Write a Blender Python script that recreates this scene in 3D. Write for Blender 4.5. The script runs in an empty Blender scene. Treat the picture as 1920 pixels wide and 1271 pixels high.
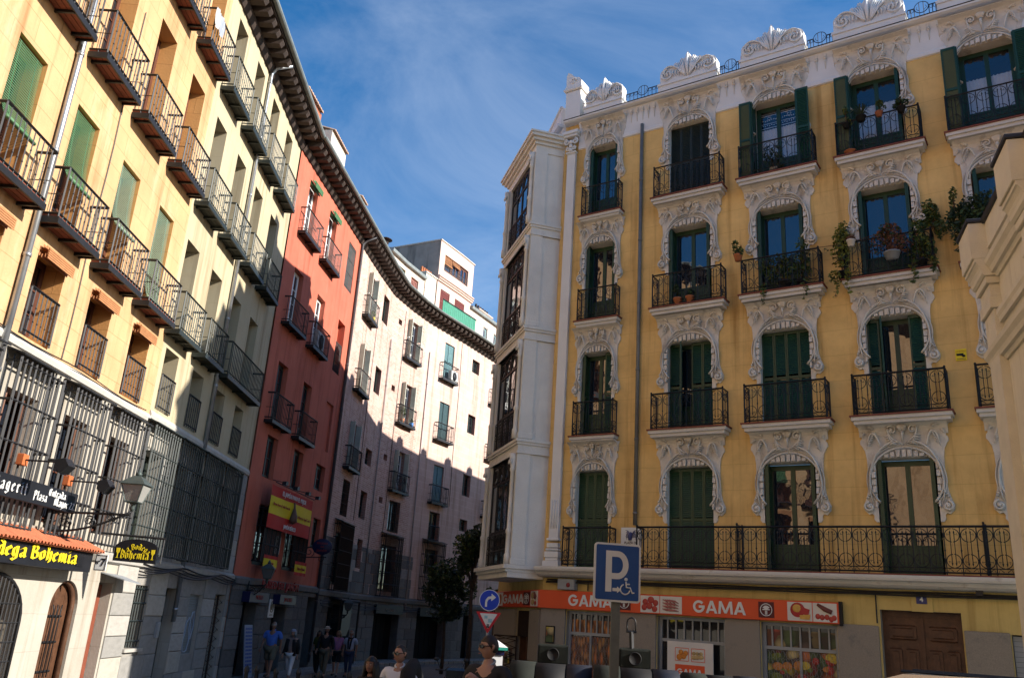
import bpy, math, random
from math import sin, cos, pi, radians, sqrt, atan2, hypot
from mathutils import Vector, Matrix
random.seed(7)
S = bpy.context.scene
COL = S.collection
# ------------------------------------------------------------------ camera, sky, sun, exposure
CAM_H = 2.25
cd = bpy.data.cameras.new('camera'); cam = bpy.data.objects.new('camera', cd); COL.objects.link(cam)
cd.sensor_width = 36.0; cd.lens = 1590.0 * 36.0 / 1920.0; cd.clip_start = 0.05; cd.clip_end = 2000
RT = Vector((0.997729928, 0.0673423397, 0)); DN = None
X = Vector((0.997729928, -0.0211899859, 0.0639216334))
Y = -Vector((0.0673423397, 0.31394637, -0.947049463))
Z = -Vector((0.0, 0.949204225, 0.314660672))
mw = Matrix.Identity(4)
for r in range(3):
    mw[r][0] = X[r]; mw[r][1] = Y[r]; mw[r][2] = Z[r]
mw.translation = (0, 0, CAM_H)
cam.matrix_world = mw
S.camera = cam
SUN_DIR = Vector((1.0, -0.22, 0.51)).normalized()       # towards the sun
SUN_EL = math.asin(SUN_DIR.z); SUN_ROT = atan2(SUN_DIR.x, SUN_DIR.y)
W = bpy.data.worlds.new('World'); S.world = W; W.use_nodes = True
nt = W.node_tree; nt.nodes.clear()
def wn(t, **k):
    n = nt.nodes.new(t)
    for a, b in k.items(): setattr(n, a, b)
    return n
out = wn('ShaderNodeOutputWorld'); bg = wn('ShaderNodeBackground'); bg.inputs[1].default_value = 0.10
sky = wn('ShaderNodeTexSky', sky_type='NISHITA', sun_disc=False, sun_elevation=SUN_EL, sun_rotation=SUN_ROT,
         altitude=650, air_density=1.0, dust_density=0.6, ozone_density=2.2)
tc = wn('ShaderNodeTexCoord')
# thin cirrus: warped, stretched noise laid over the sky, kept to the upper hemisphere
mp = wn('ShaderNodeMapping'); mp.inputs['Rotation'].default_value = (0.3, 0.5, radians(35)); mp.inputs['Scale'].default_value = (1.1, 3.2, 2.4)
n1 = wn('ShaderNodeTexNoise'); n1.inputs['Scale'].default_value = 1.5; n1.inputs['Detail'].default_value = 9; n1.inputs['Roughness'].default_value = 0.62; n1.inputs['Distortion'].default_value = 0.7
n2 = wn('ShaderNodeTexNoise'); n2.inputs['Scale'].default_value = 0.9; n2.inputs['Detail'].default_value = 3
cr = wn('ShaderNodeValToRGB'); cr.color_ramp.elements[0].position = 0.44; cr.color_ramp.elements[1].position = 0.80
cr2 = wn('ShaderNodeValToRGB'); cr2.color_ramp.elements[0].position = 0.38; cr2.color_ramp.elements[1].position = 0.72
mul = wn('ShaderNodeMath', operation='MULTIPLY'); mul2 = wn('ShaderNodeMath', operation='MULTIPLY'); mul2.inputs[1].default_value = 0.40
mix = wn('ShaderNodeMixRGB'); mix.inputs[2].default_value = (5.6, 6.2, 7.2, 1)
hs = wn('ShaderNodeHueSaturation'); hs.inputs['Saturation'].default_value = 1.34; hs.inputs['Value'].default_value = 1.1
L = nt.links.new
L(tc.outputs['Generated'], mp.inputs[0]); L(mp.outputs[0], n1.inputs[0]); L(tc.outputs['Generated'], n2.inputs[0])
L(n1.outputs[0], cr.inputs[0]); L(n2.outputs[0], cr2.inputs[0]); L(cr.outputs[0], mul.inputs[0]); L(cr2.outputs[0], mul.inputs[1])
L(mul.outputs[0], mul2.inputs[0]); L(mul2.outputs[0], mix.inputs[0]); L(sky.outputs[0], hs.inputs['Color']); L(hs.outputs[0], mix.inputs[1])
L(mix.outputs[0], bg.inputs[0]); L(bg.outputs[0], out.inputs[0])
sl = bpy.data.lights.new('sun', 'SUN'); sun = bpy.data.objects.new('sun', sl); COL.objects.link(sun)
sl.energy = 5.0; sl.angle = radians(0.53); sl.color = (1.0, 0.93, 0.83)
sun.rotation_euler = SUN_DIR.to_track_quat('Z', 'Y').to_euler(); sun.location = (30, -10, 40)
S.view_settings.view_transform = 'Standard'; S.view_settings.look = 'None'
S.view_settings.exposure = 0.86; S.view_settings.gamma = 1.0; S.view_settings.use_curve_mapping = False
S.cycles.max_bounces = 8; S.cycles.diffuse_bounces = 2; S.cycles.glossy_bounces = 4; S.cycles.transparent_max_bounces = 12
S.cycles.sample_clamp_indirect = 6.0
try: S.cycles.use_denoising = True
except Exception: pass
# ------------------------------------------------------------------ helpers
def put(o, parent=None, loc=None, rot=None):
    COL.objects.link(o)
    if parent: o.parent = parent
    if loc is not None: o.location = loc
    if rot is not None: o.rotation_euler = rot if hasattr(rot, '__len__') else (0, 0, rot)
    return o
def tag(o, label, cat, group=None, kind=None):
    if label: o['label'] = label
    if cat: o['category'] = cat
    if group: o['group'] = group
    if kind: o['kind'] = kind
    return o
def thing(name, label, cat, loc=(0, 0, 0), rot=0.0, group=None):
    o = bpy.data.objects.new(name, None); o.empty_display_size = 0.2
    return tag(put(o, None, loc, rot), label, cat, group)
def kids(o): return [c for c in bpy.data.objects if c.parent == o]
KID = {}
def copy_tree(o, parent=None, loc=None, rot=None, label=None):
    ch = kids(o)
    c = o.copy(); COL.objects.link(c); c.parent = parent
    if loc is not None: c.location = loc
    if rot is not None: c.rotation_euler = rot if hasattr(rot, '__len__') else (0, 0, rot)
    if label: c['label'] = label
    for k in ch: copy_tree(k, c)
    return c
def inst(me, name, parent, loc, rot=0.0, sc=None):
    o = bpy.data.objects.new(name, me); put(o, parent, loc, rot)
    if sc: o.scale = sc
    return o
class MB:
    def __init__(s): s.v = []; s.f = []; s.m = []; s.s = []
    def add(s, vs, fs, mi=0, sm=False):
        b = len(s.v); s.v += [tuple(p) for p in vs]
        for f in fs: s.f.append([i + b for i in f]); s.m.append(mi); s.s.append(sm)
        return s
    def box(s, x0, x1, y0, y1, z0, z1, mi=0):
        return s.add([(x0,y0,z0),(x1,y0,z0),(x1,y1,z0),(x0,y1,z0),(x0,y0,z1),(x1,y0,z1),(x1,y1,z1),(x0,y1,z1)],
                     [(0,3,2,1),(4,5,6,7),(0,1,5,4),(1,2,6,5),(2,3,7,6),(3,0,4,7)], mi)
    def bbox(s, x0, x1, y0, y1, z0, z1, b=0.01, mi=0):       # box with bevelled front and vertical edges
        def ring(z, i): return [(x0+i,y0+b*0+i,z),(x1-i,y0+i,z),(x1-i,y1-i,z),(x0+i,y1-i,z)]
        vs = ring(z0, b) + ring(z0 + b, 0) + ring(z1 - b, 0) + ring(z1, b)
        fs = [(3,2,1,0),(12,13,14,15)]
        for k in range(3):
            for i in range(4):
                j = (i + 1) % 4; fs.append((k*4+i, k*4+j, k*4+4+j, k*4+4+i))
        return s.add(vs, fs, mi)
    def prism(s, poly, y0, y1, mi=0, axis='y', sm=False):     # polygon in (x,z), pushed along y (or in (y,z) along x, or (x,y) along z)
        n = len(poly)
        if axis == 'y': vs = [(a, y0, b) for a, b in poly] + [(a, y1, b) for a, b in poly]
        elif axis == 'x': vs = [(y0, a, b) for a, b in poly] + [(y1, a, b) for a, b in poly]
        else: vs = [(a, b, y0) for a, b in poly] + [(a, b, y1) for a, b in poly]
        ar = sum(poly[i][0]*poly[(i+1)%n][1] - poly[(i+1)%n][0]*poly[i][1] for i in range(n))
        flip = (ar > 0) if axis != 'y' else (ar < 0)
        fs = [tuple(range(n)), tuple(range(2*n-1, n-1, -1))]
        sd = [(i, n+i, n+(i+1) % n, (i+1) % n) for i in range(n)]
        if flip: fs = [f[::-1] for f in fs]; sd = [f[::-1] for f in sd]
        # orientation repaired by the normals pass in obj()
        return s.add(vs, fs + sd, mi, sm)
    def tube(s, pts, r, n=6, mi=0, closed=False, cap=True, sm=True, flat=None):
        pts = [Vector(p) for p in pts]; m = len(pts)
        if m < 2: return s
        rs = r if hasattr(r, '__len__') else [r] * m
        vs = []; ref = None
        for i, p in enumerate(pts):
            if closed: t = pts[(i+1) % m] - pts[i-1]
            else: t = pts[min(i+1, m-1)] - pts[max(i-1, 0)]
            if t.length < 1e-9: t = Vector((0, 0, 1))
            t.normalize()
            if ref is None:
                ref = t.orthogonal().normalized()
                if flat: ref = (Vector(flat) - t * t.dot(Vector(flat))); ref = ref.normalized() if ref.length > 1e-6 else t.orthogonal().normalized()
            a = ref - t * ref.dot(t)
            a = a.normalized() if a.length > 1e-6 else t.orthogonal().normalized()
            ref = a; b = t.cross(a)
            for k in range(n):
                g = 2 * pi * (k + 0.5) / n
                vs.append(p + (a * cos(g) + b * sin(g)) * rs[i])
        fs = []
        for i in range(m if closed else m - 1):
            for k in range(n):
                i2 = (i + 1) % m; k2 = (k + 1) % n
                fs.append((i*n+k, i*n+k2, i2*n+k2, i2*n+k))
        if cap and not closed:
            fs.append(tuple(range(n-1, -1, -1))); fs.append(tuple(range((m-1)*n, m*n)))
        return s.add(vs, fs, mi, sm and n > 4)
    def bar(s, a, b, w, mi=0): return s.tube([a, b], w * 0.7071, 4, mi)
    def lathe(s, prof, n=12, c=(0, 0, 0), mi=0, sm=True, a0=0.0, ar=2*pi):
        vs = []; m = len(prof)
        for r_, z in prof:
            for k in range(n):
                g = a0 + ar * k / n; vs.append((c[0] + r_*cos(g), c[1] + r_*sin(g), c[2] + z))
        fs = [(i*n+k, i*n+(k+1) % n, (i+1)*n+(k+1) % n, (i+1)*n+k) for i in range(m-1) for k in range(n)]
        if prof[0][0] > 1e-5: fs.append(tuple(range(n-1, -1, -1)))
        if prof[-1][0] > 1e-5: fs.append(tuple(range((m-1)*n, m*n)))
        return s.add(vs, fs, mi, sm)
    def ball(s, c, rx, ry=None, rz=None, n=10, m=6, mi=0):
        ry = ry or rx; rz = rz or rx
        vs = [(c[0], c[1], c[2]-rz)]
        for i in range(1, m):
            t = -pi/2 + pi*i/m
            for k in range(n):
                g = 2*pi*k/n; vs.append((c[0]+rx*cos(t)*cos(g), c[1]+ry*cos(t)*sin(g), c[2]+rz*sin(t)))
        vs.append((c[0], c[1], c[2]+rz)); e = len(vs)-1
        fs = [(0, 1+(k+1) % n, 1+k) for k in range(n)]
        for i in range(m-2):
            for k in range(n):
                a = 1+i*n; fs.append((a+k, a+(k+1) % n, a+n+(k+1) % n, a+n+k))
        a = 1+(m-2)*n
        fs += [(a+k, a+(k+1) % n, e) for k in range(n)]
        return s.add(vs, fs, mi, True)
    def merge(s, o, f=lambda p: p, mi=None):
        b = len(s.v); s.v += [tuple(f(p)) for p in o.v]
        for q, m, g in zip(o.f, o.m, o.s): s.f.append([i+b for i in q]); s.m.append(m if mi is None else mi); s.s.append(g)
        return s
    def mesh(s, name, mats):
        me = bpy.data.meshes.new(name); me.from_pydata(s.v, [], s.f)
        for m in (mats if isinstance(mats, (list, tuple)) else [mats]): me.materials.append(m)
        me.polygons.foreach_set('material_index', s.m); me.polygons.foreach_set('use_smooth', s.s)
        import bmesh
        bm = bmesh.new(); bm.from_mesh(me); bmesh.ops.recalc_face_normals(bm, faces=bm.faces); bm.to_mesh(me); bm.free()
        me.update(); return me
    def obj(s, name, mats, parent=None, loc=(0, 0, 0), rot=0.0):
        return inst(s.mesh(name, mats), name, parent, loc, rot)
def arc(cx, cz, r, a0, a1, n, y=0.0, rz=None):
    return [(cx + r*cos(radians(a0+(a1-a0)*i/n)), y, cz + (rz or r)*sin(radians(a0+(a1-a0)*i/n))) for i in range(n+1)]
def spiral(cx, cz, r0, r1, a0, turns, n, y=0.0):
    return [(cx + (r0+(r1-r0)*i/n)*cos(a0+turns*2*pi*i/n), y, cz + (r0+(r1-r0)*i/n)*sin(a0+turns*2*pi*i/n)) for i in range(n+1)]
def bez(p, n=10):
    P = [Vector(q) for q in p]; o = []
    for i in range(n+1):
        t = i/n; Q = P[:]
        while len(Q) > 1: Q = [Q[k]*(1-t) + Q[k+1]*t for k in range(len(Q)-1)]
        o.append(tuple(Q[0]))
    return o
# ------------------------------------------------------------------ materials
MATS = {}
def mat(name, col, rough=0.75, metal=0.0, var=0.12, vs=2.0, bump=0.0, bs=40.0, spots=None, spec=0.35, ior=None, emit=None, coat=0.0, streak=None):
    if name in MATS: return MATS[name]
    m = bpy.data.materials.new(name); m.use_nodes = True; t = m.node_tree; b = t.nodes['Principled BSDF']; l = t.links.new
    c4 = (*col, 1)
    b.inputs['Roughness'].default_value = rough; b.inputs['Metallic'].default_value = metal
    b.inputs['Specular IOR Level'].default_value = spec; b.inputs['Coat Weight'].default_value = coat
    if ior: b.inputs['IOR'].default_value = ior
    b.inputs['Base Color'].default_value = c4
    if emit: b.inputs['Emission Color'].default_value = c4; b.inputs['Emission Strength'].default_value = emit
    if var > 0 or spots:
        tcn = t.nodes.new('ShaderNodeTexCoord'); n = t.nodes.new('ShaderNodeTexNoise'); n.inputs['Scale'].default_value = vs; n.inputs['Detail'].default_value = 6; n.inputs['Roughness'].default_value = 0.6
        oi = t.nodes.new('ShaderNodeObjectInfo'); av = t.nodes.new('ShaderNodeVectorMath'); av.operation = 'ADD'
        sc = t.nodes.new('ShaderNodeVectorMath'); sc.operation = 'SCALE'; sc.inputs[0].default_value = (37, 19, 53)
        l(oi.outputs['Random'], sc.inputs['Scale']); l(tcn.outputs['Object'], av.inputs[0]); l(sc.outputs[0], av.inputs[1])
        l(av.outputs[0], n.inputs[0])
        rp = t.nodes.new('ShaderNodeValToRGB'); e = rp.color_ramp.elements
        e[0].position = 0.28; e[0].color = tuple(c*(1-var) for c in col) + (1,)
        e[1].position = 0.72; e[1].color = tuple(min(1, c*(1+var*0.8)) for c in col) + (1,)
        l(n.outputs[0], rp.inputs[0]); last = rp.outputs[0]
        if spots:
            n3 = t.nodes.new('ShaderNodeTexNoise'); n3.inputs['Scale'].default_value = spots[1]; n3.inputs['Detail'].default_value = 8; n3.inputs['Roughness'].default_value = 0.7
            if streak:
                mpn = t.nodes.new('ShaderNodeMapping'); mpn.inputs['Scale'].default_value = (1, 1, streak); l(av.outputs[0], mpn.inputs[0]); l(mpn.outputs[0], n3.inputs[0])
            else: l(av.outputs[0], n3.inputs[0])
            r3 = t.nodes.new('ShaderNodeValToRGB'); r3.color_ramp.elements[0].position = spots[2]; r3.color_ramp.elements[1].position = min(1, spots[2]+0.22)
            mx = t.nodes.new('ShaderNodeMixRGB'); mx.inputs[2].default_value = (*spots[0], 1)
            l(n3.outputs[0], r3.inputs[0]); l(r3.outputs[0], mx.inputs[0]); l(last, mx.inputs[1]); last = mx.outputs[0]
        l(last, b.inputs['Base Color'])
        if bump:
            n4 = t.nodes.new('ShaderNodeTexNoise'); n4.inputs['Scale'].default_value = bs; n4.inputs['Detail'].default_value = 5; l(tcn.outputs['Object'], n4.inputs[0])
            bp = t.nodes.new('ShaderNodeBump'); bp.inputs['Strength'].default_value = bump; bp.inputs['Distance'].default_value = 0.02
            l(n4.outputs[0], bp.inputs['Height']); l(bp.outputs[0], b.inputs['Normal'])
    MATS[name] = m; return m
def masonry(name, c1, c2, mortar, bw, bh, ms=0.012, rough=0.85, stain=None, stain_at=0.55, nv=0.14, bump=0.35, off=0.5, sscale=0.35, strk=0.25):
    """wall coat on UVs in metres: scored or coursed joints, patchy tone, rain streaks with a shape of their own"""
    m = bpy.data.materials.new(name); m.use_nodes = True; t = m.node_tree; b = t.nodes['Principled BSDF']; l = t.links.new
    b.inputs['Roughness'].default_value = rough; b.inputs['Specular IOR Level'].default_value = 0.25
    uv = t.nodes.new('ShaderNodeUVMap'); br = t.nodes.new('ShaderNodeTexBrick'); br.offset = off
    wnz = t.nodes.new('ShaderNodeTexNoise'); wnz.inputs['Scale'].default_value = 1.3
    wmx = t.nodes.new('ShaderNodeVectorMath'); wmx.operation = 'MULTIPLY_ADD'; wmx.inputs[1].default_value = (0.03, 0.03, 0)
    l(uv.outputs[0], wnz.inputs[0]); l(wnz.outputs['Color'], wmx.inputs[0]); l(uv.outputs[0], wmx.inputs[2]); l(wmx.outputs[0], br.inputs[0])
    for k, v in (('Scale', 1.0), ('Mortar Size', ms), ('Brick Width', bw), ('Row Height', bh), ('Mortar Smooth', 0.3), ('Bias', 0.0)): br.inputs[k].default_value = v
    br.inputs['Color1'].default_value = (*c1, 1); br.inputs['Color2'].default_value = (*c2, 1); br.inputs['Mortar'].default_value = (*mortar, 1)
    n = t.nodes.new('ShaderNodeTexNoise'); n.inputs['Scale'].default_value = 0.8; n.inputs['Detail'].default_value = 8; n.inputs['Roughness'].default_value = 0.65
    l(uv.outputs[0], n.inputs[0])
    rp = t.nodes.new('ShaderNodeValToRGB'); rp.color_ramp.elements[0].position = 0.3; rp.color_ramp.elements[1].position = 0.7
    rp.color_ramp.elements[0].color = (1-nv, 1-nv*1.1, 1-nv*1.25, 1); rp.color_ramp.elements[1].color = (1+nv*0.5, 1+nv*0.5, 1+nv*0.5, 1)
    mu = t.nodes.new('ShaderNodeMixRGB'); mu.blend_type = 'MULTIPLY'; mu.inputs[0].default_value = 1
    l(n.outputs[0], rp.inputs[0]); l(br.outputs['Color'], mu.inputs[1]); l(rp.outputs[0], mu.inputs[2]); last = mu.outputs[0]
    if stain:
        mpn = t.nodes.new('ShaderNodeMapping'); mpn.inputs['Scale'].default_value = (1.0, strk, 1); l(uv.outputs[0], mpn.inputs[0])
        n3 = t.nodes.new('ShaderNodeTexNoise'); n3.inputs['Scale'].default_value = sscale*6; n3.inputs['Detail'].default_value = 10; n3.inputs['Roughness'].default_value = 0.72; l(mpn.outputs[0], n3.inputs[0])
        r3 = t.nodes.new('ShaderNodeValToRGB'); r3.color_ramp.elements[0].position = stain_at; r3.color_ramp.elements[1].position = stain_at+0.25
        mx = t.nodes.new('ShaderNodeMixRGB'); mx.inputs[2].default_value = (*stain, 1); l(n3.outputs[0], r3.inputs[0])
        hm = t.nodes.new('ShaderNodeMath'); hm.operation = 'MULTIPLY'; hm.inputs[1].default_value = 0.75; l(r3.outputs[0], hm.inputs[0]); l(hm.outputs[0], mx.inputs[0]); l(last, mx.inputs[1]); last = mx.outputs[0]
    if stain:
        mq = t.nodes.new('ShaderNodeMapping'); mq.inputs['Scale'].default_value = (3.2, 0.16, 1); l(uv.outputs[0], mq.inputs[0])
        n5 = t.nodes.new('ShaderNodeTexNoise'); n5.inputs['Scale'].default_value = 1.0; n5.inputs['Detail'].default_value = 7; n5.inputs['Roughness'].default_value = 0.6; l(mq.outputs[0], n5.inputs[0])
        r5 = t.nodes.new('ShaderNodeValToRGB'); r5.color_ramp.elements[0].position = 0.52; r5.color_ramp.elements[1].position = 0.74; r5.color_ramp.elements[0].color = (1, 1, 1, 1); r5.color_ramp.elements[1].color = (0.58, 0.51, 0.43, 1)
        m5 = t.nodes.new('ShaderNodeMixRGB'); m5.blend_type = 'MULTIPLY'; m5.inputs[0].default_value = 1; l(n5.outputs[0], r5.inputs[0]); l(last, m5.inputs[1]); l(r5.outputs[0], m5.inputs[2]); last = m5.outputs[0]
    l(last, b.inputs['Base Color'])
    n4 = t.nodes.new('ShaderNodeTexNoise'); n4.inputs['Scale'].default_value = 22; n4.inputs['Detail'].default_value = 6; l(uv.outputs[0], n4.inputs[0])
    sb = t.nodes.new('ShaderNodeMath'); sb.operation = 'MULTIPLY_ADD'; sb.inputs[1].default_value = -1.2; l(br.outputs['Fac'], sb.inputs[0]); l(n4.outputs[0], sb.inputs[2])
    bp = t.nodes.new('ShaderNodeBump'); bp.inputs['Strength'].default_value = bump; bp.inputs['Distance'].default_value = 0.012
    l(sb.outputs[0], bp.inputs['Height']); l(bp.outputs[0], b.inputs['Normal'])
    return m
def glass(name, tint, refl, see=False, rough=0.02):
    """window pane: a clear mirror-like sheet over a dim room (solid), or a see-through one where the photo shows a curtain"""
    m = bpy.data.materials.new(name); m.use_nodes = True; t = m.node_tree; t.nodes.clear(); l = t.links.new
    o = t.nodes.new('ShaderNodeOutputMaterial'); mx = t.nodes.new('ShaderNodeMixShader'); g = t.nodes.new('ShaderNodeBsdfGlossy'); g.inputs['Roughness'].default_value = rough
    d = t.nodes.new('ShaderNodeBsdfTransparent' if see else 'ShaderNodeBsdfDiffuse'); d.inputs[0].default_value = (*tint, 1)
    g.inputs['Color'].default_value = (0.92, 0.95, 1, 1)
    lw = t.nodes.new('ShaderNodeLayerWeight'); lw.inputs[0].default_value = 0.5
    ma = t.nodes.new('ShaderNodeMath'); ma.operation = 'MULTIPLY_ADD'; ma.inputs[1].default_value = 0.12 if see else 0.26; ma.inputs[2].default_value = refl
    tcn = t.nodes.new('ShaderNodeTexCoord'); nz = t.nodes.new('ShaderNodeTexNoise'); nz.inputs['Scale'].default_value = 2.2; bp = t.nodes.new('ShaderNodeBump'); bp.inputs['Strength'].default_value = 0.10; bp.inputs['Distance'].default_value = 0.03
    l(tcn.outputs['Object'], nz.inputs[0]); l(nz.outputs[0], bp.inputs['Height']); l(bp.outputs[0], g.inputs['Normal'])
    l(lw.outputs['Facing'], ma.inputs[0]); l(ma.outputs[0], mx.inputs[0]); l(d.outputs[0], mx.inputs[1]); l(g.outputs[0], mx.inputs[2]); l(mx.outputs[0], o.inputs[0])
    return m
IRON = mat('black_iron', (0.018, 0.018, 0.02), 0.5, 0.3, 0.25, 6, spec=0.5)
IRON_G = mat('green_black_iron', (0.02, 0.028, 0.026), 0.5, 0.2, 0.25, 6, spec=0.5)
IRON_R = mat('rusty_dark_iron', (0.035, 0.02, 0.014), 0.7, 0.2, 0.35, 9)
GREEN = mat('dark_green_paint', (0.010, 0.048, 0.020), 0.42, 0, 0.22, 3, spec=0.5, bump=0.1, bs=60)
GREEN2 = mat('faded_green_black_paint', (0.016, 0.024, 0.018), 0.5, 0, 0.22, 3, spec=0.4, bump=0.1, bs=60)
WHITE = mat('aged_white_plaster', (0.74, 0.69, 0.60), 0.85, 0, 0.12, 2.5, bump=0.45, bs=45, spots=((0.26, 0.215, 0.16), 2.6, 0.54), streak=0.4)
WHITE2 = mat('clean_white_plaster', (0.78, 0.77, 0.74), 0.8, 0, 0.06, 1.5, bump=0.2, bs=30, spots=((0.40, 0.36, 0.30), 1.6, 0.66), streak=0.3)
WHITE3 = mat('weathered_white_ledge', (0.66, 0.63, 0.57), 0.85, 0, 0.1, 2, bump=0.3, bs=25, spots=((0.33, 0.27, 0.20), 4.0, 0.58))
TERRA = mat('terracotta_tile', (0.36, 0.13, 0.07), 0.8, 0, 0.25, 8, bump=0.2)
POT = mat('terracotta_pot', (0.45, 0.16, 0.07), 0.8, 0, 0.2, 6)
WOOD = mat('brown_varnished_wood', (0.095, 0.043, 0.022), 0.5, 0, 0.4, 7, bump=0.25, bs=20, spec=0.4)
WOODF = mat('brown_window_wood', (0.10, 0.035, 0.02), 0.55, 0, 0.25, 5)
RAFT = mat('dark_rafter_wood', (0.050, 0.034, 0.027), 0.8, 0, 0.35, 4, bump=0.3, bs=20)
ZINC = mat('zinc_pipe', (0.42, 0.44, 0.46), 0.38, 0.75, 0.2, 3)
ZINCD = mat('dull_zinc_gutter', (0.24, 0.27, 0.27), 0.55, 0.4, 0.25, 3)
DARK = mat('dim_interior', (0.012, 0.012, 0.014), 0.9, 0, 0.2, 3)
GLASS = glass('window_glass', (0.012, 0.016, 0.024), 0.10)
GLASS_D = glass('dark_window_glass', (0.010, 0.012, 0.015), 0.10)
GLASS_T = glass('clear_window_glass', (0.88, 0.9, 0.92), 0.05, True)
LACE = mat('white_lace_curtain', (0.80, 0.80, 0.78), 0.9, 0, 0.05, 6)
STEEL = mat('grey_painted_steel', (0.30, 0.32, 0.34), 0.5, 0.2, 0.1, 4)
# ------------------------------------------------------------------ walls
class Bld:
    """planar wall frame: local x along the wall, -y outwards, z up"""
    def __init__(s, name, label, loc, rot): s.e = thing(name, label, 'building', loc, rot)
    def pos(s, t, d, z): return (t, -d, z)
    def rot(s, t): return 0.0
class Curved(Bld):
    """wall that follows a bent ground line; t is the distance along it"""
    def __init__(s, name, label, pl):
        s.e = thing(name, label, 'building', (*pl[0], 0), 0)
        s.p = [Vector(q) - Vector(pl[0]) for q in pl]; s.l = [(s.p[i+1]-s.p[i]).length for i in range(len(pl)-1)]
        s.c = [0]
        for q in s.l: s.c.append(s.c[-1]+q)
    def seg(s, t):
        for i in range(len(s.l)):
            if t <= s.c[i+1] or i == len(s.l)-1: return i
    def pos(s, t, d, z):
        i = s.seg(t); e = (s.p[i+1]-s.p[i])/s.l[i]
        # blend the outward normal across the bends so that strips stay joined
        def nrm(k): q = (s.p[k+1]-s.p[k])/s.l[k]; return Vector((q.y, -q.x))
        a = (t-s.c[i])/s.l[i]; n = nrm(i); n0 = (nrm(i-1)+n).normalized() if i > 0 else n; n1 = (nrm(i+1)+n).normalized() if i < len(s.l)-1 else n
        nn = (n0*(1-a)+n1*a).normalized(); q = s.p[i] + e*(t-s.c[i]) + nn*d
        return (q.x, q.y, z)
    def rot(s, t):
        i = s.seg(t); e = s.p[i+1]-s.p[i]; a = (t-s.c[i])/s.l[i]; base = atan2(e.y, e.x)
        j = i+1 if a > 0.5 else i-1
        if 0 <= j < len(s.l):
            e2 = s.p[j+1]-s.p[j]; base += (atan2(e2.y, e2.x)-base)*abs(a-0.5)
        return base
def wall(B, name, mats, t0, t1, z0, z1, holes=(), reveal=0.38, tcuts=(), zcuts=(), d=0.0, skip_reveal=()):
    ts = sorted(set([round(x, 4) for x in [t0, t1, *tcuts] + [h[0] for h in holes] + [h[1] for h in holes] if t0-1e-6 <= x <= t1+1e-6]))
    zs = sorted(set([round(x, 4) for x in [z0, z1, *zcuts] + [h[2] for h in holes] + [h[3] for h in holes] if z0-1e-6 <= x <= z1+1e-6]))
    vs = []; fs = []; uv = []; mi = []; ix = {}
    def V(t, dd, z, u, w):
        k = (round(t, 4), round(dd, 4), round(z, 4))
        if k not in ix: ix[k] = len(vs); vs.append(B.pos(t, dd, z))
        return ix[k], (u, w)
    def face(q, m):
        fs.append([a[0] for a in q]); uv.extend(a[1] for a in q); mi.append(m)
    for i in range(len(ts)-1):
        for j in range(len(zs)-1):
            a, b, c, e = ts[i], ts[i+1], zs[j], zs[j+1]; tm = (a+b)/2; zm = (c+e)/2
            if any(h[0] < tm < h[1] and h[2] < zm < h[3] for h in holes): continue
            face([V(a, d, c, a, c), V(b, d, c, b, c), V(b, d, e, b, e), V(a, d, e, a, e)], 0)
    for h in holes:
        a, b, c, e = h[:4]; r = h[4] if len(h) > 4 else reveal
        hz = [z for z in zs if c-1e-6 <= z <= e+1e-6]; ht = [t for t in ts if a-1e-6 <= t <= b+1e-6]
        for k in range(len(hz)-1):
            p, q = hz[k], hz[k+1]
            face([V(a, d, p, a, p), V(a, d, q, a, q), V(a, d-r, q, a+r, q), V(a, d-r, p, a+r, p)], 1)
            face([V(b, d, q, b, q), V(b, d, p, b, p), V(b, d-r, p, b-r, p), V(b, d-r, q, b-r, q)], 1)
        for k in range(len(ht)-1):
            p, q = ht[k], ht[k+1]
            face([V(p, d, e, p, e), V(q, d, e, q, e), V(q, d-r, e, q, e+r), V(p, d-r, e, p, e+r)], 1)
            face([V(q, d, c, q, c), V(p, d, c, p, c), V(p, d-r, c, p, c-r), V(q, d-r, c, q, c-r)], 1)
    me = bpy.data.meshes.new(name); me.from_pydata(vs, [], fs)
    for m in (mats if isinstance(mats, (list, tuple)) else [mats, mats]): me.materials.append(m)
    if len(me.materials) == 1: me.materials.append(me.materials[0])
    me.polygons.foreach_set('material_index', mi)
    u = me.uv_layers.new(name='UVMap'); u.data.foreach_set('uv', [c for p in uv for c in p])
    me.update(); return inst(me, name, B.e, (0, 0, 0))
def strip(B, name, m, prof, t0, t1, tcuts=(), closed=True, parent=None):
    """a moulding: profile of (outward, z) points swept along the wall"""
    ts = sorted(set([t0, t1] + [c for c in tcuts if t0 < c < t1])); n = len(prof); mb = MB(); vs = []
    for t in ts: vs += [B.pos(t, p[0], p[1]) for p in prof]
    fs = [(i*n+k, i*n+(k+1) % n, (i+1)*n+(k+1) % n, (i+1)*n+k) for i in range(len(ts)-1) for k in range(n if closed else n-1)]
    if closed: fs += [tuple(range(n)), tuple(range((len(ts)-1)*n, len(ts)*n))]
    mb.add(vs, fs); return mb.obj(name, m, parent or B.e)
def pip(B, name, mesh, t, d, z, drot=0.0, sc=None, parent=None):   # place a shared mesh on a wall
    return inst(mesh, name, parent or B.e, B.pos(t, d, z), (0, 0, B.rot(t)+drot), sc)
_tx = {}
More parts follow.
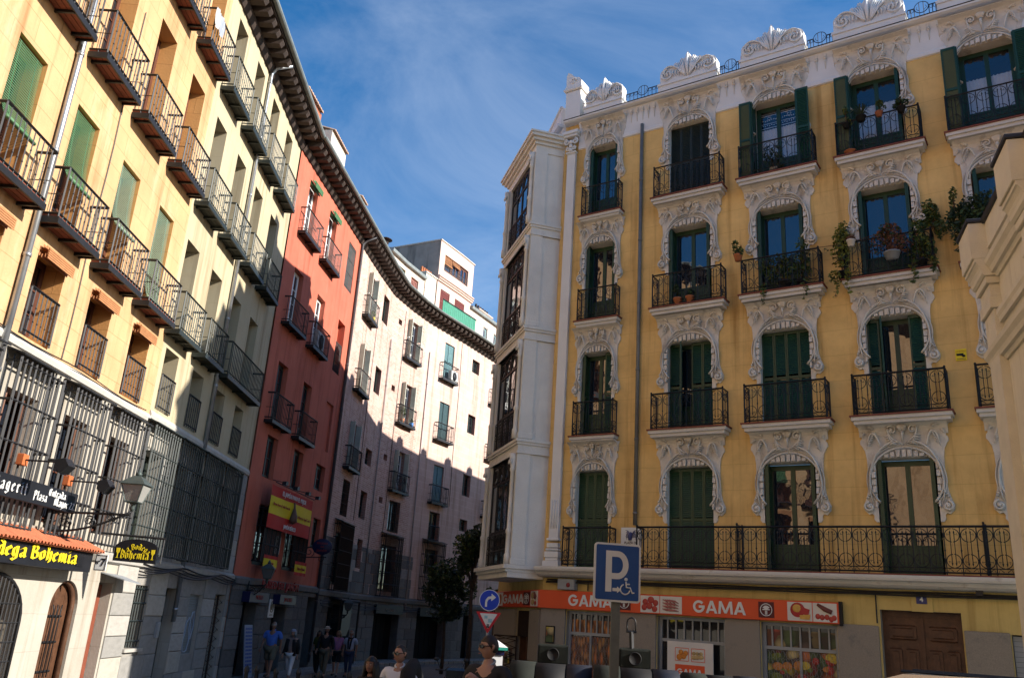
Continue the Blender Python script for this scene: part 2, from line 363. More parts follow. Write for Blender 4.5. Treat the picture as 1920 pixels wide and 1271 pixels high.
def text_mesh(s, size, depth=0.004, bold=0.0, sx=1.0, m=None, align='CENTER', shear=0.0):
    cu = bpy.data.curves.new('lettering', 'FONT'); cu.body = s; cu.size = size; cu.extrude = depth; cu.offset = bold; cu.align_x = align; cu.align_y = 'CENTER'; cu.shear = shear; cu.resolution_u = 3
    o = bpy.data.objects.new('tmp', cu); COL.objects.link(o); bpy.context.view_layer.update()
    me = bpy.data.meshes.new_from_object(o.evaluated_get(bpy.context.evaluated_depsgraph_get()))
    bpy.data.objects.remove(o); bpy.data.curves.remove(cu)
    me.transform(Matrix.Rotation(pi/2, 4, 'X') @ Matrix.Diagonal((sx, 1, 1, 1)))
    me.materials.clear(); me.materials.append(m); me.name = 'lettering'; return me
# ------------------------------------------------------------------ ground
gm = bpy.data.materials.new('street_stone'); gm.use_nodes = True
def ground_mat(m, c, c2, w, h):
    t = m.node_tree; b = t.nodes['Principled BSDF']; l = t.links.new
    tcn = t.nodes.new('ShaderNodeTexCoord'); br = t.nodes.new('ShaderNodeTexBrick'); n = t.nodes.new('ShaderNodeTexNoise'); n.inputs['Scale'].default_value = 0.9; n.inputs['Detail'].default_value = 8
    br.inputs['Scale'].default_value = 1; br.inputs['Brick Width'].default_value = w; br.inputs['Row Height'].default_value = h; br.inputs['Mortar Size'].default_value = 0.012
    br.inputs['Color1'].default_value = (*c, 1); br.inputs['Color2'].default_value = (*c2, 1); br.inputs['Mortar'].default_value = (0.03, 0.03, 0.03, 1)
    mx = t.nodes.new('ShaderNodeMixRGB'); mx.blend_type = 'MULTIPLY'; mx.inputs[0].default_value = 0.6
    l(tcn.outputs['Object'], br.inputs[0]); l(tcn.outputs['Object'], n.inputs[0]); l(br.outputs[0], mx.inputs[1]); l(n.outputs[0], mx.inputs[2]); l(mx.outputs[0], b.inputs['Base Color'])
    b.inputs['Roughness'].default_value = 0.8
    bp = t.nodes.new('ShaderNodeBump'); bp.inputs['Strength'].default_value = 0.4; bp.invert = True; l(br.outputs['Fac'], bp.inputs['Height']); l(bp.outputs[0], b.inputs['Normal'])
ground_mat(gm, (0.17, 0.165, 0.155), (0.13, 0.125, 0.12), 0.22, 0.12)
def gz(y): return 0.6*(1-max(0.0, min(24.0, y))/24)**2
g = MB(); ys = [-400, -40, 0, 3, 6, 9, 12, 15, 18, 21, 24, 60, 400]
g.add([(x, y, gz(y)-0.004) for y in ys for x in (-400, -30, 30, 400)], [(i*4+k, i*4+k+1, i*4+5+k, i*4+4+k) for i in range(len(ys)-1) for k in range(3)], 0, True)
tag(g.obj('ground', gm), None, None, None, 'structure')
pvm = bpy.data.materials.new('pavement_slabs'); pvm.use_nodes = True; ground_mat(pvm, (0.33, 0.32, 0.30), (0.27, 0.26, 0.245), 0.6, 0.4)
def pave(rows, name='pavement'):          # rows of (inner x, inner y, kerb x, kerb y): a raised strip with a real kerb
    mb = MB(); vs = []
    for a, b, c, d in rows: vs += [(a, b, gz(b)+0.12), (c, d, gz(d)+0.12), (c, d, gz(d)-0.1)]
    mb.add(vs, [(i*3+k, i*3+k+1, i*3+4+k, i*3+3+k) for i in range(len(rows)-1) for k in range(2)])
    tag(mb.obj(name, pvm), None, None, None, 'structure')
pave([(-8.1, y, -6.7, y) for y in (-10, 0, 4, 8, 12, 16, 20, 24)] + [(-8.0, 26.5, -6.5, 26.5), (-7.1, 34.4, -5.7, 34.1), (-6.3, 40.3, -4.9, 39.8), (-4.7, 44.3, -3.5, 43.4), (-2.8, 47.7, -1.6, 46.9), (-0.7, 52, 0.6, 51.2), (2.3, 57.6, 3.6, 56.9)])
pave([(14, 15.2, 13.2, 14.0), (6, 20.5, 5.2, 19.4), (1.6, 23.4, 0.9, 22.2), (0.9, 24, -0.5, 22.6), (0.2, 27.6, -0.8, 27.3), (6.2, 38, 5.2, 38.4), (12.2, 48.4, 11.2, 48.9)])
# ------------------------------------------------------------------ wall coats
ORANGE = masonry('orange_scored_stucco', (0.56, 0.345, 0.18), (0.585, 0.365, 0.19), (0.44, 0.255, 0.12), 1.15, 0.42, 0.008, stain=(0.66, 0.50, 0.34), stain_at=0.53, nv=0.16, sscale=0.3)
ORANGE_R = masonry('orange_reveal_stucco', (0.66, 0.33, 0.115), (0.68, 0.35, 0.125), (0.5, 0.24, 0.08), 1.15, 0.42, 0.008, nv=0.1)
CREAM = masonry('cream_stucco', (0.48, 0.41, 0.275), (0.485, 0.415, 0.28), (0.44, 0.375, 0.25), 1.9, 0.7, 0.006, nv=0.10, bump=0.2, stain=(0.42, 0.36, 0.245), stain_at=0.58)
RED = masonry('salmon_red_stucco', (0.52, 0.14, 0.088), (0.52, 0.145, 0.092), (0.50, 0.135, 0.085), 3.0, 1.5, 0.003, nv=0.16, bump=0.2, stain=(0.56, 0.21, 0.15), stain_at=0.56)
BRICK = masonry('pale_pink_brick', (0.58, 0.415, 0.355), (0.44, 0.275, 0.225), (0.64, 0.50, 0.44), 0.30, 0.09, 0.014, nv=0.14, bump=0.5, stain=(0.64, 0.50, 0.44), stain_at=0.56, strk=0.6)
PINK = masonry('pale_pink_ashlar', (0.60, 0.45, 0.39), (0.565, 0.41, 0.35), (0.66, 0.52, 0.46), 0.75, 0.33, 0.012, nv=0.12, bump=0.25, stain=(0.64, 0.51, 0.45), stain_at=0.54, strk=0.6)
BRICK_R = masonry('red_brick_reveal', (0.42, 0.20, 0.15), (0.36, 0.165, 0.125), (0.5, 0.36, 0.30), 0.26, 0.075, 0.012, nv=0.1, bump=0.4)
LIME = masonry('pale_limestone_coat', (0.42, 0.39, 0.335), (0.40, 0.37, 0.315), (0.36, 0.33, 0.28), 1.3, 0.62, 0.008, nv=0.16, stain=(0.33, 0.29, 0.235), stain_at=0.56, strk=0.3, bump=0.3)
MORTAR = mat('grey_mortar', (0.28, 0.265, 0.24), 0.95, 0, 0.2, 5, bump=0.3)
DOOR_D = mat('near_black_door', (0.008, 0.008, 0.009), 0.85, 0, 0.2, 4, spec=0.1)
MORTAR2 = mat('shade_toned_mortar', (0.12, 0.115, 0.11), 0.95, 0, 0.2, 5, bump=0.3)  # mortar darkened so its colour carries the deep street shade
RST = [mat('grimy_shade_toned_granite', (0.15, 0.147, 0.142), 0.85, 0, 0.2, 5, bump=0.35, bs=30, spots=((0.14, 0.135, 0.13), 5, 0.58)), mat('shade_toned_granite', (0.115, 0.112, 0.108), 0.85, 0, 0.2, 5, bump=0.35, bs=30)]  # granite base colours lowered to paint in the deep street shade
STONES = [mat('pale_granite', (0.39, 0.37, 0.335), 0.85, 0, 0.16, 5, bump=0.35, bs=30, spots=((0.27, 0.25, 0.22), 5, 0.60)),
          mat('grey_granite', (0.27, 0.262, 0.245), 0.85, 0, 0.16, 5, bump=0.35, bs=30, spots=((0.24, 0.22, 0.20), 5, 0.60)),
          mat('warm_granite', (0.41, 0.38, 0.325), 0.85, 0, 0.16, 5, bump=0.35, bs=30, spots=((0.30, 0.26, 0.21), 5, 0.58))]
def stone_mesh(m):
    mb = MB(); x, b = 0.5, 0.035
    r = lambda: random.uniform(-0.012, 0.012)
    fr = [(-x+b, -1, -x+b), (x-b, -1, -x+b), (x-b, -1, x-b), (-x+b, -1, x-b)]; mid = [(-x, -0.7, -x), (x, -0.7, -x), (x, -0.7, x), (-x, -0.7, x)]; bk = [(-x, 0, -x), (x, 0, -x), (x, 0, x), (-x, 0, x)]
    vs = [(a+r(), c+r()*6, e+r()) for a, c, e in fr] + mid + bk
    fs = [(0, 1, 2, 3)]
    for k in range(2):
        for i in range(4): j = (i+1) % 4; fs.append((k*4+i, k*4+4+i, k*4+4+j, k*4+j))
    mb.add(vs, fs); return mb.mesh('stone', m)
STONE_ME = [stone_mesh(STONES[i % 3]) for i in range(9)]
STONE_DK = [stone_mesh(RST[i % 2]) for i in range(8)]
def stones(B, t0, t1, z0, z1, holes, ch=0.44, ln=0.85, proud=0.035, back=0.0, top=None, pool=None):
    z = z0; row = 0; pool = pool or STONE_ME
    while z < z1 - 0.12:
        zb = min(z1, z + ch*random.uniform(0.88, 1.12))
        if z1 - zb < 0.15: zb = z1
        iv = [(t0, t1)]
        for h in holes:
            if h[2] < zb - 0.08 and h[3] > z + 0.08:
                nv = []
                for a, b in iv:
                    if h[1] <= a or h[0] >= b: nv.append((a, b))
                    else:
                        if h[0] - a > 0.12: nv.append((a, h[0]))
                        if b - h[1] > 0.12: nv.append((h[1], b))
                iv = nv
        for a, b in iv:
            n = max(1, round((b-a)/(ln*random.uniform(0.85, 1.15)))); cuts = [a]
            for k in range(1, n): cuts.append(a + (b-a)*(k + random.uniform(-0.2, 0.2) + (0.25 if row % 2 else -0.1))/n)
            cuts.append(b)
            for k in range(n):
                p, q = cuts[k], cuts[k+1]
                if q - p < 0.08: continue
                zt = zb
                if top: 
                    zt = min(zb, top((p+q)/2))
                    if zt - z < 0.1: continue
                pip(B, 'stone', random.choice(pool), (p+q)/2, back, (z+zt)/2, 0, (q-p-0.014, proud*random.uniform(0.7, 1.25), zt-z-0.014))
        z = zb; row += 1
# ------------------------------------------------------------------ windows, shutters, railings, balconies for the old street block
_c = {}
def win_mesh(w, h, m, cols=2, rows=3, panel=0.0, ft=0.07, y0=0.0):
    k = ('w', w, h, m.name, cols, rows, panel)
    if k in _c: return _c[k]
    f = MB(); g = MB(); t = 0.06
    f.box(-w/2, -w/2+ft, 0, t, 0, h); f.box(w/2-ft, w/2, 0, t, 0, h); f.box(-w/2+ft, w/2-ft, 0.002, t, h-ft, h); f.box(-w/2+ft, w/2-ft, 0.002, t, 0, 0.06)
    lw = (w-2*ft)/cols
    for i in range(cols):
        a = -w/2+ft+i*lw; b = a+lw; s = 0.05
        f.box(a, a+s, -0.012, 0.045, 0.06, h-ft); f.box(b-s, b, -0.012, 0.045, 0.06, h-ft)
        f.box(a+s, b-s, -0.010, 0.043, h-ft-s, h-ft); f.box(a+s, b-s, -0.010, 0.043, 0.06, 0.12)
        p0 = 0.12
        if panel: f.box(a+s, b-s, 0.004, 0.04, 0.12, panel); f.box(a+s+0.05, b-s-0.05, -0.006, 0.01, 0.18, panel-0.06); f.box(a+s, b-s, -0.010, 0.043, panel, panel+0.06); p0 = panel+0.06
        for r in range(1, rows):
            zz = p0+(h-ft-s-p0)*r/rows; f.box(a+s, b-s, 0.0, 0.035, zz-0.012, zz+0.012)
        g.box(a+s-0.005, b-s+0.005, 0.018, 0.024, p0-0.005, h-ft-s+0.005)
    bk = MB(); 
    _c[k] = (f.mesh('window', m), g)
    return _c[k]
_gm = {}
def window(B, t, z, w, h, depth, m, cols=2, rows=3, panel=0.0, gl=None, parent=None):
    f, g = win_mesh(w, h, m, cols, rows, panel); gl = gl or GLASS
    o = pip(B, 'window', f, t, -depth, z)
    k = (id(g), gl.name)
    if k not in _gm: _gm[k] = g.mesh('pane', gl)
    inst(_gm[k], 'pane', o, (0, 0, 0)); return o
def louvre_mesh(w, h, m, name='shutter'):
    k = ('l', w, h, m.name)
    if k in _c: return _c[k]
    b = MB(); s = 0.036; b.box(0, s, -0.02, 0.02, 0, h); b.box(w-s, w, -0.02, 0.02, 0, h)
    for zz in (0, h*0.48, h-0.07): b.box(s, w-s, -0.018, 0.018, zz, zz+0.07)
    z = 0.09
    while z < h-0.09:
        if not (h*0.48-0.03 < z < h*0.48+0.08):
            b.add([(s, -0.020, z), (w-s, -0.020, z), (w-s, -0.010, z-0.006), (s, -0.010, z-0.006), (s, 0.000, z+0.056), (w-s, 0.000, z+0.056), (w-s, 0.010, z+0.056), (s, 0.010, z+0.056)],
                  [(0, 1, 5, 4), (3, 7, 6, 2), (0, 3, 2, 1), (4, 5, 6, 7)])
        z += 0.05
    _c[k] = b.mesh(name, m); return _c[k]
def railing_mesh(w, d, h, m, sp=0.135, knots=True, name='railing', ring=True):
    k = ('r', w, d, h, m.name)
    if k in _c: return _c[k]
    b = MB(); x = w/2
    path = [(-x, 0, 0), (-x, -d, 0), (x, -d, 0), (x, 0, 0)] if d > 0.06 else [(-x, -d, 0), (x, -d, 0)]
    for zz, ww in ((0.06, 0.028), (h, 0.042)):
        for p, q in zip(path, path[1:]): b.bar((p[0], p[1], zz), (q[0], q[1], zz), ww)
    def post(px, py, thick=0.016):
        b.bar((px, py, 0.0), (px, py, h), thick)
        if knots:
            for zz in (0.32*h, 0.62*h): b.ball((px, py, zz), 0.019, n=4, m=3)
    n = max(2, round(w/sp))
    for i in range(n+1): post(-x + w*i/n, -d, 0.026 if i in (0, n) else 0.016)
    if d > 0.06:
        n2 = max(1, round(d/sp))
        for i in range(1, n2):
            for sx in (-x, x): post(sx, -d*i/n2)
        for sx in (-x, x): b.bar((sx, 0, h*0.45), (sx, -d, h*0.45), 0.014)
    _c[k] = b.mesh(name, m); return _c[k]
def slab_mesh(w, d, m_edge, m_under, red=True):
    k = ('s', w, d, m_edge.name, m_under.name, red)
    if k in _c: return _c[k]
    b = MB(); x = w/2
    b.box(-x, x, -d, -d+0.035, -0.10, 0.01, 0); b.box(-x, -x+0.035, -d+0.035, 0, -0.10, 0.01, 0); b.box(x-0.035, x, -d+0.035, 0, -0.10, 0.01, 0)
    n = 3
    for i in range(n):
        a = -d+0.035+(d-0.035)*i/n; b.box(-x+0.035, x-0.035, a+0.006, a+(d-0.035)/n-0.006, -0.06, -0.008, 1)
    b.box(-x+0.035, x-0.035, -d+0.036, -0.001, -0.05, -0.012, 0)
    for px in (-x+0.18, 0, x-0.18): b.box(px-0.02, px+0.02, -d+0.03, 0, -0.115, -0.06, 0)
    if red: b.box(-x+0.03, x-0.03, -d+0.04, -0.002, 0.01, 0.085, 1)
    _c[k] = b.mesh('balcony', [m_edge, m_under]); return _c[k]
def balcony(B, t, z, w, d, h, iron, under, red=True, bars=True):
    o = pip(B, 'balcony', slab_mesh(w, d, iron, under, red), t, 0, z)
    inst(railing_mesh(w-0.05, d-0.03, h, iron), 'railing', o, (0, 0, 0.02)); return o
def cage_mesh(w, d, h, m, rows=5, sp=0.125, roof=True):
    k = ('c', w, d, h, m.name)
    if k in _c: return _c[k]
    b = MB(); x = w/2
    n = round(w/sp); n2 = max(1, round(d/sp))
    for i in range(n+1): b.bar((-x+w*i/n, -d, 0), (-x+w*i/n, -d, h), 0.040 if i in (0, n) else 0.027)
    for i in range(0, n2):
        for sx in (-x, x): b.bar((sx, -d*i/n2, 0), (sx, -d*i/n2, h), 0.021)
    for r in range(rows):
        zz = 0.03 + (h-0.12)*r/(rows-1)
        for p, q in (((-x, 0), (-x, -d)), ((-x, -d), (x, -d)), ((x, -d), (x, 0))): b.tube([(p[0], p[1], zz), (q[0], q[1], zz)], 0.021, 4)
        for sx in (-x, x): b.ball((sx, -d, zz), 0.032, n=5, m=4)
    if roof:
        b.add([(-x-0.06, -d-0.07, h), (x+0.06, -d-0.07, h), (x+0.06, 0, h+0.10), (-x-0.06, 0, h+0.10), (-x-0.06, -d-0.07, h+0.025), (x+0.06, -d-0.07, h+0.025), (x+0.06, 0, h+0.125), (-x-0.06, 0, h+0.125)],
              [(0, 3, 2, 1), (4, 5, 6, 7), (0, 1, 5, 4), (1, 2, 6, 5), (3, 0, 4, 7)])
    _c[k] = b.mesh('window_cage', m); return _c[k]
BY = lambda f, out: 0.05 - 0.04*f - out*f**6
def blind_mesh(w, L, m, out=0.34, roll=0.0):
    """slatted roller blind hanging from the head of the opening, pushed out over the rail"""
    k = ('b', w, L, m.name, roll)
    if k in _c: return _c[k]
    b = MB()
    if roll:
        for i in range(9):
            a = 2*pi*i/9; b.box(-w/2, w/2, -0.004+roll*cos(a)-roll, roll*cos(a)+0.004-roll, roll*sin(a)-roll*1.1, roll*sin(a)+roll*0.7-roll*1.1)
        for i in range(5): b.box(-w/2, w/2, -roll*2-0.012, -roll*2+0.0, -roll*2.2+i*roll*0.45, -roll*2.2+i*roll*0.45+0.03)
    else:
        n = int(L/0.042)
        for i in range(n):
            f = i/n; y = BY(f, out); z = -L*f
            b.add([(-w/2, y-0.008, z), (w/2, y-0.008, z), (w/2, y+0.004, z-0.004), (-w/2, y+0.004, z-0.004), (-w/2, y-0.016-0.008*f, z-0.026), (w/2, y-0.016-0.008*f, z-0.026)], [(0, 1, 5, 4), (2, 3, 4, 5), (0, 3, 2, 1)])
        y = BY(1, out); b.tube([(-w/2, y-0.02, -L), (w/2, y-0.02, -L)], 0.035, 8)
        for sx in (-w*0.3, w*0.3): b.tube([(sx, BY(f, out)-0.014, -L*f) for f in [j/8 for j in range(9)]], 0.006, 4)
    _c[k] = b.mesh('roller_blind', m); return _c[k]
BL_G = mat('green_slat_blind', (0.085, 0.20, 0.09), 0.6, 0, 0.12, 5)
BL_P = mat('pale_green_slat_blind', (0.20, 0.29, 0.20), 0.6, 0, 0.12, 5)
BL_O = mat('straw_brown_slat_blind', (0.42, 0.19, 0.08), 0.7, 0, 0.2, 6)
RUST = mat('red_brown_balcony_tile', (0.22, 0.065, 0.04), 0.7, 0, 0.25, 6)
# ------------------------------------------------------------------ orange building
OB = Bld('orange_building', 'pale orange stucco block with rust red balconies and green slat blinds', (-7.9, 0, 0), pi/2)
bays = [2.0, 3.9, 5.8, 7.72, 9.63, 11.55, 13.48, 15.40, 17.33]
FL = {'mezz': (6.12, 7.64, 0.0, 0.92), 'C': (8.04, 10.40, 0.0, 0.84), 'A': (11.39, 13.97, 0.24, 0.86), 'B': (14.77, 17.32, 0.42, 0.80)}
holes = [(b+sh-w/2, b+sh+w/2, z0, z1) for b in bays for (z0, z1, sh, w) in FL.values()]
wall(OB, 'wall', [ORANGE, ORANGE_R], -30, 18.5, 6.06, 17.65, holes, 0.40)
for b in bays:
    for k, (z0, z1, sh, w) in FL.items():
        window(OB, b+sh, z0, w, round(z1-z0, 3), 0.36, WOODF, 2, 4 if k != 'mezz' else 3, 0.0 if k == 'mezz' else 0.5)
        if k == 'mezz':
            o = pip(OB, 'railing', railing_mesh(w-0.02, 0.035, 0.78, IRON), b+sh, 0.0, z0+0.02)
            pip(OB, 'roller_blind', blind_mesh(w-0.03, 0, BL_O, roll=0.085), b+sh, -0.02, z1-0.02)
        else:
            balcony(OB, b+sh*0.85, z0, 1.52, 0.36, 0.90, IRON, RUST)
for b, L_, m in ((9.63, 1.5, BL_G), (11.55, 1.45, BL_G), (13.48, 1.4, BL_G), (15.40, 1.35, BL_P), (17.33, 2.1, BL_P), (7.72, 1.4, BL_G)):
    pip(OB, 'roller_blind', blind_mesh(0.82, L_, m, 0.16), b, -0.04, 10.37)
# hung washing and flowers on the top balconies
LEDGE = mat('pale_stone_ledge', (0.46, 0.44, 0.40), 0.85, 0, 0.14, 5, bump=0.3)
strip(OB, 'ledge', LEDGE, [(0, 5.88), (0.04, 5.90), (0.055, 5.98), (0.02, 6.06), (0, 6.06)], -30, 18.5)
def arch_holes(t0, t1, z1): return (t0, t1, 0.12, z1)
gh = [(13.05, 15.05, 0.6, 2.46), (16.0, 17.06, 0.12, 2.44), (17.78, 18.42, 0.12, 2.46)]
wh = [(c-0.5, c+0.5, 3.35, 5.25) for c in (7.8, 9.75, 11.68, 13.60, 15.50, 17.38)]
wall(OB, 'base_wall', [LIME, LIME], -30, 18.5, 0.0, 5.88, gh + wh, 0.34)
for c in (7.8, 9.75, 11.68, 13.60, 15.50, 17.38):
    window(OB, c, 3.35, 1.0, 1.9, 0.30, WOODF, 2, 2)
    o = pip(OB, 'window_cage', cage_mesh(1.40, 0.24, 2.60, IRON, 5, 0.155), c, 0, 3.12)
    for sx, a in ((-0.5, -1.25), (0.5, 1.25)):     # half-open brown leaves behind the bars
        l_ = MB(); l_.box(0, 0.25, -0.02, 0.02, 0, 1.85); l_.box(0.04, 0.21, -0.03, -0.02, 0.1, 0.85); l_.box(0.04, 0.21, -0.03, -0.02, 1.0, 1.75)
        if ('leaf',) not in _c: _c[('leaf',)] = l_.mesh('shutter', mat('red_brown_shutter_wood', (0.17, 0.075, 0.045), 0.6, 0, 0.25, 5))
        if sx < 0: pip(OB, 'shutter', _c[('leaf',)], c+sx+0.02, -0.24, 3.37, -0.5)
        else: pip(OB, 'shutter', _c[('leaf',)], c+sx-0.02, -0.24, 3.37, pi+0.5)
# arched barred window and arched plank door of the tavern
def spandrels(B, t0, t1, zt, r, m, d0=0.0, d1=-0.34):
    for sgn in (-1, 1):
        c = (t0+t1)/2; x = (t1-t0)/2; poly = [(c+sgn*x, zt), (c, zt)] + [(c+sgn*x*sin(radians(a)), zt-r+r*cos(radians(a))) for a in range(10, 91, 10)]
        mb = MB(); mb.prism(poly, -d0+0.001, -d1); mb.obj('arch_spandrel', m, B.e)
spandrels(OB, 13.05, 15.05, 2.46, 0.75, LIME); spandrels(OB, 16.0, 17.06, 2.44, 0.5, LIME)
d_ = MB()
for i in range(5):
    a = 16.03+i*0.2; d_.box(a, a+0.194, 0.16+0.002*(i % 2), 0.2, 0.12, 2.44)
o = d_.obj('door', WOOD, OB.e)
h_ = MB()
for zz in (0.85, 1.35, 1.8): h_.bar((16.3, 0.14, zz), (16.8, 0.14, zz), 0.03)
for px in (16.42, 16.55, 16.68): h_.tube([(px, 0.12, 0.75), (px, 0.11, 1.9), (px+(px-16.55)*0.3, 0.12, 2.0)], 0.012, 5)
h_.obj('iron_grille', IRON, o)
fr = MB(); pts = [(16.03, 0.1, 0.12), (16.03, 0.1, 1.94)] + arc(16.53, 1.94, 0.5, 180, 0, 12, 0.1) + [(17.03, 0.1, 0.12)]
fr.tube(pts, 0.055, 6); fr.obj('door_frame', WOOD, OB.e)
window(OB, 14.05, 0.6, 1.98, 1.86, 0.3, WOOD, 4, 4)
gr = MB()
for i in range(1, 17):
    xx = -1+2*i/17; top = 1.11+0.75*sqrt(max(0, 1-xx*xx)); gr.bar((14.05+xx, -0.03, 0.6), (14.05+xx, -0.03, top+0.6-0.03), 0.02)
for zz in (0.8, 1.1, 1.4, 1.7, 2.0): gr.bar((13.1, -0.03, zz), (15.0, -0.03, zz), 0.022)
gr.tube([(13.06, -0.03, 0.6), (13.06, -0.03, 1.71)] + arc(14.05, 1.71, 0.99, 180, 0, 16, -0.03, 0.74) + [(15.04, -0.03, 0.6)], 0.03, 6)
gr.obj('window_grille', IRON, OB.e)
dd = MB(); dd.box(17.80, 18.40, 0.2, 0.25, 0.12, 2.42); dd.box(17.88, 18.32, 0.19, 0.2, 0.3, 1.1); dd.box(17.88, 18.32, 0.19, 0.2, 1.3, 2.3)
dd.obj('door', mat('red_brown_door_paint', (0.20, 0.055, 0.03), 0.5, 0, 0.2, 4), OB.e)
def drainpipe(B, t, z0, z1, d=0.07, r=0.055, m=ZINC, name='drainpipe', top=None, low=None):
    mb = MB(); pts = [B.pos(t, d, z0), B.pos(t, d, z1)]
    if top: pts += [B.pos(t+a, b, c) for a, b, c in top]
    mb.tube(pts, r, 8)
    z = z0+0.3
    while z < z1: 
        p = B.pos(t, d, z); mb.lathe([(r+0.012, -0.03), (r+0.012, 0.03)], 8, p); z += 1.9
    return mb.obj(name, m, B.e)
drainpipe(OB, 12.62, 3.2, 17.6)
cb = MB()
for k in range(2): cb.tube([(t_, -0.03-0.02*k, 6.02+0.05*k+0.03*sin(t_*1.7+k)) for t_ in [8+i*0.6 for i in range(18)]], 0.012, 4)
for t_, zt in ((14.45, 13.5), (10.3, 12.0)): cb.tube([(t_+0.02*sin(z*2), -0.02, z) for z in [6.1+(zt-6.1)*i/12 for i in range(13)]], 0.01, 4)
cb.obj('cable', IRON, OB.e)
# ------------------------------------------------------------------ cream building
CB = Bld('cream_building', 'pale cream stucco block with black balconies between the orange and salmon red buildings', (-7.9, 0, 0), pi/2)
cbays = [19.12, 20.96, 22.80, 24.62]
CF = {'mezz': (6.25, 7.69, 0.0, 0.82), 'C': (8.04, 10.42, 0.0, 0.84), 'A': (11.39, 14.0, 0.26, 0.80), 'B': (14.77, 17.2, 0.46, 0.78)}
holes = [(b+sh-w/2, b+sh+w/2, z0, z1) for b in cbays for (z0, z1, sh, w) in CF.values()]
wall(CB, 'wall', [CREAM, CREAM], 18.5, 26.5, 6.06, 17.65, holes, 0.40)
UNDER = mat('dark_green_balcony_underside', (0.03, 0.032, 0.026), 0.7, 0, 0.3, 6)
for b in cbays:
    for k, (z0, z1, sh, w) in CF.items():
        window(CB, b+sh, z0, w, round(z1-z0, 3), 0.36, GREEN2, 2, 4 if k != 'mezz' else 3, 0.0 if k == 'mezz' else 0.5)
        if k == 'mezz': pip(CB, 'railing', railing_mesh(w-0.02, 0.035, 0.78, IRON), b+sh, 0.0, z0+0.02)
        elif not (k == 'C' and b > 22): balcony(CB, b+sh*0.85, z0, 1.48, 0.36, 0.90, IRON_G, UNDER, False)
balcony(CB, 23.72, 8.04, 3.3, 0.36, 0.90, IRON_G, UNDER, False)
strip(CB, 'ledge', LEDGE, [(0, 5.98), (0.04, 6.00), (0.055, 6.08), (0.02, 6.17), (0, 6.17)], 18.5, 26.5)
cgh = [(19.55, 20.35, 1.15, 2.48), (21.42, 22.25, 0.12, 2.48), (23.15, 24.2, 0.9, 2.38), (25.2, 26.2, 0.12, 2.44)]
cwh = [(c-0.48, c+0.48, 3.35, 5.3) for c in (19.2, 20.95, 22.7, 24.45)]
wall(CB, 'base_wall', [MORTAR, LIME], 18.5, 26.5, 0.0, 5.98, cgh + cwh, 0.34)
stones(CB, 18.5, 26.5, 0.0, 2.86, cgh, 0.46, 0.85, pool=STONE_ME[:3]+STONE_ME[:1]*0+[STONE_ME[1], STONE_ME[4]]); stones(CB, 18.5, 26.5, 3.06, 5.96, cwh, 0.5, 0.8, 0.02)
stones(OB, 17.1, 18.5, 0.0, 0.62, gh, 0.5, 0.8, 0.16)
strip(CB, 'belt_course', STONES[0], [(0, 2.84), (0.10, 2.87), (0.12, 3.0), (0.05, 3.06), (0, 3.06)], 17.2, 26.5)
for c in (19.2, 20.95, 22.7, 24.45):
    window(CB, c, 3.35, 0.96, 1.95, 0.30, GREEN2, 2, 3)
    pip(CB, 'window_cage', cage_mesh(1.50, 0.24, 2.74, IRON_G, 6, 0.15), c, 0, 3.12)
bg_ = MB()
for i in range(6): bg_.bar((19.6+i*0.14, 0.02, 1.17), (19.6+i*0.14, 0.02, 2.46), 0.026)
for zz in (1.3, 1.72, 2.1, 2.4): bg_.bar((19.56, 0.0, zz), (20.34, 0.0, zz), 0.03)
bg_.obj('window_grille', IRON_G, CB.e); window(CB, 19.95, 1.15, 0.8, 1.33, 0.3, WOODF, 2, 2)
sl_ = MB(); sl_.box(19.45, 20.45, -0.09, 0.0, 1.08, 1.15); sl_.obj('window_sill', STONES[0], CB.e)
dd = MB(); dd.box(21.42, 22.25, 0.26, 0.31, 0.12, 2.48); dd.box(21.5, 21.8, 0.24, 0.26, 0.3, 2.3); dd.box(21.88, 22.18, 0.24, 0.26, 0.3, 2.3); dd.obj('door', GREEN2, CB.e)
ib = MB(); ib.box(21.1, 21.26, -0.09, -0.03, 1.35, 1.7); ib.box(21.12, 21.24, -0.10, -0.09, 1.5, 1.66); ib.obj('intercom', STEEL, CB.e)
sh_ = MB()
for i in range(24): sh_.box(23.15, 24.2, 0.1, 0.13+0.012*(i % 2), 0.9+i*0.0617, 0.9+i*0.0617+0.056)
so = sh_.obj('roller_shutter', mat('grey_shutter_slats', (0.20, 0.22, 0.24), 0.5, 0.3, 0.15, 4), CB.e)
gf = MB()
for k, (gx, gv, rr) in enumerate(((23.4, 1.5, 0.2), (23.7, 1.35, 0.28), (23.95, 1.6, 0.2))):
    gf.tube([(gx+rr*0.8*cos(a*0.5+k), 0.092, gv+rr*1.6*sin(a*0.5+k)+0.05*cos(a*1.7)) for a in range(15)], 0.016, 4)
gf.obj('graffiti', mat('pale_blue_spray_paint', (0.35, 0.42, 0.52), 0.7, 0, 0.1), so)
dg = MB()
for i in range(9):
    dg.bar((25.22, 0.05, 0.2+i*0.25), (26.18, 0.05, 0.5+i*0.25), 0.012); dg.bar((26.18, 0.05, 0.2+i*0.25), (25.22, 0.05, 0.5+i*0.25), 0.012)
dg.bar((25.7, 0.04, 0.12), (25.7, 0.04, 2.42), 0.04); dg.obj('door_grille', IRON_R, CB.e)
dd = MB(); dd.box(25.2, 26.2, 0.27, 0.32, 0.12, 2.44); dd.obj('door', WOODF, CB.e)
drainpipe(CB, 22.1, 1.7, 17.5, 0.07, 0.055, ZINC, top=[(0, 0.2, 17.72), (0.12, 0.62, 17.92)])
cb = MB()
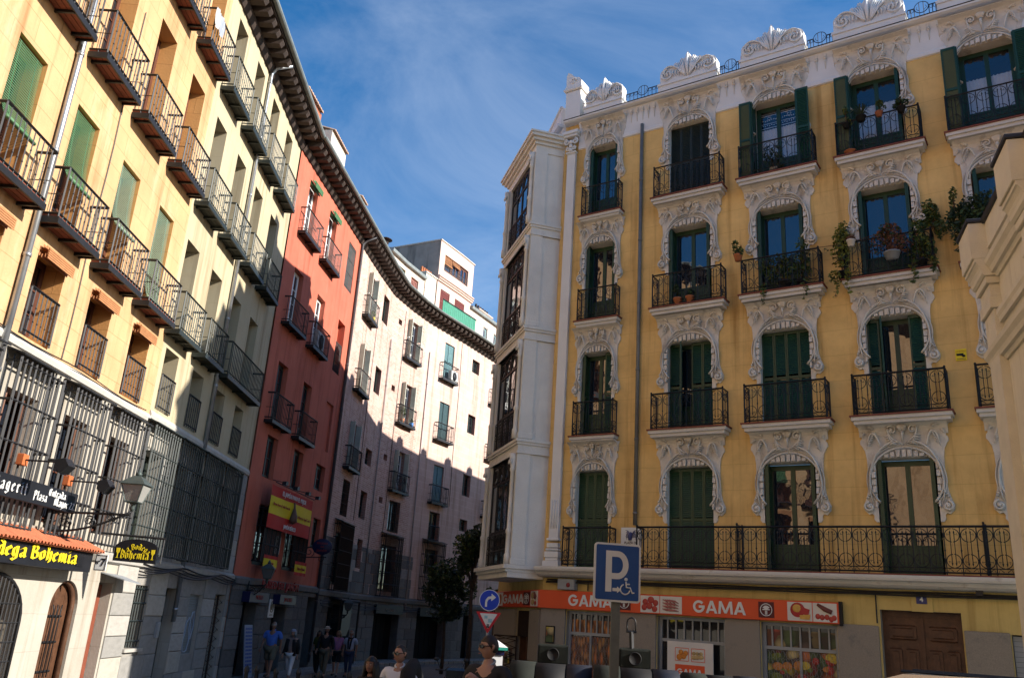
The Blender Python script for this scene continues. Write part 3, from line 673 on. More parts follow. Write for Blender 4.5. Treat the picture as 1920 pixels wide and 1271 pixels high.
for k in range(4): cb.tube([(t_, -0.13-0.02*k, 2.98-0.05*k-0.10*abs(sin((t_-19+k*0.4)*1.0))) for t_ in [19.5+i*0.35 for i in range(21)]], 0.016, 4)
cb.obj('cable', IRON, CB.e)
# ------------------------------------------------------------------ red building
PLN = [(-7.85, 26.5), (-6.9, 34.4), (-6.5, 37.6), (-6.08, 40.3), (-5.34, 42.44), (-4.56, 44.23), (-3.66, 45.85), (-2.68, 47.6), (-0.56, 51.8), (2.4, 57.6)]
RB = Bld('red_building', 'salmon red stucco block between the cream and the pale pink buildings', (*PLN[0], 0), atan2(7.9, 0.95))
RL = 7.957
rh = []
for z0, z1, c1, c2 in ((14.75, 17.02, 1.66, 4.06), (11.3, 13.48, 1.48, 4.0), (7.9, 10.02, 1.36, 3.9)): rh += [(c1-0.46, c1+0.46, z0, z1), (c2-0.46, c2+0.46, z0, z1)]
rh += [(6.3, 7.34, 14.95, 16.95), (6.28, 7.2, 11.3, 13.46, 0.30), (6.2, 7.1, 8.1, 10.0, 0.10)]
rh4 = [(0.95, 1.9, 6.15, 7.52), (3.5, 4.45, 6.15, 7.55), (6.0, 7.1, 6.52, 7.5), (1.2, 2.5, 3.42, 5.3), (3.85, 5.35, 3.42, 5.3), (6.5, 7.4, 4.4, 5.5)]
wall(RB, 'wall', [RED, RED], 0.0, RL, 3.0, 17.65, rh + rh4, 0.24)
for i, h in enumerate(rh[:6]):
    c = (h[0]+h[1])/2; window(RB, c, h[2], 0.92, round(h[3]-h[2], 3), 0.18, [WHITE2, WHITE2, WHITE2, WHITE2, GREEN2, GREEN2][i], 2, 3, 0.45)
    balcony(RB, c-0.08, h[2], 1.75, 0.30, 0.88, IRON, IRON_R, False)
gme = MB()
for i in range(8): gme.bar((0.06+i*0.13, 0.03, 0.0), (0.06+i*0.13, 0.03, 2.0), 0.022)
for zz in (0.1, 0.7, 1.3, 1.9): gme.bar((0, 0.03, zz), (1.04, 0.03, zz), 0.026)
gmesh = gme.mesh('window_grille', IRON)
inst(gmesh, 'window_grille', RB.e, (6.3, 0, 14.95)); window(RB, 6.82, 14.95, 1.02, 2.0, 0.18, GREEN2, 2, 3)
inst(gmesh, 'window_grille', RB.e, (6.3, 0.0, 11.32), 0, (0.85, 1, 0.62)); window(RB, 6.74, 11.3, 0.9, 1.25, 0.26, GREEN2, 2, 2)
nb = MB(); nb.box(6.28, 7.2, 0.28, 0.3, 12.56, 13.46); nb.obj('blind_niche', RED, RB.e)
nb = MB(); nb.box(6.2, 7.1, 0.09, 0.1, 8.1, 10.0); nb.obj('blind_niche', RED, RB.e)
for h in rh4:
    c = (h[0]+h[1])/2; window(RB, c, h[2], round(h[1]-h[0], 3)-0.004, round(h[3]-h[2], 3), 0.16, GREEN2, 2, 2, 0, GLASS_D)
for c in (1.85, 4.6):
    pip(RB, 'window_cage', cage_mesh(1.4, 0.30, 1.75, IRON, 4, 0.12, False), c, 0, 3.5)
bl = blind_mesh(0.86, 0, BL_G, roll=0.10)
pip(RB, 'roller_blind', bl, 4.06, 0.0, 16.98); pip(RB, 'roller_blind', bl, 1.66, 0.0, 16.98)
rgh = [(1.0, 2.1, 0.12, 2.28), (3.55, 4.75, 0.12, 2.2), (7.0, 7.9, 0.12, 2.65)]
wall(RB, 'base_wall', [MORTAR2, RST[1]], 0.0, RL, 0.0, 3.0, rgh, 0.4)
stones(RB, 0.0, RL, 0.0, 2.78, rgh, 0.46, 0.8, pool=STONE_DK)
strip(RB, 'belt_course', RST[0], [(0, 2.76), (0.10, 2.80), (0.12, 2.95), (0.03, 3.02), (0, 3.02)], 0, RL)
for h in rgh:
    dd = MB(); dd.box(h[0], h[1], 0.36, 0.4, 0.12, h[3]); dd.box(h[0]+0.08, (h[0]+h[1])/2-0.03, 0.33, 0.36, 0.3, h[3]-0.15); dd.box((h[0]+h[1])/2+0.03, h[1]-0.08, 0.33, 0.36, 0.3, h[3]-0.15)
    dd.obj('door', DOOR_D, RB.e)
drainpipe(RB, RL-0.06, 0.3, 17.55, 0.07, 0.06, mat('dark_pipe_paint', (0.10, 0.10, 0.11), 0.5, 0.3, 0.2, 3), top=[(0.05, 0.25, 17.75), (0.1, 0.62, 17.95)])
ac = MB(); ac.bbox(-0.42, 0.42, -0.15, 0.15, 0, 0.62, 0.02, 0)
ac.lathe([(0.24, 0), (0.25, 0.02)], 16, (0, 0, 0), 1)
ac.v = ac.v[:-32] + [(p[0], -0.16-p[2], 0.31+p[1]) for p in ac.v[-32:]]
for i in range(5): ac.box(-0.22, 0.22, -0.185, -0.178, 0.15+i*0.075, 0.155+i*0.075+0.006, 1)
AC_ME = ac.mesh('air_conditioner', [mat('white_enamel', (0.62, 0.62, 0.60), 0.5, 0, 0.06), IRON])
o = tag(inst(AC_ME, 'air_conditioner', None, tuple(RB.e.matrix_basis @ Vector((0, 0, 0)))), 'white air conditioner box with round fan standing on a salmon red building balcony', 'air conditioner')
def world(B, t, d, z):
    M_ = Matrix.Translation(B.e.location) @ Matrix.Rotation(B.e.rotation_euler.z, 4, 'Z'); return tuple(M_ @ Vector(B.pos(t, d, z)))
def wrot(B, t): return B.e.rotation_euler.z + B.rot(t)
o.location = world(RB, 3.95, 0.13, 11.33); o.rotation_euler = (0, 0, wrot(RB, 0)); o.scale = (0.95, 0.7, 1.15)
# ------------------------------------------------------------------ pale pink building on the bend
PK = Curved('pink_building', 'long pale pink building curving away along the street with small balconies and a stone base', PLN[1:])
T = lambda t: t - RL
PC = PK.c
cols_ = [(10.1, 1.0), (16.4, 1.12), (20.33, 1.0), (26.15, 0.95)]
fl_ = [(14.78, 16.95), (11.36, 13.52), (7.97, 10.0)]
ph = []
for c, w in cols_:
    for z0, z1 in fl_: ph.append((T(c-w/2), T(c+w/2), z0, z1))
ph4 = [(T(c-w/2), T(c+w/2), 6.0, 7.5) for c, w in cols_]
sm_ = [(T(12.25), T(13.2), z0, z1) for z0, z1 in ((15.57, 16.92), (12.04, 13.3), (8.62, 9.36), (6.19, 7.42))] + [(T(22.95), T(23.85), z0, z1) for z0, z1 in ((16.1, 16.9), (12.44, 13.55), (8.82, 10.04), (6.85, 7.5))]
sq_ = [(T(14.67), T(15.05), z-0.14, z+0.14, 0.2) for z in (16.4, 12.9, 9.4, 7.35)]
lo_ = [(T(9.5), T(10.7), 3.2, 5.3), (T(15.5), T(17.0), 3.2, 5.35), (T(19.75), T(20.95), 4.3, 5.55), (T(12.6), T(13.35), 4.05, 5.3), (T(23.15), T(24.0), 4.4, 5.4)]
allh = ph + ph4 + sm_ + sq_ + lo_
TE = T(32.8)
wall(PK, 'wall', [BRICK, BRICK_R], 0.0, T(17.9), 3.0, 17.65, [h for h in allh if h[1] < T(17.9)], 0.26, tcuts=PC)
wall(PK, 'wall', [PINK, BRICK_R], T(17.9), TE, 3.0, 17.65, [h for h in allh if h[0] > T(17.9)], 0.26, tcuts=PC)
SHUT_C = mat('pale_grey_green_shutter', (0.50, 0.52, 0.44), 0.6, 0, 0.12, 4); SHUT_B = mat('faded_teal_shutter', (0.13, 0.25, 0.27), 0.6, 0, 0.15, 4); SHUT_D = mat('dark_teal_shutter', (0.04, 0.085, 0.095), 0.6, 0, 0.15, 4)
for ci, (c, w) in enumerate(cols_):
    for fi, (z0, z1) in enumerate(fl_):
        h = round(z1-z0, 3); window(PK, T(c), z0, w-0.01, h, 0.2, [WHITE2, WHITE2, SHUT_B, SHUT_B][ci], 2, 3, 0.45)
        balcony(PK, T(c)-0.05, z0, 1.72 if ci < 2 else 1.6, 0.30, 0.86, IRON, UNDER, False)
        ms = [SHUT_C, SHUT_C, SHUT_B, SHUT_D][ci] if fi != 1 else [SHUT_C, SHUT_C, SHUT_D, SHUT_B][ci]
        lw = round(w/2-0.02, 3); lw = lw if (ci == 2 or (ci == 3 and fi != 1)) else round(w/4, 3); me = louvre_mesh(lw, h-0.06, ms)
        if ci == 2 or (ci == 3 and fi != 1):
            for k in range(2): pip(PK, 'shutter', me, T(c)-w/2+0.01+k*(lw+0.02), -0.09, z0+0.03, 0.0 if k else 0.06)
        else:
            pip(PK, 'shutter', me, T(c)-w/2+0.02, -0.02, z0+0.03, -1.75); pip(PK, 'shutter', me, T(c)+w/2-0.02, -0.02, z0+0.03, pi+1.5)
    z0, z1 = 6.0, 7.5
    window(PK, T(c), z0, w-0.01, 1.5, 0.2, GREEN2, 2, 2, 0, GLASS_D)
    if ci in (0, 1): 
        inst(gmesh, 'window_grille', PK.e, PK.pos(T(c)-w/2+0.02, 0.02, z0), (0, 0, PK.rot(T(c))), (w*0.94, 1, 0.72))
    else: pip(PK, 'railing', railing_mesh(w-0.02, 0.04, 0.75, IRON), T(c), 0, z0+0.02)
for h in sm_ + lo_[3:]:
    c = (h[0]+h[1])/2; window(PK, c, h[2], round(h[1]-h[0]-0.01, 3), round(h[3]-h[2], 3), 0.2, GREEN2, 2, 2, 0, GLASS_D)
for h in sq_:
    c = (h[0]+h[1])/2; nb = MB(); nb.box(-0.19, 0.19, 0.17, 0.2, 0, 0.28); 
    if ('vent',) not in _c: _c[('vent',)] = nb.mesh('vent', DARK)
    pip(PK, 'vent', _c[('vent',)], c, 0.0, h[2])
for h, zt in zip(lo_[:3], (5.68, 5.8, 5.92)):
    c = (h[0]+h[1])/2; window(PK, c, h[2], round(h[1]-h[0]-0.01, 3), round(h[3]-h[2], 3), 0.2, GREEN2, 2, 3, 0, GLASS_D)
    pip(PK, 'window_cage', cage_mesh(1.8, 0.3, round(zt-2.95, 2), IRON, 6, 0.115), c-0.02, 0, 2.95)
pgh = [(T(9.6), T(10.9), 0.12, 2.3), (T(12.0), T(12.9), 0.12, 2.0), (T(15.45), T(17.9), 0.12, 2.2), (T(19.5), T(22.1), 0.12, 2.2), (T(24.2), T(25.4), 0.12, 2.4)]
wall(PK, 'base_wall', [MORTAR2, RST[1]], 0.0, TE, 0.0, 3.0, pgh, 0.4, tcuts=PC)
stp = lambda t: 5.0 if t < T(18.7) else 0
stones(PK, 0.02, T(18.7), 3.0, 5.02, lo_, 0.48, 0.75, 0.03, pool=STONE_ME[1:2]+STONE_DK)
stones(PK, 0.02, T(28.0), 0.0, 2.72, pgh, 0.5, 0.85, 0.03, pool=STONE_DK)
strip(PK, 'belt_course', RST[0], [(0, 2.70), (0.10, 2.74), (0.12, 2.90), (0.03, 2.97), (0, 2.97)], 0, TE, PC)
for h in pgh:
    c = (h[0]+h[1])/2; w = h[1]-h[0]; dd = MB(); dd.box(-w/2, w/2, 0.36, 0.4, 0, h[3]-0.12)
    for i in range(int(w/0.45)): dd.box(-w/2+0.05+i*0.45, -w/2+0.45+i*0.45, 0.33, 0.36, 0.15, h[3]-0.3)
    pip(PK, 'door', dd.mesh('door', DOOR_D), c, 0, 0.12)
drainpipe(PK, T(14.0), 3.0, 15.2, 0.06, 0.03, mat('thin_grey_pipe', (0.35, 0.31, 0.30), 0.6, 0, 0.1)); drainpipe(PK, T(18.35), 2.4, 15.9, 0.05, 0.035, mat('pale_thin_pipe', (0.5, 0.42, 0.40), 0.6, 0, 0.1))
cb = MB()
for t_, z0_, z1_ in ((11.6, 6, 15.5), (15.4, 5.9, 17.2), (21.6, 8.0, 17.4)): cb.tube([PK.pos(T(t_+0.03*sin(z)), 0.02, z) for z in [z0_+(z1_-z0_)*i/10 for i in range(11)]], 0.012, 4)
for k in range(3): cb.tube([PK.pos(T(t_), 0.13+0.02*k, 2.62-0.12*k-0.08*abs(sin(t_*0.9+k))) for t_ in [8.2+i*0.5 for i in range(32)]], 0.018, 4)
cb.obj('cable', IRON, PK.e)
# ------------------------------------------------------------------ shared eaves: board, rafter tails, gutter, roof
TILE = masonry('old_roof_tile', (0.34, 0.16, 0.10), (0.28, 0.13, 0.085), (0.16, 0.08, 0.055), 0.22, 0.36, 0.02, nv=0.3)
rf = MB(); rf.prism([(-0.56, 17.74), (0.05, 17.74), (0.05, 17.95), (-0.62, 17.95), (-0.64, 17.86)], -0.11, 0.11, 0, 'x')
RAF = rf.mesh('rafter_tail', RAFT)
def eaves(B, t0, t1, tc=(), back=9.0):
    strip(B, 'cornice_board', RAFT, [(0, 17.50), (0.05, 17.52), (0.10, 17.60), (0.13, 17.66), (0.16, 17.735), (0, 17.735)], t0, t1, tc)
    strip(B, 'eaves_board', RAFT, [(0, 17.952), (0.66, 17.952), (0.68, 18.02), (0, 18.02)], t0, t1, tc)
    pr = [(0.66+0.09+0.09*cos(radians(a)), 18.08+0.09*sin(radians(a))) for a in range(180, 361, 30)] + [(0.75+0.075*cos(radians(a)), 18.08+0.075*sin(radians(a))) for a in range(360, 179, -30)]
    strip(B, 'gutter', ZINCD, pr, t0, t1, tc)
    strip(B, 'roof', TERRA, [(0.70, 18.03), (0.70, 18.10), (-back+4, 20.3), (-back, 18.2), (-back, 0), (-back+0.3, 0), (-back+0.3, 18.0), (-0.02, 18.03)], t0, t1, tc)
    t = t0+0.25
    while t < t1-0.05:
        pip(B, 'rafter_tail', RAF, t, 0, 0); t += 0.455
eaves(OB, 10.0, 18.5); strip(OB, 'cornice_board', RAFT, [(0, 17.5), (0.66, 17.9), (0.68, 18.02), (0, 18.02)], -30, 10.0); strip(OB, 'roof', TERRA, [(0.70, 18.03), (0.70, 18.10), (-5, 20.3), (-9, 18.2), (-9, 0), (-8.7, 0), (-8.7, 18.0), (0.0, 18.03)], -30, 10)
eaves(CB, 18.5, 26.5); eaves(RB, 0.0, RL); eaves(PK, 0.0, TE, PC)
# ------------------------------------------------------------------ yellow corner building
YELLOW = masonry('ochre_yellow_scored_stucco', (0.82, 0.545, 0.20), (0.83, 0.555, 0.21), (0.70, 0.455, 0.155), 2.4, 0.62, 0.008, nv=0.24, bump=0.18, stain=(0.56, 0.31, 0.10), stain_at=0.55, sscale=0.25, strk=0.22)
YELLOW2 = masonry('pale_yellow_ground_floor_paint', (0.62, 0.47, 0.17), (0.63, 0.48, 0.18), (0.55, 0.41, 0.15), 3.0, 1.2, 0.004, nv=0.2, bump=0.2, stain=(0.42, 0.30, 0.11), stain_at=0.6)
GRANITE = mat('speckled_grey_granite', (0.28, 0.245, 0.20), 0.8, 0, 0.2, 60, bump=0.15, bs=80, spots=((0.16, 0.15, 0.14), 3, 0.58))
YB = Bld('yellow_corner_building', 'ochre yellow corner building with ornate white window surrounds and scrolled roof parapet', (11.172, 16.588, 0), radians(-33.961))
YC = [-10.57, -7.86, -5.42, -2.93, -0.44]
SL = [3.64, 7.10, 10.41, 13.70]; WT = [6.17, 9.47, 12.81, 16.05]
YE = 1.9
yh = []
for fi in range(4):
    for ci, c in enumerate(YC):
        w = 0.96 if ci == 0 else 1.20
        yh.append((c-w/2, c+w/2, SL[fi], WT[fi]))
wall(YB, 'wall', [YELLOW, WHITE], -11.95, YE, 3.45, 17.1, yh, 0.30)
# shutter and glazing state of every window: C closed, G glazed with leaves folded square, O leaves open on the wall, H half, L left open
state = [['C', 'C', 'G', 'G', 'G'], ['R', 'H', 'C', 'P', 'G'], ['G', 'G', 'G', 'G', 'G'], ['G', 'D', 'O', 'L', 'O']]
for fi in range(4):
    for ci, c in enumerate(YC):
        w = 0.96 if ci == 0 else 1.20; h = round(WT[fi]-SL[fi]-0.02, 3); st = state[fi][ci]; z = SL[fi]+0.01
        curt = st in 'OL' 
        o = window(YB, c, z, round(w-0.01, 3), h, 0.26, GREEN, 2, 1, 0.62, GLASS_T if curt else GLASS)
        if curt:
            lc = MB(); n = 24; k = 0.66 if ci >= 3 else 0.99
            zt = z+0.62+(h-0.75)*k
            def cv(z0, z1, jag=0.0):
                b0 = len(lc.v); vs = []
                for i in range(n*2+1):
                    x = -w/2+0.08+(w-0.16)*i/(n*2); y = 0.07+0.012*sin(i*1.9); vs += [(x, y, z0), (x, y, z1+jag*(i % 4 == 1))]
                lc.add(vs, [(2*i, 2*i+2, 2*i+3, 2*i+1) for i in range(n*2)], 0, True)
            if ci == 2:
                cv(0.45, h*0.72); 
                for zz, tt in ((h*0.74, 0.018), (h*0.80, 0.015), (h*0.905, 0.02), (h*0.93, 0.012)): lc.box(-w/2+0.08, w/2-0.08, 0.066, 0.07, zz, zz+tt)
                for i in range(18):
                    x = -w/2+0.1+(w-0.2)*i/17; lc.ball((x, 0.066, h*0.775+0.02*(i % 2)), 0.018, 0.004, 0.018, 5, 4); lc.ball((x, 0.066, h*0.84+0.03*abs(((i % 6)-2.5)/2.5)), 0.022, 0.004, 0.02, 5, 4)
                for x in (-0.27, 0.27):
                    lc.tube([(x+0.05*sin(a)**3, 0.066, h*0.87+0.045*(cos(a)-0.35*cos(2*a)-0.2*cos(3*a))) for a in [i*pi/8 for i in range(16)]], 0.008, 4, closed=True)
            else: cv(0.45, h*0.70, 0.02)
            lc.obj('curtain', LACE, o)
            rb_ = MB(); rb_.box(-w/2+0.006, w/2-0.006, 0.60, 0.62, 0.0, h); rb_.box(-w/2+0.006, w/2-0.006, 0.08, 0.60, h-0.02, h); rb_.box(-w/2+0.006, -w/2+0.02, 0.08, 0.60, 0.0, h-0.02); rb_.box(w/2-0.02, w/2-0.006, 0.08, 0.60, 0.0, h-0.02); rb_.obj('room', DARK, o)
        sw = w/2; f2 = round(sw/2-0.004, 3); y = -0.02
        def leaf(x, wd, ang, yy=y, m=GREEN):
            q = inst(louvre_mesh(wd, h-0.02, m), 'shutter', o, (x, yy-0.26+0.26, 0.01), (0, 0, ang)); q.location = (x, yy, 0.01); return q
        m = GREEN2 if st == 'D' else GREEN
        if st in 'CD':
            for k in range(4): leaf(-w/2+0.005+k*(f2+0.004), f2, 0, -0.13 if ci else -0.13, m)
        elif st == 'G':
            for sx, a in ((-1, -pi/2+0.10), (1, -pi/2-0.10)): leaf(sx*(w/2-0.025), f2, a, -0.02); leaf(sx*(w/2-0.065), f2, a, -0.02)
        elif st in 'OL':
            for sx in ((-1, 1) if st == 'O' else (-1,)):
                leaf(sx*w/2 if sx < 0 else w/2, f2+0.02, pi if sx < 0 else 0, -0.52)
                leaf(sx*(w/2-0.01), f2+0.06, -pi/2, -0.15)
            if st == 'L': leaf(w/2-0.025, f2, -pi/2-0.1); leaf(w/2-0.065, f2, -pi/2-0.1)
        elif st == 'R': leaf(-w/2+0.03, f2, -pi/2+0.1); leaf(-w/2+0.07, f2, -pi/2+0.1); leaf(w/2-f2-0.01, f2, 0, -0.2); 
        elif st == 'H':
            leaf(-w/2+0.005, f2, 0, -0.13); leaf(w/2-2*f2-0.01, f2, 0, -0.13); leaf(w/2-f2-0.005, f2, 0, -0.13); leaf(-w/2+f2+0.02, f2, -pi/2+0.3, -0.13)
        elif st == 'P':
            leaf(-w/2+0.005, f2-0.04, 0.0, -0.18); leaf(-w/2+f2-0.02, f2, pi/2+0.25-pi, -0.16); leaf(w/2-f2-0.005, f2, 0, -0.2)
# ---- the moulded surround: plate, rim, scrolls and leaves; voussoirs are pieces of their own
def half_outline(top, w2):
    o = [(0.95, top), (0.89, top-0.10), (0.855, top-0.22), (0.85, top-0.30), (0.885, top-0.34), (0.895, top-0.42), (0.85, top-0.48), (0.83, top-0.53), (0.80, 0.18), (0.775, 0.0), (0.77, -0.25), (0.78, -0.50), (0.80, -0.72), (0.84, -0.88), (0.90, -1.02), (0.885, -1.13), (0.80, -1.22), (0.73, -1.20), (0.695, -1.25), (0.705, -1.32), (0.66, -1.38), (w2, -1.38)]
    return o
def hs(a):      # horseshoe rim: x, z at parameter a from 0 (crown) to 1 (foot)
    th = a*radians(132)
    return (0.705*sin(th), -0.52+0.705*cos(th)*(1.0 if th < pi/2 else 0.92))
def surround(w2, top, name='window_surround'):
    mb = MB(); ho = half_outline(top, w2); D0 = -0.028
    # plate in two halves, each bounded inside by the horseshoe
    inner = [hs(i/20) for i in range(21)]
    for sg in (-1, 1):
        p = [(sg*x, z) for x, z in ho] + [(sg*(max(w2, x) if z < -0.45 else x), z) for x, z in reversed(inner)]
        p = p[:len(ho)] + [(sg*(w2+0.002), inner[-1][1]-0.1)] + p[len(ho):] + [(0, top)]
        mb.prism(p, D0, -0.001)
        # raised rim following the horseshoe, doubled
        for k, (off, r, yy) in enumerate(((0.03, 0.024, -0.062), (0.10, 0.013, -0.055))):
            pts = []
            for i in range(0, 23):
                a = i/20; x, z = hs(min(a, 1)); th = min(a, 1)*radians(132); f = off*(1-0.55*max(0, a-0.45))
                pts.append((sg*(x+f*sin(th)), yy, z+f*cos(th)))
            mb.tube(pts, [r*(0.55+0.45*min(1, i/6)) for i in range(23)], 6)
        # outer sweep: ogee from crown to shoulder and down to the scroll
        pts = bez([(sg*0.02, -0.06, 0.30), (sg*0.22, -0.075, 0.42), (sg*0.55, -0.075, 0.30), (sg*0.74, -0.07, -0.05), (sg*0.80, -0.07, -0.55), (sg*0.69, -0.07, -0.98)], 18)
        mb.tube(pts, [0.012+0.013*sin(pi*i/18) for i in range(19)], 6)
        # foot scroll
        mb.tube(spiral(sg*0.775, -1.06, 0.105, 0.03, pi/2 if sg > 0 else pi/2, -1.35*sg, 22, -0.068), [0.030]*10+[0.030-0.0012*i for i in range(13)], 6)
        mb.ball((sg*0.775, -0.07, -1.06), 0.045, 0.035, 0.045, 8, 6)
        for q in range(3): mb.ball((sg*(0.80-0.03*q), -0.06, -0.86+0.045*q), 0.034, 0.03, 0.02, 6, 4)
        # centre volute beside the shell
        mb.tube([(sg*x, y, z) for x, y, z in bez([(0.06, -0.075, 0.33), (0.15, -0.085, 0.36), (0.30, -0.085, 0.42), (0.30, -0.085, top-0.10)], 8)] + spiral(sg*0.215, top-0.155, 0.10, 0.03, 0.4 if sg > 0 else pi-0.4, 1.2*sg, 18, -0.085), [0.010+0.013*min(1, i/8) for i in range(9)] + [0.023-0.0005*i for i in range(19)], 6)
        mb.ball((sg*0.215, -0.08, top-0.155), 0.042, 0.03, 0.042, 8, 5)
        # fern leaf on the shoulder: curled stem with leaflets
        st = bez([(sg*0.46, -0.07, 0.24), (sg*0.50, -0.085, 0.40), (sg*0.55, -0.09, top-0.12), (sg*0.68, -0.09, top-0.13), (sg*0.72, -0.08, 0.30)], 14)
        mb.tube(st, [0.015+0.010*sin(pi*i/14) for i in range(15)], 6)
        for q in range(6):
            f = q/5; cx = sg*(0.59+0.15*f*0.9); cz = top-0.22-0.28*f
            mb.tube([(cx-sg*0.055, -0.065, cz+0.035), (cx, -0.09, cz+0.01), (cx+sg*0.03, -0.065, cz-0.055)], [0.012, 0.022*(1-0.4*f), 0.006], 5)
        # seed-head sprigs curling outward
        mb.tube(bez([(sg*0.60, -0.07, top-0.12), (sg*0.66, -0.085, top-0.02), (sg*0.74, -0.085, top-0.10), (sg*0.72, -0.08, top-0.02)], 8), [0.026]*5+[0.02, 0.016, 0.012, 0.01], 6)
        mb.tube(spiral(sg*0.72, top-0.065, 0.05, 0.02, pi/2, 0.8*sg, 8, -0.075), 0.014, 5)
        for q in range(3): mb.tube([(sg*0.76, -0.06, top-0.20), (sg*(0.80+0.012*q), -0.08, top-0.185-0.03*q), (sg*(0.835), -0.07, top-0.165-0.05*q)], [0.012, 0.018, 0.008], 5)
        for q in range(5):
            a = q/4; mb.tube([(sg*(0.12+0.06*a), -0.06, 0.30+0.03*q), (sg*(0.20+0.1*a), -0.09, 0.30+0.045*q), (sg*(0.31+0.06*a), -0.06, 0.265+0.05*q)], [0.008, 0.022, 0.006], 5)
    # shell at the crown
    for k in range(-3, 4):
        a = k*0.36; mb.tube([(0.03*sin(a), -0.07, top-0.20), (0.085*sin(a), -0.115, top-0.11+0.05*cos(a)), (0.115*sin(a), -0.085, top-0.09+0.085*cos(a))], [0.016, 0.030, 0.016], 6)
    mb.tube([(0, -0.07, top-0.20), (0, -0.10, top-0.27), (0, -0.06, 0.34)], [0.04, 0.03, 0.01], 6)
    # cavetto under the slab above, dying into the plate
    mb.prism([(-0.001, top-0.26), (-0.030, top-0.26), (-0.040, top-0.16), (-0.065, top-0.09), (-0.11, top-0.04), (-0.19, top-0.006), (-0.001, top-0.006)], -0.90, 0.90, 0, 'x')
    # reveal-side lining
    return mb.mesh(name, WHITE)
def vous_mesh():
    mb = MB(); x = 0.5
    mb.add([(-x, 0, -0.5), (x, 0, -0.5), (x, 0, 0.5), (-x, 0, 0.5), (-x, -0.75, -0.46), (x, -0.95, -0.46), (x, -0.95, 0.42), (-x, -0.75, 0.42), (-x, -0.6, -0.5), (x, -0.6, -0.5), (x, -0.6, 0.5), (-x, -0.6, 0.5)],
           [(4, 5, 6, 7), (8, 9, 5, 4), (9, 10, 6, 5), (10, 11, 7, 6), (11, 8, 4, 7), (0, 1, 9, 8), (1, 2, 10, 9), (2, 3, 11, 10), (3, 0, 8, 11)])
    return mb.mesh('voussoir', WHITE)
VM = vous_mesh()
SUR = {}
for fi in range(4):
    top = [0.76, 0.72, 0.68, 0.84][fi]
    for ci, c in enumerate(YC):
        sx = 0.80 if ci == 0 else 1.0
        k = (top, ci == 0)
        if k not in SUR: SUR[k] = surround(0.60 if ci else 0.60, top)
        o = pip(YB, 'window_surround', SUR[k], c, 0.0, WT[fi], 0, (sx, 1.55, 1))
        # infill behind the teeth
        if ('inf',) not in _c:
            mb = MB()
            for sg in (-1, 1):
                p = [(sg*0.60, -1.1)] + [(sg*x, z) for x, z in [hs(i/20) for i in range(20, 3, -1)] if x > 0.60 and z < 0]
                mb.prism(p, -0.022, -0.001)
            p = [hs(i/20) for i in range(0, 12) if hs(i/20)[1] > 0.0]; p = [(-x, z) for x, z in reversed(p)] + p[1:]
            p = [(p[0][0], 0.001)] + p + [(p[-1][0], 0.001)]
            mb.prism(p, -0.022, -0.001); _c[('inf',)] = mb.mesh('arch_backing', WHITE)
        inst(_c[('inf',)], 'arch_backing', o, (0, 0, 0))
        if (fi == 0 and ci == 4): continue
        for i in range(-3, 4):      # over the head
            x = i*0.118; th = math.asin(min(1, abs(x)/0.705)); z1 = -0.52+0.705*cos(th)-0.01
            q = inst(VM, 'voussoir', o, (x, -0.02, z1/2+0.004), (0, 0, 0), (0.088, 0.050+0.022*(i % 2), max(0.04, z1-0.006)))
        for sg in (-1, 1):          # down the jambs
            for i in range(6):
                z = -0.20-i*0.16; 
                xo = 0.0
                for s_ in range(21):
                    xx, zz = hs(s_/20)
                    if zz < z and xx > 0.5: xo = xx; break
                xo = max(xo, 0.64)
                q = inst(VM, 'voussoir', o, (sg*(0.60+xo)/2, -0.02, z), (0, pi/2, 0), (0.138, 0.045+0.02*(i % 2), max(0.04, xo-0.60-0.01)))
# ---- balconies of the yellow building
def fancy_unit(b, x0, x1, y0, y1, h):
    """one bay of the wrought pattern between two uprights: two C-scroll circles and a pair of arrow bars"""
    L_ = hypot(x1-x0, y1-y0); ux, uy = (x1-x0)/L_, (y1-y0)/L_; c = L_/2
    P = lambda t, z: (x0+ux*t, y0+uy*t, z)
    r = min(0.46*L_, 0.135)
    for cz, up in ((h-0.04-r, 1), (0.14+r, -1)):
        for a0, a1 in ((95, 265), (-85, 85)): b.tube([P(c+r*cos(radians(a0+(a1-a0)*i/8)), cz+r*sin(radians(a0+(a1-a0)*i/8))) for i in range(9)], 0.0085, 4)
        for s in (-1, 1):
            b.tube([P(c+s*0.25*r, cz-up*0.5*r), P(c+s*0.30*r, cz+up*0.15*r), P(c+s*0.75*r, cz+up*0.05*r), P(c+s*0.62*r, cz+up*0.32*r)], 0.007, 4)
    for s in (-1, 1):
        x = c+s*0.27*r; zt, zb = h-0.04-r*0.7, 0.14+r*0.7
        b.tube([P(x, zb), P(x, zt)], 0.0075, 4)
        for z, u in ((zt, 1), (zb, -1)): b.tube([P(x, z), P(x, z+u*0.06)], [0.018, 0.002], 4)
    for s in (-1, 1): b.tube([P(c+s*0.1*L_, 0.07), P(c+s*0.33*L_, 0.13), P(c+s*0.42*L_, 0.06), P(c+s*0.3*L_, 0.055)], 0.007, 4)
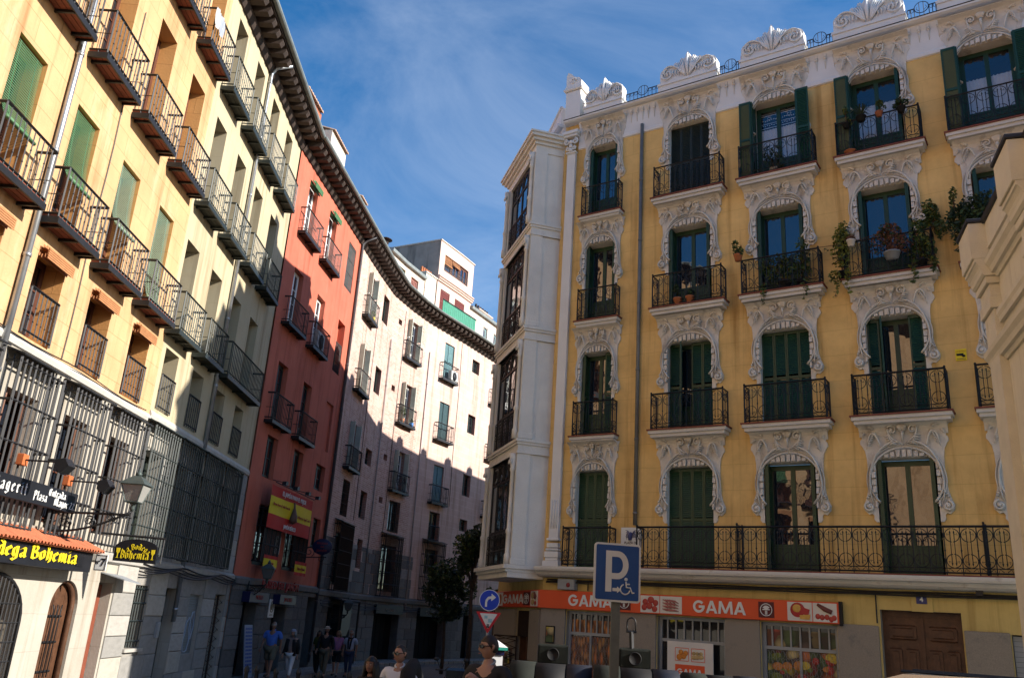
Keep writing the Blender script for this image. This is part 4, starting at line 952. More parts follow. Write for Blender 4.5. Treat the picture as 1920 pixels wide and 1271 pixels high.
def fancy_rail(w, d, h, units, du=1, m=IRON, sides=(True, True), name='railing'):
    k = ('f', w, d, h, units, sides)
    if k in _c: return _c[k]
    b = MB(); x = w/2
    sg = [((-x, -d), (x, -d), units)]
    if d > 0.1:
        if sides[0]: sg.append(((-x, 0), (-x, -d), du))
        if sides[1]: sg.append(((x, -d), (x, 0), du))
    for (a, c, n) in sg:
        for z, t in ((0.045, 0.022), (0.135, 0.012), (h, 0.034)): b.bar((*a, z), (*c, z), t)
        for i in range(n+1):
            p = (a[0]+(c[0]-a[0])*i/n, a[1]+(c[1]-a[1])*i/n); b.bar((*p, 0.0), (*p, h), 0.030 if i in (0, n) else 0.015); b.ball((*p, h*0.5), 0.02, n=5, m=4)
            if i < n: q = (a[0]+(c[0]-a[0])*(i+1)/n, a[1]+(c[1]-a[1])*(i+1)/n); fancy_unit(b, *p, *q, h) if False else fancy_unit(b, p[0], q[0], p[1], q[1], h)
    for px, py in ((-x, -d), (x, -d)): b.ball((px, py, h+0.03), 0.028, n=6, m=5); b.ball((px, py, h*0.3), 0.026, n=5, m=4); b.ball((px, py, h*0.68), 0.026, n=5, m=4)
    _c[k] = b.mesh(name, m); return _c[k]
def yslab(w, d):
    k = ('ys', w, d)
    if k in _c: return _c[k]
    b = MB(); x = w/2
    for (i, z0, z1, mi) in ((0.0, -0.035, 0.0, 1), (0.03, -0.115, -0.037, 0), (0.075, -0.20, -0.117, 0)): b.box(-x+i, x-i, -d+i, -0.001, z0, z1, mi)
    _c[k] = b.mesh('balcony', [WHITE3, RUST]); return _c[k]
for fi in (1, 2, 3):
    for ci, c in enumerate(YC):
        w = 1.40 if ci == 0 else 2.10; d = 0.30 if ci == 0 else 0.42
        o = pip(YB, 'balcony', yslab(w, d), c+0.03, 0, SL[fi])
        inst(fancy_rail(w-0.2, d-0.06, 0.92, 4 if ci == 0 else 6), 'railing', o, (0, 0, 0))
# first floor ledge and long railing
YT = [-11.95, YE]
strip(YB, 'balcony_ledge', WHITE3, [(0, 3.40), (0.22, 3.42), (0.30, 3.47), (0.33, 3.545), (0.44, 3.55), (0.46, 3.60), (0.46, 3.66), (0, 3.66)], -12.0, YE)
strip(YB, 'ledge_tiles', RUST, [(0, 3.663), (0.44, 3.663), (0.44, 3.69), (0, 3.69)], -9.4, YE)
o = pip(YB, 'railing', fancy_rail(1.36, 0.32, 0.96, 4), -10.56, 0.0, 3.69)
L1 = YE+9.1
o = pip(YB, 'railing', fancy_rail(L1, 0.40, 0.96, round(L1/0.30), 1), -9.1+L1/2, 0.0, 3.69)
for s in (-6.6, -1.55): pip(YB, 'railing', fancy_rail(0.38, 0.02, 1.0, 1), s, 0.19, 3.69, pi/2)
# cornice band, little drop corbels, roof ledge
band = []
for (a, b) in ((-11.45, YC[0]-0.62), (YC[0]+0.62, YC[1]-0.8), (YC[1]+0.8, YC[2]-0.8), (YC[2]+0.8, YC[3]-0.8), (YC[3]+0.8, YC[4]-0.8), (YC[4]+0.8, YE)):
    strip(YB, 'frieze', WHITE2, [(0, 16.12), (0.045, 16.14), (0.055, 16.22), (0.03, 16.26), (0.03, 16.90), (0.10, 17.04), (0.10, 17.06), (0, 17.06)], a, b)
    n = max(1, int((b-a-0.1)/0.17))
    if ('drop',) not in _c:
        mb = MB(); mb.ball((0, -0.055, 0.0), 0.045, 0.05, 0.045, 8, 6); mb.tube([(0, -0.05, 0.02), (0, -0.035, -0.32)], [0.03, 0.004], 6); mb.box(-0.035, 0.035, -0.10, -0.03, 0.03, 0.13); _c[('drop',)] = mb.mesh('frieze_drop', WHITE)
    if n < 12:
        for i in range(n): pip(YB, 'frieze_drop', _c[('drop',)], a+(b-a)*(i+0.5)/n, 0.0, 16.88)
strip(YB, 'frieze', WHITE2, [(0.001, 16.13), (0.026, 16.14), (0.026, 16.9), (0.09, 17.03), (0.09, 17.055), (0.001, 17.055)], -11.4, YE)
strip(YB, 'roof_ledge', WHITE2, [(0, 17.062), (0.20, 17.065), (0.27, 17.10), (0.27, 17.15), (-0.35, 17.15), (-0.35, 17.062)], -11.9, YE)
strip(YB, 'ledge_lead', DARK, [(0.285, 17.153), (0.285, 17.17), (-0.35, 17.17), (-0.35, 17.153)], -11.9, YE)
def acro(hw, name='acroterion'):
    mb = MB(); mb.box(-hw, hw, -0.22, 0.18, 0.0, 0.30); mb.box(-hw-0.02, hw+0.02, -0.25, 0.2, 0.22, 0.30)
    k = hw/0.88
    ho = [(0, 1.24), (0.05, 1.15), (0.07, 1.05), (0.13, 1.0), (0.16, 1.06), (0.22, 1.04), (0.24, 0.95), (0.31, 0.92), (0.36, 0.96), (0.42, 0.93), (0.45, 0.86), (0.52, 0.84), (0.58, 0.88), (0.66, 0.86), (0.74, 0.84), (0.82, 0.78), (0.86, 0.70), (0.86, 0.30)]
    mb.prism([(x*k, z) for x, z in ho] + [(-x*k, z) for x, z in reversed(ho[1:])], -0.14, 0.12)
    for sg in (-1, 1):
        mb.tube(spiral(sg*0.62*k, 0.60, 0.20, 0.05, pi/2, -1.3*sg, 24, -0.16), [0.035]*14+[0.035-0.0022*i for i in range(11)], 6)
        mb.ball((sg*0.62*k, -0.16, 0.60), 0.05, 0.04, 0.05, 8, 5)
        for q in range(5):
            a = 0.12+q*0.13; mb.tube([(sg*0.03*k, -0.15, 0.34), (sg*(0.08+0.22*a)*k, -0.21, 0.50+0.24*(1-a)), (sg*(0.14+0.40*a)*k, -0.16, 1.06-0.30*a)], [0.010, 0.026, 0.010], 5)
        mb.tube([(sg*x*k, -0.15, z) for x, y, z in bez([(0.05, 0, 0.36), (0.4, 0, 0.30), (0.75, 0, 0.36), (0.83, 0, 0.62)], 10)], 0.02, 6)
        mb.tube([(sg*x*k, -0.19, z) for x, y, z in bez([(0.06, 0, 0.40), (0.30, 0, 0.85), (0.62, 0, 0.98), (0.80, 0, 0.70)], 12)], [0.012]+[0.03]*8+[0.022, 0.016, 0.01, 0.006], 6)
        for q in range(6): mb.tube([(sg*(0.22+0.09*q)*k, -0.17, 0.66+0.025*q), (sg*(0.27+0.09*q)*k, -0.20, 0.56+0.02*q), (sg*(0.25+0.085*q)*k, -0.16, 0.46+0.01*q)], [0.008, 0.022, 0.006], 5)
    mb.tube([(0, -0.14, 0.32), (0, -0.20, 0.75), (0, -0.16, 1.16)], [0.03, 0.06, 0.02], 6)
    return mb.mesh(name, WHITE2)
A1 = acro(0.88); A0 = acro(0.64)
for ci, c in enumerate(YC): pip(YB, 'acroterion', A0 if ci == 0 else A1, c, 0, 17.17)
def roof_rail(w):
    b = MB(); x = w/2
    for z in (0.04, 0.46): b.bar((-x, 0, z), (-0.16, 0, z), 0.022); b.bar((0.16, 0, z), (x, 0, z), 0.022); 
    b.bar((-0.16, 0, 0.04), (0.16, 0, 0.04), 0.022)
    b.tube([(0.165*cos(a), 0, 0.45+0.165*sin(a)) for a in [i*pi/9 for i in range(18)]], 0.011, 4, closed=True)
    n = max(2, int((x-0.16)/0.13))
    for sg in (-1, 1):
        for i in range(n+1):
            px = sg*(0.17+(x-0.17)*i/n); b.bar((px, 0, 0), (px, 0, 0.46), 0.014)
            if i < n: b.tube([(px+sg*0.06+0.05*cos(a), 0, 0.40+0.05*sin(a)) for a in [j*pi/5 for j in range(10)]], 0.006, 4, closed=True)
        b.bar((sg*0.05, 0, 0.04), (sg*0.05, 0, 0.60), 0.012)
        b.tube([(sg*0.05, 0, 0.35), (sg*0.12, 0, 0.42), (sg*0.10, 0, 0.48)], 0.007, 4)
    return b.mesh('roof_railing', mat('blue_black_iron', (0.02, 0.028, 0.05), 0.5, 0.2, 0.2, 5))
for i in range(4):
    a = YC[i]+(0.68 if i == 0 else 0.92); b = YC[i+1]-0.92; pip(YB, 'roof_railing', roof_rail(round(b-a, 2)), (a+b)/2, 0.0, 17.17)
pip(YB, 'roof_railing', roof_rail(0.42), -11.38, 0.0, 17.17)
cp = MB(); cp.lathe([(0.11, 0), (0.12, 0.5), (0.10, 0.52), (0.10, 0.9), (0.13, 0.93), (0.13, 1.0), (0.08, 1.0)], 12); pip(YB, 'chimney_pot', cp.mesh('chimney_pot', POT), -6.38, -0.55, 17.16)
# corner pinnacle and pilaster
mb = MB(); mb.bbox(-0.26, 0.26, -0.22, 0.3, 0, 1.05, 0.02); mb.bbox(-0.33, 0.33, -0.29, 0.37, 1.05, 1.16, 0.03); mb.bbox(-0.29, 0.29, -0.25, 0.33, 1.16, 1.24, 0.02)
mb.prism([(-0.27, 1.24), (0.27, 1.24), (0.27, 1.38), (0.20, 1.48), (0.02, 1.56), (-0.10, 1.70), (-0.22, 1.78), (-0.27, 1.66)], -0.22, 0.28)
mb.tube(spiral(-0.02, 1.40, 0.12, 0.03, 0, 1.2, 14, -0.23), 0.025, 5); pip(YB, 'corner_pinnacle', mb.mesh('corner_pinnacle', WHITE2), -11.62, 0.0, 17.15)
mb = MB(); mb.box(-0.14, 0.14, -0.10, 0, 0.75, 12.4)
for i in (-0.08, 0, 0.08): mb.tube([(i, -0.105, 1.0), (i, -0.105, 1.75)], 0.018, 5)
for z0, z1, e in ((0, 0.16, 0.10), (0.16, 0.24, 0.05), (0.24, 0.40, 0.07), (0.42, 0.48, 0.05), (0.5, 0.62, 0.03), (0.68, 0.75, 0.04)): mb.bbox(-0.14-e, 0.14+e, -0.10-e, 0, z0, z1, 0.015)
for z0, z1, e in ((12.35, 12.42, 0.03), (12.9, 12.98, 0.10), (12.98, 13.1, 0.14)): mb.bbox(-0.14-e, 0.14+e, -0.12-e, 0, z0, z1, 0.015)
for sg in (-1, 1):
    mb.tube(spiral(sg*0.13, 12.75, 0.11, 0.02, pi/2, -1.3*sg, 16, -0.15), 0.032, 6); mb.tube(spiral(sg*0.10, 12.52, 0.07, 0.02, pi/2, -1.2*sg, 12, -0.14), 0.025, 6)
for q in range(3): mb.ball((0, -0.16, 12.45+0.14*q), 0.07, 0.06, 0.07, 8, 5)
pip(YB, 'pilaster', mb.mesh('pilaster', WHITE2), -11.66, 0, 3.66)
drainpipe(YB, -9.31, 4.74, 16.4, 0.07, 0.05, mat('old_grey_pipe', (0.20, 0.20, 0.19), 0.6, 0.3, 0.2, 3))
# ---- chamfer, oriel and street wing
JX, JY = -11.95, 0.0
ang = radians(-33.961)
def ybl(px, py):        # world plan point to the building's frame
    dx, dy = px-11.172, py-16.588; return (dx*cos(-ang)-dy*sin(-ang), dx*sin(-ang)+dy*cos(-ang))
jw = (11.172+0.82943*JX, 16.588-0.55861*JX)
ca = radians(-15); d2 = (sin(ca), cos(ca)); K1 = (jw[0]+d2[0]*4.5, jw[1]+d2[1]*4.5)
wa = radians(30); K2 = (K1[0]+sin(wa)*36, K1[1]+cos(wa)*36)
class Sub:
    def __init__(s, B, o, a): s.e = B.e; s.o = o; s.a = a
    def pos(s, t, d, z): return (s.o[0]+cos(s.a)*t+sin(s.a)*d, s.o[1]+sin(s.a)*t-cos(s.a)*d, z)
    def rot(s, t): return s.a
# the chamfer runs from K1 to J when seen from outside (left to right)
c0 = ybl(*K1); c1 = ybl(*jw); CH = Sub(YB, c0, atan2(c1[1]-c0[1], c1[0]-c0[0]))
k2 = ybl(*K2); WG = Sub(YB, k2, atan2(c0[1]-k2[1], c0[0]-k2[0]))
wall(CH, 'chamfer_wall', [YELLOW, WHITE], 0, 4.5, 3.45, 17.1, [], 0.3)
strip(CH, 'frieze', WHITE2, [(0, 16.12), (0.045, 16.14), (0.055, 16.22), (0.03, 16.26), (0.03, 16.90), (0.10, 17.04), (0.10, 17.06), (0, 17.06)], 0, 4.5)
strip(CH, 'roof_ledge', WHITE2, [(0, 17.062), (0.20, 17.065), (0.27, 17.10), (0.27, 17.15), (-0.35, 17.15), (-0.35, 17.062)], 0, 4.5)
# raking parapet over the chamfer
mb = MB(); mb.prism([(0.2, 17.15), (4.25, 17.15), (4.25, 17.95), (3.2, 17.75), (2.2, 17.62), (0.2, 17.55)], -0.1, 0.2)
for i in range(9): mb.ball((0.6+i*0.42, -0.11, 17.42), 0.09, 0.05, 0.11, 7, 5)
mb.tube([(0.2, -0.1, 17.55), (2.2, -0.1, 17.62), (3.2, -0.1, 17.75), (4.25, -0.1, 17.95)], 0.06, 6)
pip(CH, 'parapet', mb.mesh('parapet', WHITE2), 0, 0, 0)
wall(WG, 'wing_wall', [YELLOW, WHITE], 0, 36, 0.0, 16.5, [(t-0.55, t+0.55, z, z+2.2) for t in [2+2.5*i for i in range(14)] for z in SL], 0.2)
for i in range(14):
    for z in SL: window(WG, 2+2.5*i, z, 1.1, 2.2, 0.18, GREEN, 2, 1, 0.6)
strip(WG, 'roof_ledge', WHITE2, [(0, 15.6), (0.05, 15.7), (0.05, 16.35), (0.25, 16.50), (0.25, 16.55), (-0.35, 16.55), (-0.35, 15.6)], 0, 36)
for i in range(14): inst(A1, 'acroterion', YB.e, WG.pos(2+2.5*i, 0, 16.56), (0, 0, WG.rot(0)), (0.35, 1, 0.42))
# roof deck and hidden back walls close the block for the sun
mb = MB(); e2 = ybl(11.172+0.82943*YE, 16.588-0.55861*YE); b1 = (YE, 16.0); b2 = ybl(K2[0]+6, K2[1]-2)
mb.prism([(-11.8, 0.42), (YE, 0.42), b1, b2, (k2[0]+0.2, k2[1]), (c0[0]+0.25, c0[1]+0.2)], 16.2, 16.5, 0, 'z')
mb.obj('roof_deck', TERRA, YB.e)
mb = MB(); mb.box(YE-0.2, YE, 0.002, 16, 0, 17.05); mb.obj('party_wall', LIME, YB.e)
# ---- oriel
ORW = mat('weathered_cream_plaster', (0.77, 0.73, 0.64), 0.85, 0, 0.10, 1.5, bump=0.3, bs=30, spots=((0.34, 0.30, 0.24), 2.0, 0.60), streak=0.25)
OW, OL_ = 0.92, 3.1; t1_ = 4.45; t0_ = t1_-OL_
def oriel():
    x0, x1, D = t0_, t1_, OW
    root = pip(CH, 'oriel', (lambda m_: m_.mesh('oriel', ORW))(build_oriel_body(x0, x1, D)), 0, 0, 0); return root
FZ = [3.66, 7.05, 10.35, 13.65, 16.3]
def build_oriel_body(x0, x1, D):
    mb = MB()
    # floor slabs with mouldings, and the base
    for i, z in enumerate(FZ):
        if i == 0:
            mb.box(x0-0.14, x1+0.06, -D-0.20, 0, z-0.10, z); mb.box(x0-0.10, x1+0.02, -D-0.14, 0, z-0.18, z-0.10); mb.box(x0-0.05, x1, -D-0.08, 0, z-0.32, z-0.18)
        elif i == 4:
            mb.box(x0, x1, -D, 0, z-0.25, z); mb.box(x0-0.06, x1+0.06, -D-0.06, 0, z, z+0.10); mb.box(x0-0.14, x1+0.14, -D-0.14, 0, z+0.10, z+0.20); mb.box(x0-0.22, x1+0.22, -D-0.22, 0, z+0.20, z+0.30); mb.box(x0-0.26, x1+0.26, -D-0.26, 0, z+0.30, z+0.36)
        else:
            mb.box(x0, x1, -D, 0, z-0.42, z); mb.box(x0-0.07, x1+0.07, -D-0.07, 0, z-0.10, z-0.02); mb.box(x0-0.04, x1+0.04, -D-0.04, 0, z-0.17, z-0.10); mb.box(x0-0.03, x1+0.03, -D-0.03, 0, z-0.42, z-0.36)
    for i in range(4):
        z0, z1 = FZ[i], FZ[i+1]-(0.42 if i < 3 else 0.25)
        # side panel: corner pilaster and recessed panel
        mb.box(x1-0.06, x1-0.03, -D+0.38, 0, z0, z1); mb.box(x1-0.38, x1, -D, -D+0.38, z0, z1); mb.bbox(x1-0.40, x1+0.02, -D-0.02, -D+0.40, z0, z0+0.16, 0.01)
        mb.box(x0, x0+0.30, -D, -D+0.38, z0, z1); mb.box(x0+0.03, x0+0.06, -D+0.38, 0, z0, z1)
        # front colonnettes and mid mullion
        for px in (x0+0.15, x1-0.17):
            mb.lathe([(0.09, z0), (0.09, z0+0.25), (0.065, z0+0.3), (0.065, z0+0.8), (0.085, z0+0.83), (0.085, z0+0.9), (0.06, z0+0.95), (0.055, z1-0.5), (0.075, z1-0.48), (0.075, z1-0.4), (0.06, z1-0.38), (0.10, z1-0.18), (0.11, z1)], 10, (px, -D-0.06, 0))
            for sg in (-1, 1): mb.tube(spiral(px+sg*0.07, z1-0.24, 0.06, 0.015, pi/2, -1.1*sg, 10, -D-0.15), 0.02, 5)
    return mb
orl = oriel()
OG = glass('oriel_glass', (0.03, 0.032, 0.035), 0.26)
for i in range(4):
    z0, z1 = FZ[i], FZ[i+1]-(0.42 if i < 3 else 0.25); h = z1-z0; w = OL_-0.75; cx = (t0_+t1_)/2-0.04
    f = MB(); n = 4; D = OW-0.10; zt = h-0.62
    for k in range(n+1): f.box(-w/2+w*k/n-0.02, -w/2+w*k/n+0.02, -0.03, 0.03, 0, h)
    for zz in (0, 0.95, zt, h-0.06): f.box(-w/2, w/2, -0.028, 0.028, zz, zz+0.055)
    f.tube(arc(0, zt-0.35, w*0.55, 25, 155, 14, -0.01, 0.9), 0.018, 5)
    for k in range(n): 
        xx = -w/2+w*(k+0.5)/n; f.tube([(xx+0.2*cos(a), -0.01, zt+0.28+0.2*sin(a)) for a in [j*pi/8 for j in range(16)]], 0.014, 4, closed=True)
        f.tube([(xx-0.3, -0.01, zt+0.03), (xx, -0.01, zt+0.5)], 0.012, 4); f.tube([(xx+0.3, -0.01, zt+0.03), (xx, -0.01, zt+0.5)], 0.012, 4)
    wf = inst(f.mesh('oriel_window', mat('dark_iron_frame', (0.03, 0.03, 0.03), 0.5, 0.2, 0.2, 4)), 'oriel_window', orl, (cx, -D, z0))
    p = MB(); p.box(-w/2, w/2, 0.0, 0.008, 0.0, h); p.obj('pane', OG, wf)
    r = MB(); m_ = round(w/0.16)
    for k in range(m_+1): r.bar((-w/2+w*k/m_, -0.06, 0.03), (-w/2+w*k/m_, -0.06, 0.9), 0.016)
    for zz in (0.05, 0.45, 0.9): r.bar((-w/2, -0.06, zz), (w/2, -0.06, zz), 0.02)
    for k in range(m_):
        xx = -w/2+w*(k+0.5)/m_
        for zz in (0.25, 0.68): r.tube([(xx+0.075*cos(a), -0.065, zz+0.15*sin(a)) for a in [j*pi/5 for j in range(10)]], 0.007, 4, closed=True)
    r.obj('railing', IRON, wf)
# ---- ground floor of the corner
gh_ = [(-11.20, -9.92, 0.5, 2.60), (-8.70, -7.03, 0.12, 2.60), (-6.19, -4.55, 0.5, 2.60), (-3.66, -2.13, 0.12, 2.98), (-1.28, 0.3, 0.12, 2.62)]
wall(YB, 'shop_wall', [YELLOW2, GRANITE], -11.95, YE, 0.0, 3.42, gh_, 0.35)
wall(CH, 'shop_wall', [YELLOW2, GRANITE], 0, 4.5, 0.0, 3.42, [(2.3, 3.6, 0.12, 2.55)], 0.35)
def gran(B, a, b, z0, z1, taper=0.0):
    mb = MB(); p = 0.07; n = 2 if b-a > 0.5 else 1; zs_ = [z0, (z0+z1)*0.5, z1] if z1-z0 > 1.2 else [z0, z1]
    for i in range(len(zs_)-1):
        mb = MB(); w = (b-a)-0.004; mb.bbox(-w/2, w/2, -p, 0.0, 0, zs_[i+1]-zs_[i]-0.012, 0.014); pip(B, 'stone', mb.mesh('stone', GRANITE), (a+b)/2, 0.0, zs_[i])
for a, b in ((-11.94, -11.22), (-9.90, -9.32), (-9.32, -8.72), (-7.01, -6.21), (-4.53, -3.70), (-2.10, -1.30), (0.32, 1.0), (1.0, YE)): gran(YB, a, b, 0.0, 2.66)
for a, b in ((-11.20, -9.92), (-6.19, -4.55)): gran(YB, a+0.01, b-0.01, 0.0, 0.5)
for a, b in ((0.02, 1.1), (1.1, 2.28), (3.62, 4.48)): gran(CH, a, b, 0.0, 2.6)
LAMPB = None
ORW = mat('weathered_cream_plaster', (0.77, 0.73, 0.64), 0.85, 0, 0.10, 1.5, bump=0.3, bs=30, spots=((0.34, 0.30, 0.24), 2.0, 0.60), streak=0.25)
SHOPG = glass('shop_window_glass', (0.02, 0.02, 0.022), 0.03)
def shop_window(s0, s1, z0, z1, seed, B=YB, poster=None):
    w = s1-s0; c = (s0+s1)/2; f = MB(); h = z1-z0; zt = h-0.52
    f.box(-w/2, -w/2+0.07, 0, 0.06, 0, h); f.box(w/2-0.07, w/2, 0, 0.06, 0, h); f.box(-w/2+0.07, w/2-0.07, 0.002, 0.06, h-0.07, h); f.box(-w/2+0.07, w/2-0.07, 0.002, 0.06, 0, 0.07); f.box(-w/2+0.07, w/2-0.07, -0.006, 0.06, zt-0.05, zt+0.02)
    n = 8
    for i in range(1, n): f.box(-w/2+w*i/n-0.018, -w/2+w*i/n+0.018, 0.005, 0.04, zt+0.02, h-0.07)
    f.box(-0.025, 0.025, 0.0, 0.05, 0.07, zt-0.05)
    o = pip(B, 'shop_window', f.mesh('shop_window', STEEL), c, -0.12, z0)
    p = MB(); p.box(-w/2+0.06, w/2-0.06, 0.05, 0.056, 0.06, h-0.06); p.obj('pane', SHOPG, o)
    return o
def food(name, cols, scale, stretch=(1, 1, 1), seed=0.0, rot=0.0):
    """printed food photograph: blobs of fruit, bread or roots in their own colours"""
    m = bpy.data.materials.new(name); m.use_nodes = True; t = m.node_tree; b = t.nodes['Principled BSDF']; l = t.links.new
    tcn = t.nodes.new('ShaderNodeTexCoord'); mp_ = t.nodes.new('ShaderNodeMapping'); mp_.inputs['Scale'].default_value = stretch; mp_.inputs['Location'].default_value = (seed, 0, seed*1.7); mp_.inputs['Rotation'].default_value = (0, rot, 0)
    v = t.nodes.new('ShaderNodeTexVoronoi'); v.inputs['Scale'].default_value = scale; n = t.nodes.new('ShaderNodeTexNoise'); n.inputs['Scale'].default_value = scale*1.2; n.inputs['Detail'].default_value = 6
    r = t.nodes.new('ShaderNodeValToRGB'); e = r.color_ramp.elements; r.color_ramp.interpolation = 'CONSTANT'
    while len(e) < len(cols): e.new(0.5)
    for i, c in enumerate(cols): e[i].position = i/len(cols); e[i].color = (*c, 1)
    r2 = t.nodes.new('ShaderNodeValToRGB'); r2.color_ramp.elements[0].color = (1.1, 1.1, 1.1, 1); r2.color_ramp.elements[1].color = (0.25, 0.22, 0.2, 1); r2.color_ramp.elements[0].position = 0.25; r2.color_ramp.elements[1].position = 0.62
    sp_ = t.nodes.new('ShaderNodeSeparateColor'); mu = t.nodes.new('ShaderNodeMixRGB'); mu.blend_type = 'MULTIPLY'; mu.inputs[0].default_value = 1
    mu2 = t.nodes.new('ShaderNodeMixRGB'); mu2.blend_type = 'OVERLAY'; mu2.inputs[0].default_value = 0.5
    l(tcn.outputs['Object'], mp_.inputs[0]); l(mp_.outputs[0], v.inputs[0]); l(mp_.outputs[0], n.inputs[0]); l(v.outputs['Color'], sp_.inputs[0]); l(sp_.outputs[0], r.inputs[0]); l(v.outputs['Distance'], r2.inputs[0])
    l(r.outputs[0], mu.inputs[1]); l(r2.outputs[0], mu.inputs[2]); l(mu.outputs[0], mu2.inputs[1]); l(n.outputs[0], mu2.inputs[2]); l(mu2.outputs[0], b.inputs['Base Color'])
    b.inputs['Roughness'].default_value = 0.4; return m
F_BREAD = food('bread_photo_print', [(0.42, 0.15, 0.03), (0.55, 0.24, 0.06), (0.30, 0.09, 0.02), (0.50, 0.18, 0.04)], 7, (2.2, 1, 0.75), 1.0, 0.35)
F_CARROT = food('carrot_photo_print', [(0.55, 0.17, 0.03), (0.50, 0.13, 0.02), (0.12, 0.07, 0.04), (0.45, 0.22, 0.05)], 5, (2.5, 1, 0.7), 4.0, -0.4)
F_FRUIT = food('fruit_photo_print', [(0.50, 0.06, 0.04), (0.55, 0.42, 0.05), (0.06, 0.10, 0.03), (0.50, 0.40, 0.18), (0.48, 0.14, 0.04), (0.10, 0.06, 0.05)], 4.2, (1, 1, 1), 2.0)
def pane_print(o, x0, x1, z0, z1, m, y=0.044, name='poster'):
    p = MB(); p.box(x0, x1, y, y+0.004, z0, z1); p.obj(name, m, o)
o = shop_window(-11.20, -9.92, 0.5, 2.60, 1); pane_print(o, -0.56, -0.02, 0.08, 1.5, F_BREAD); pane_print(o, 0.02, 0.56, 0.08, 1.5, F_CARROT); pane_print(o, -0.56, 0.56, 1.6, 1.9, F_BREAD, 0.044)
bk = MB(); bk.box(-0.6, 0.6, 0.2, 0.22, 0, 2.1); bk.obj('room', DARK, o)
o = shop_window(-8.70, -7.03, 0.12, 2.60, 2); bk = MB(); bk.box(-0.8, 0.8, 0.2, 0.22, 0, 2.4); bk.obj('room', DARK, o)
sw_ = MB()
for sx in (-0.68, 0.68):
    for k in range(5): sw_.tube([(sx+0.06*sin(z*9+k), 0.09, z) for z in [0.3+k*0.3+i*0.03 for i in range(11)]], 0.035, 5)
sw_.obj('frosted_wave', mat('frosted_glass_film', (0.45, 0.52, 0.55), 0.4, 0, 0.05), o)
o = shop_window(-6.19, -4.55, 0.5, 2.60, 3); pane_print(o, -0.74, 0.74, 0.08, 1.95, F_FRUIT)
fp = [MB() for _ in range(4)]; rf_ = random.Random(11)
for i in range(34):
    px, pz, rr = rf_.uniform(-0.64, 0.64), rf_.uniform(0.16, 1.42), rf_.uniform(0.06, 0.15); fp[i % 4].ball((px, 0.040, pz), rr, 0.006+0.0002*i, rr*rf_.uniform(0.7, 1.0), 14, 6)
for mb_, cc in zip(fp, (('watermelon_print', (0.42, 0.05, 0.04)), ('lemon_print', (0.62, 0.46, 0.06)), ('apple_print', (0.16, 0.20, 0.04)), ('peach_print', (0.55, 0.22, 0.05)))): mb_.obj('fruit_print', mat(cc[0], cc[1], 0.45, 0, 0.3, 16), o)['kind'] = 'stuff'
ms = MB()
for i in range(14):
    for j in range(9):
        if (i+j) % 1 == 0: ms.tube([(-0.72+i*0.11+0.045*cos(a)+(0.055 if j % 2 else 0), -0.015, 0.15+j*0.16+0.085*sin(a)) for a in [q*pi/3 for q in range(6)]], 0.004, 3, closed=True)
mm = ms.mesh('wire_mesh', STEEL); inst(mm, 'wire_mesh', o, (0, 0, 0))
o2 = kids(YB.e)
mm2 = inst(mm, 'wire_mesh', [q for q in o2 if q.name.startswith('shop_window')][0], (0, 0, 0)); mm2.scale = (0.78, 1, 1)
# street door no. 4: double panelled leaves
dm = MB(); 
for sg in (-1, 1):
    a, b = (-0.74, -0.02) if sg < 0 else (0.02, 0.74)
    dm.box(a, b, 0, 0.06, 0, 2.745)
    for (p0, p1, q0, q1) in ((a+0.10, b-0.10, 2.28, 2.58), (a+0.08, (a+b)/2-0.04, 0.9, 2.12), ((a+b)/2+0.04, b-0.08, 0.9, 2.12), (a+0.10, b-0.10, 0.15, 0.75)):
        dm.bbox(p0, p1, -0.035, 0.01, q0, q1, 0.03); dm.bbox(p0+0.06, p1-0.06, -0.055, -0.03, q0+0.06, q1-0.06, 0.02)
dm.box(-0.03, 0.03, -0.03, 0.05, 0, 2.74); dm.box(-0.76, 0.76, -0.02, 0.08, 2.74, 2.86); dm.box(-0.765, -0.735, -0.01, 0.07, 0, 2.74); dm.box(0.735, 0.765, -0.01, 0.07, 0, 2.74)
do = pip(YB, 'door', dm.mesh('door', WOOD), -2.895, -0.22, 0.12)
kn = MB(); kn.ball((-0.1, -0.05, 1.1), 0.035); kn.ball((0.1, -0.05, 1.1), 0.035); kn.obj('door_knob', mat('old_brass', (0.35, 0.22, 0.07), 0.35, 0.9, 0.1), do)
mb = MB(); mb.box(-0.20, 0.20, -0.035, 0, 0, 0.44); pip(YB, 'keystone', mb.mesh('keystone', YELLOW2), -2.83, 0.001, 2.97)
rs = MB()
for i in range(26): rs.box(-0.78, 0.78, 0.1, 0.12+0.02*(i % 2), i*0.095, i*0.095+0.09)
pip(YB, 'roller_shutter', rs.mesh('roller_shutter', STEEL), -0.49, 0, 0.13)
rs = MB()
for i in range(16): rs.box(-0.63+i*0.08, -0.63+i*0.08+0.05, 0.02, 0.06, 1.75, 2.43)
vd = pip(CH, 'vent_grille', rs.mesh('vent_grille', IRON_R), 2.95, 0, 0.12)
rs = MB(); rs.box(-0.65, 0.65, 0.33, 0.35, 0, 2.43); rs.box(-0.63, -0.58, 0.1, 0.33, 0, 1.75); rs.box(0.3, 0.36, 0.0, 0.3, 0, 1.75); rs.box(-0.2, 0.25, 0.2, 0.33, 0.9, 1.5); pip(CH, 'shop_door', rs.mesh('shop_door', WOOD), 2.95, 0, 0.12)
lt = MB()
lt.box(-0.02, 0.02, -0.02, 0.02, 0, 1.75); lt.box(0.6, 0.64, -0.02, 0.02, 0, 1.75); lt.box(0.02, 0.6, -0.02, 0.02, 1.71, 1.75); lt.box(0.02, 0.6, -0.02, 0.02, 0, 0.05)
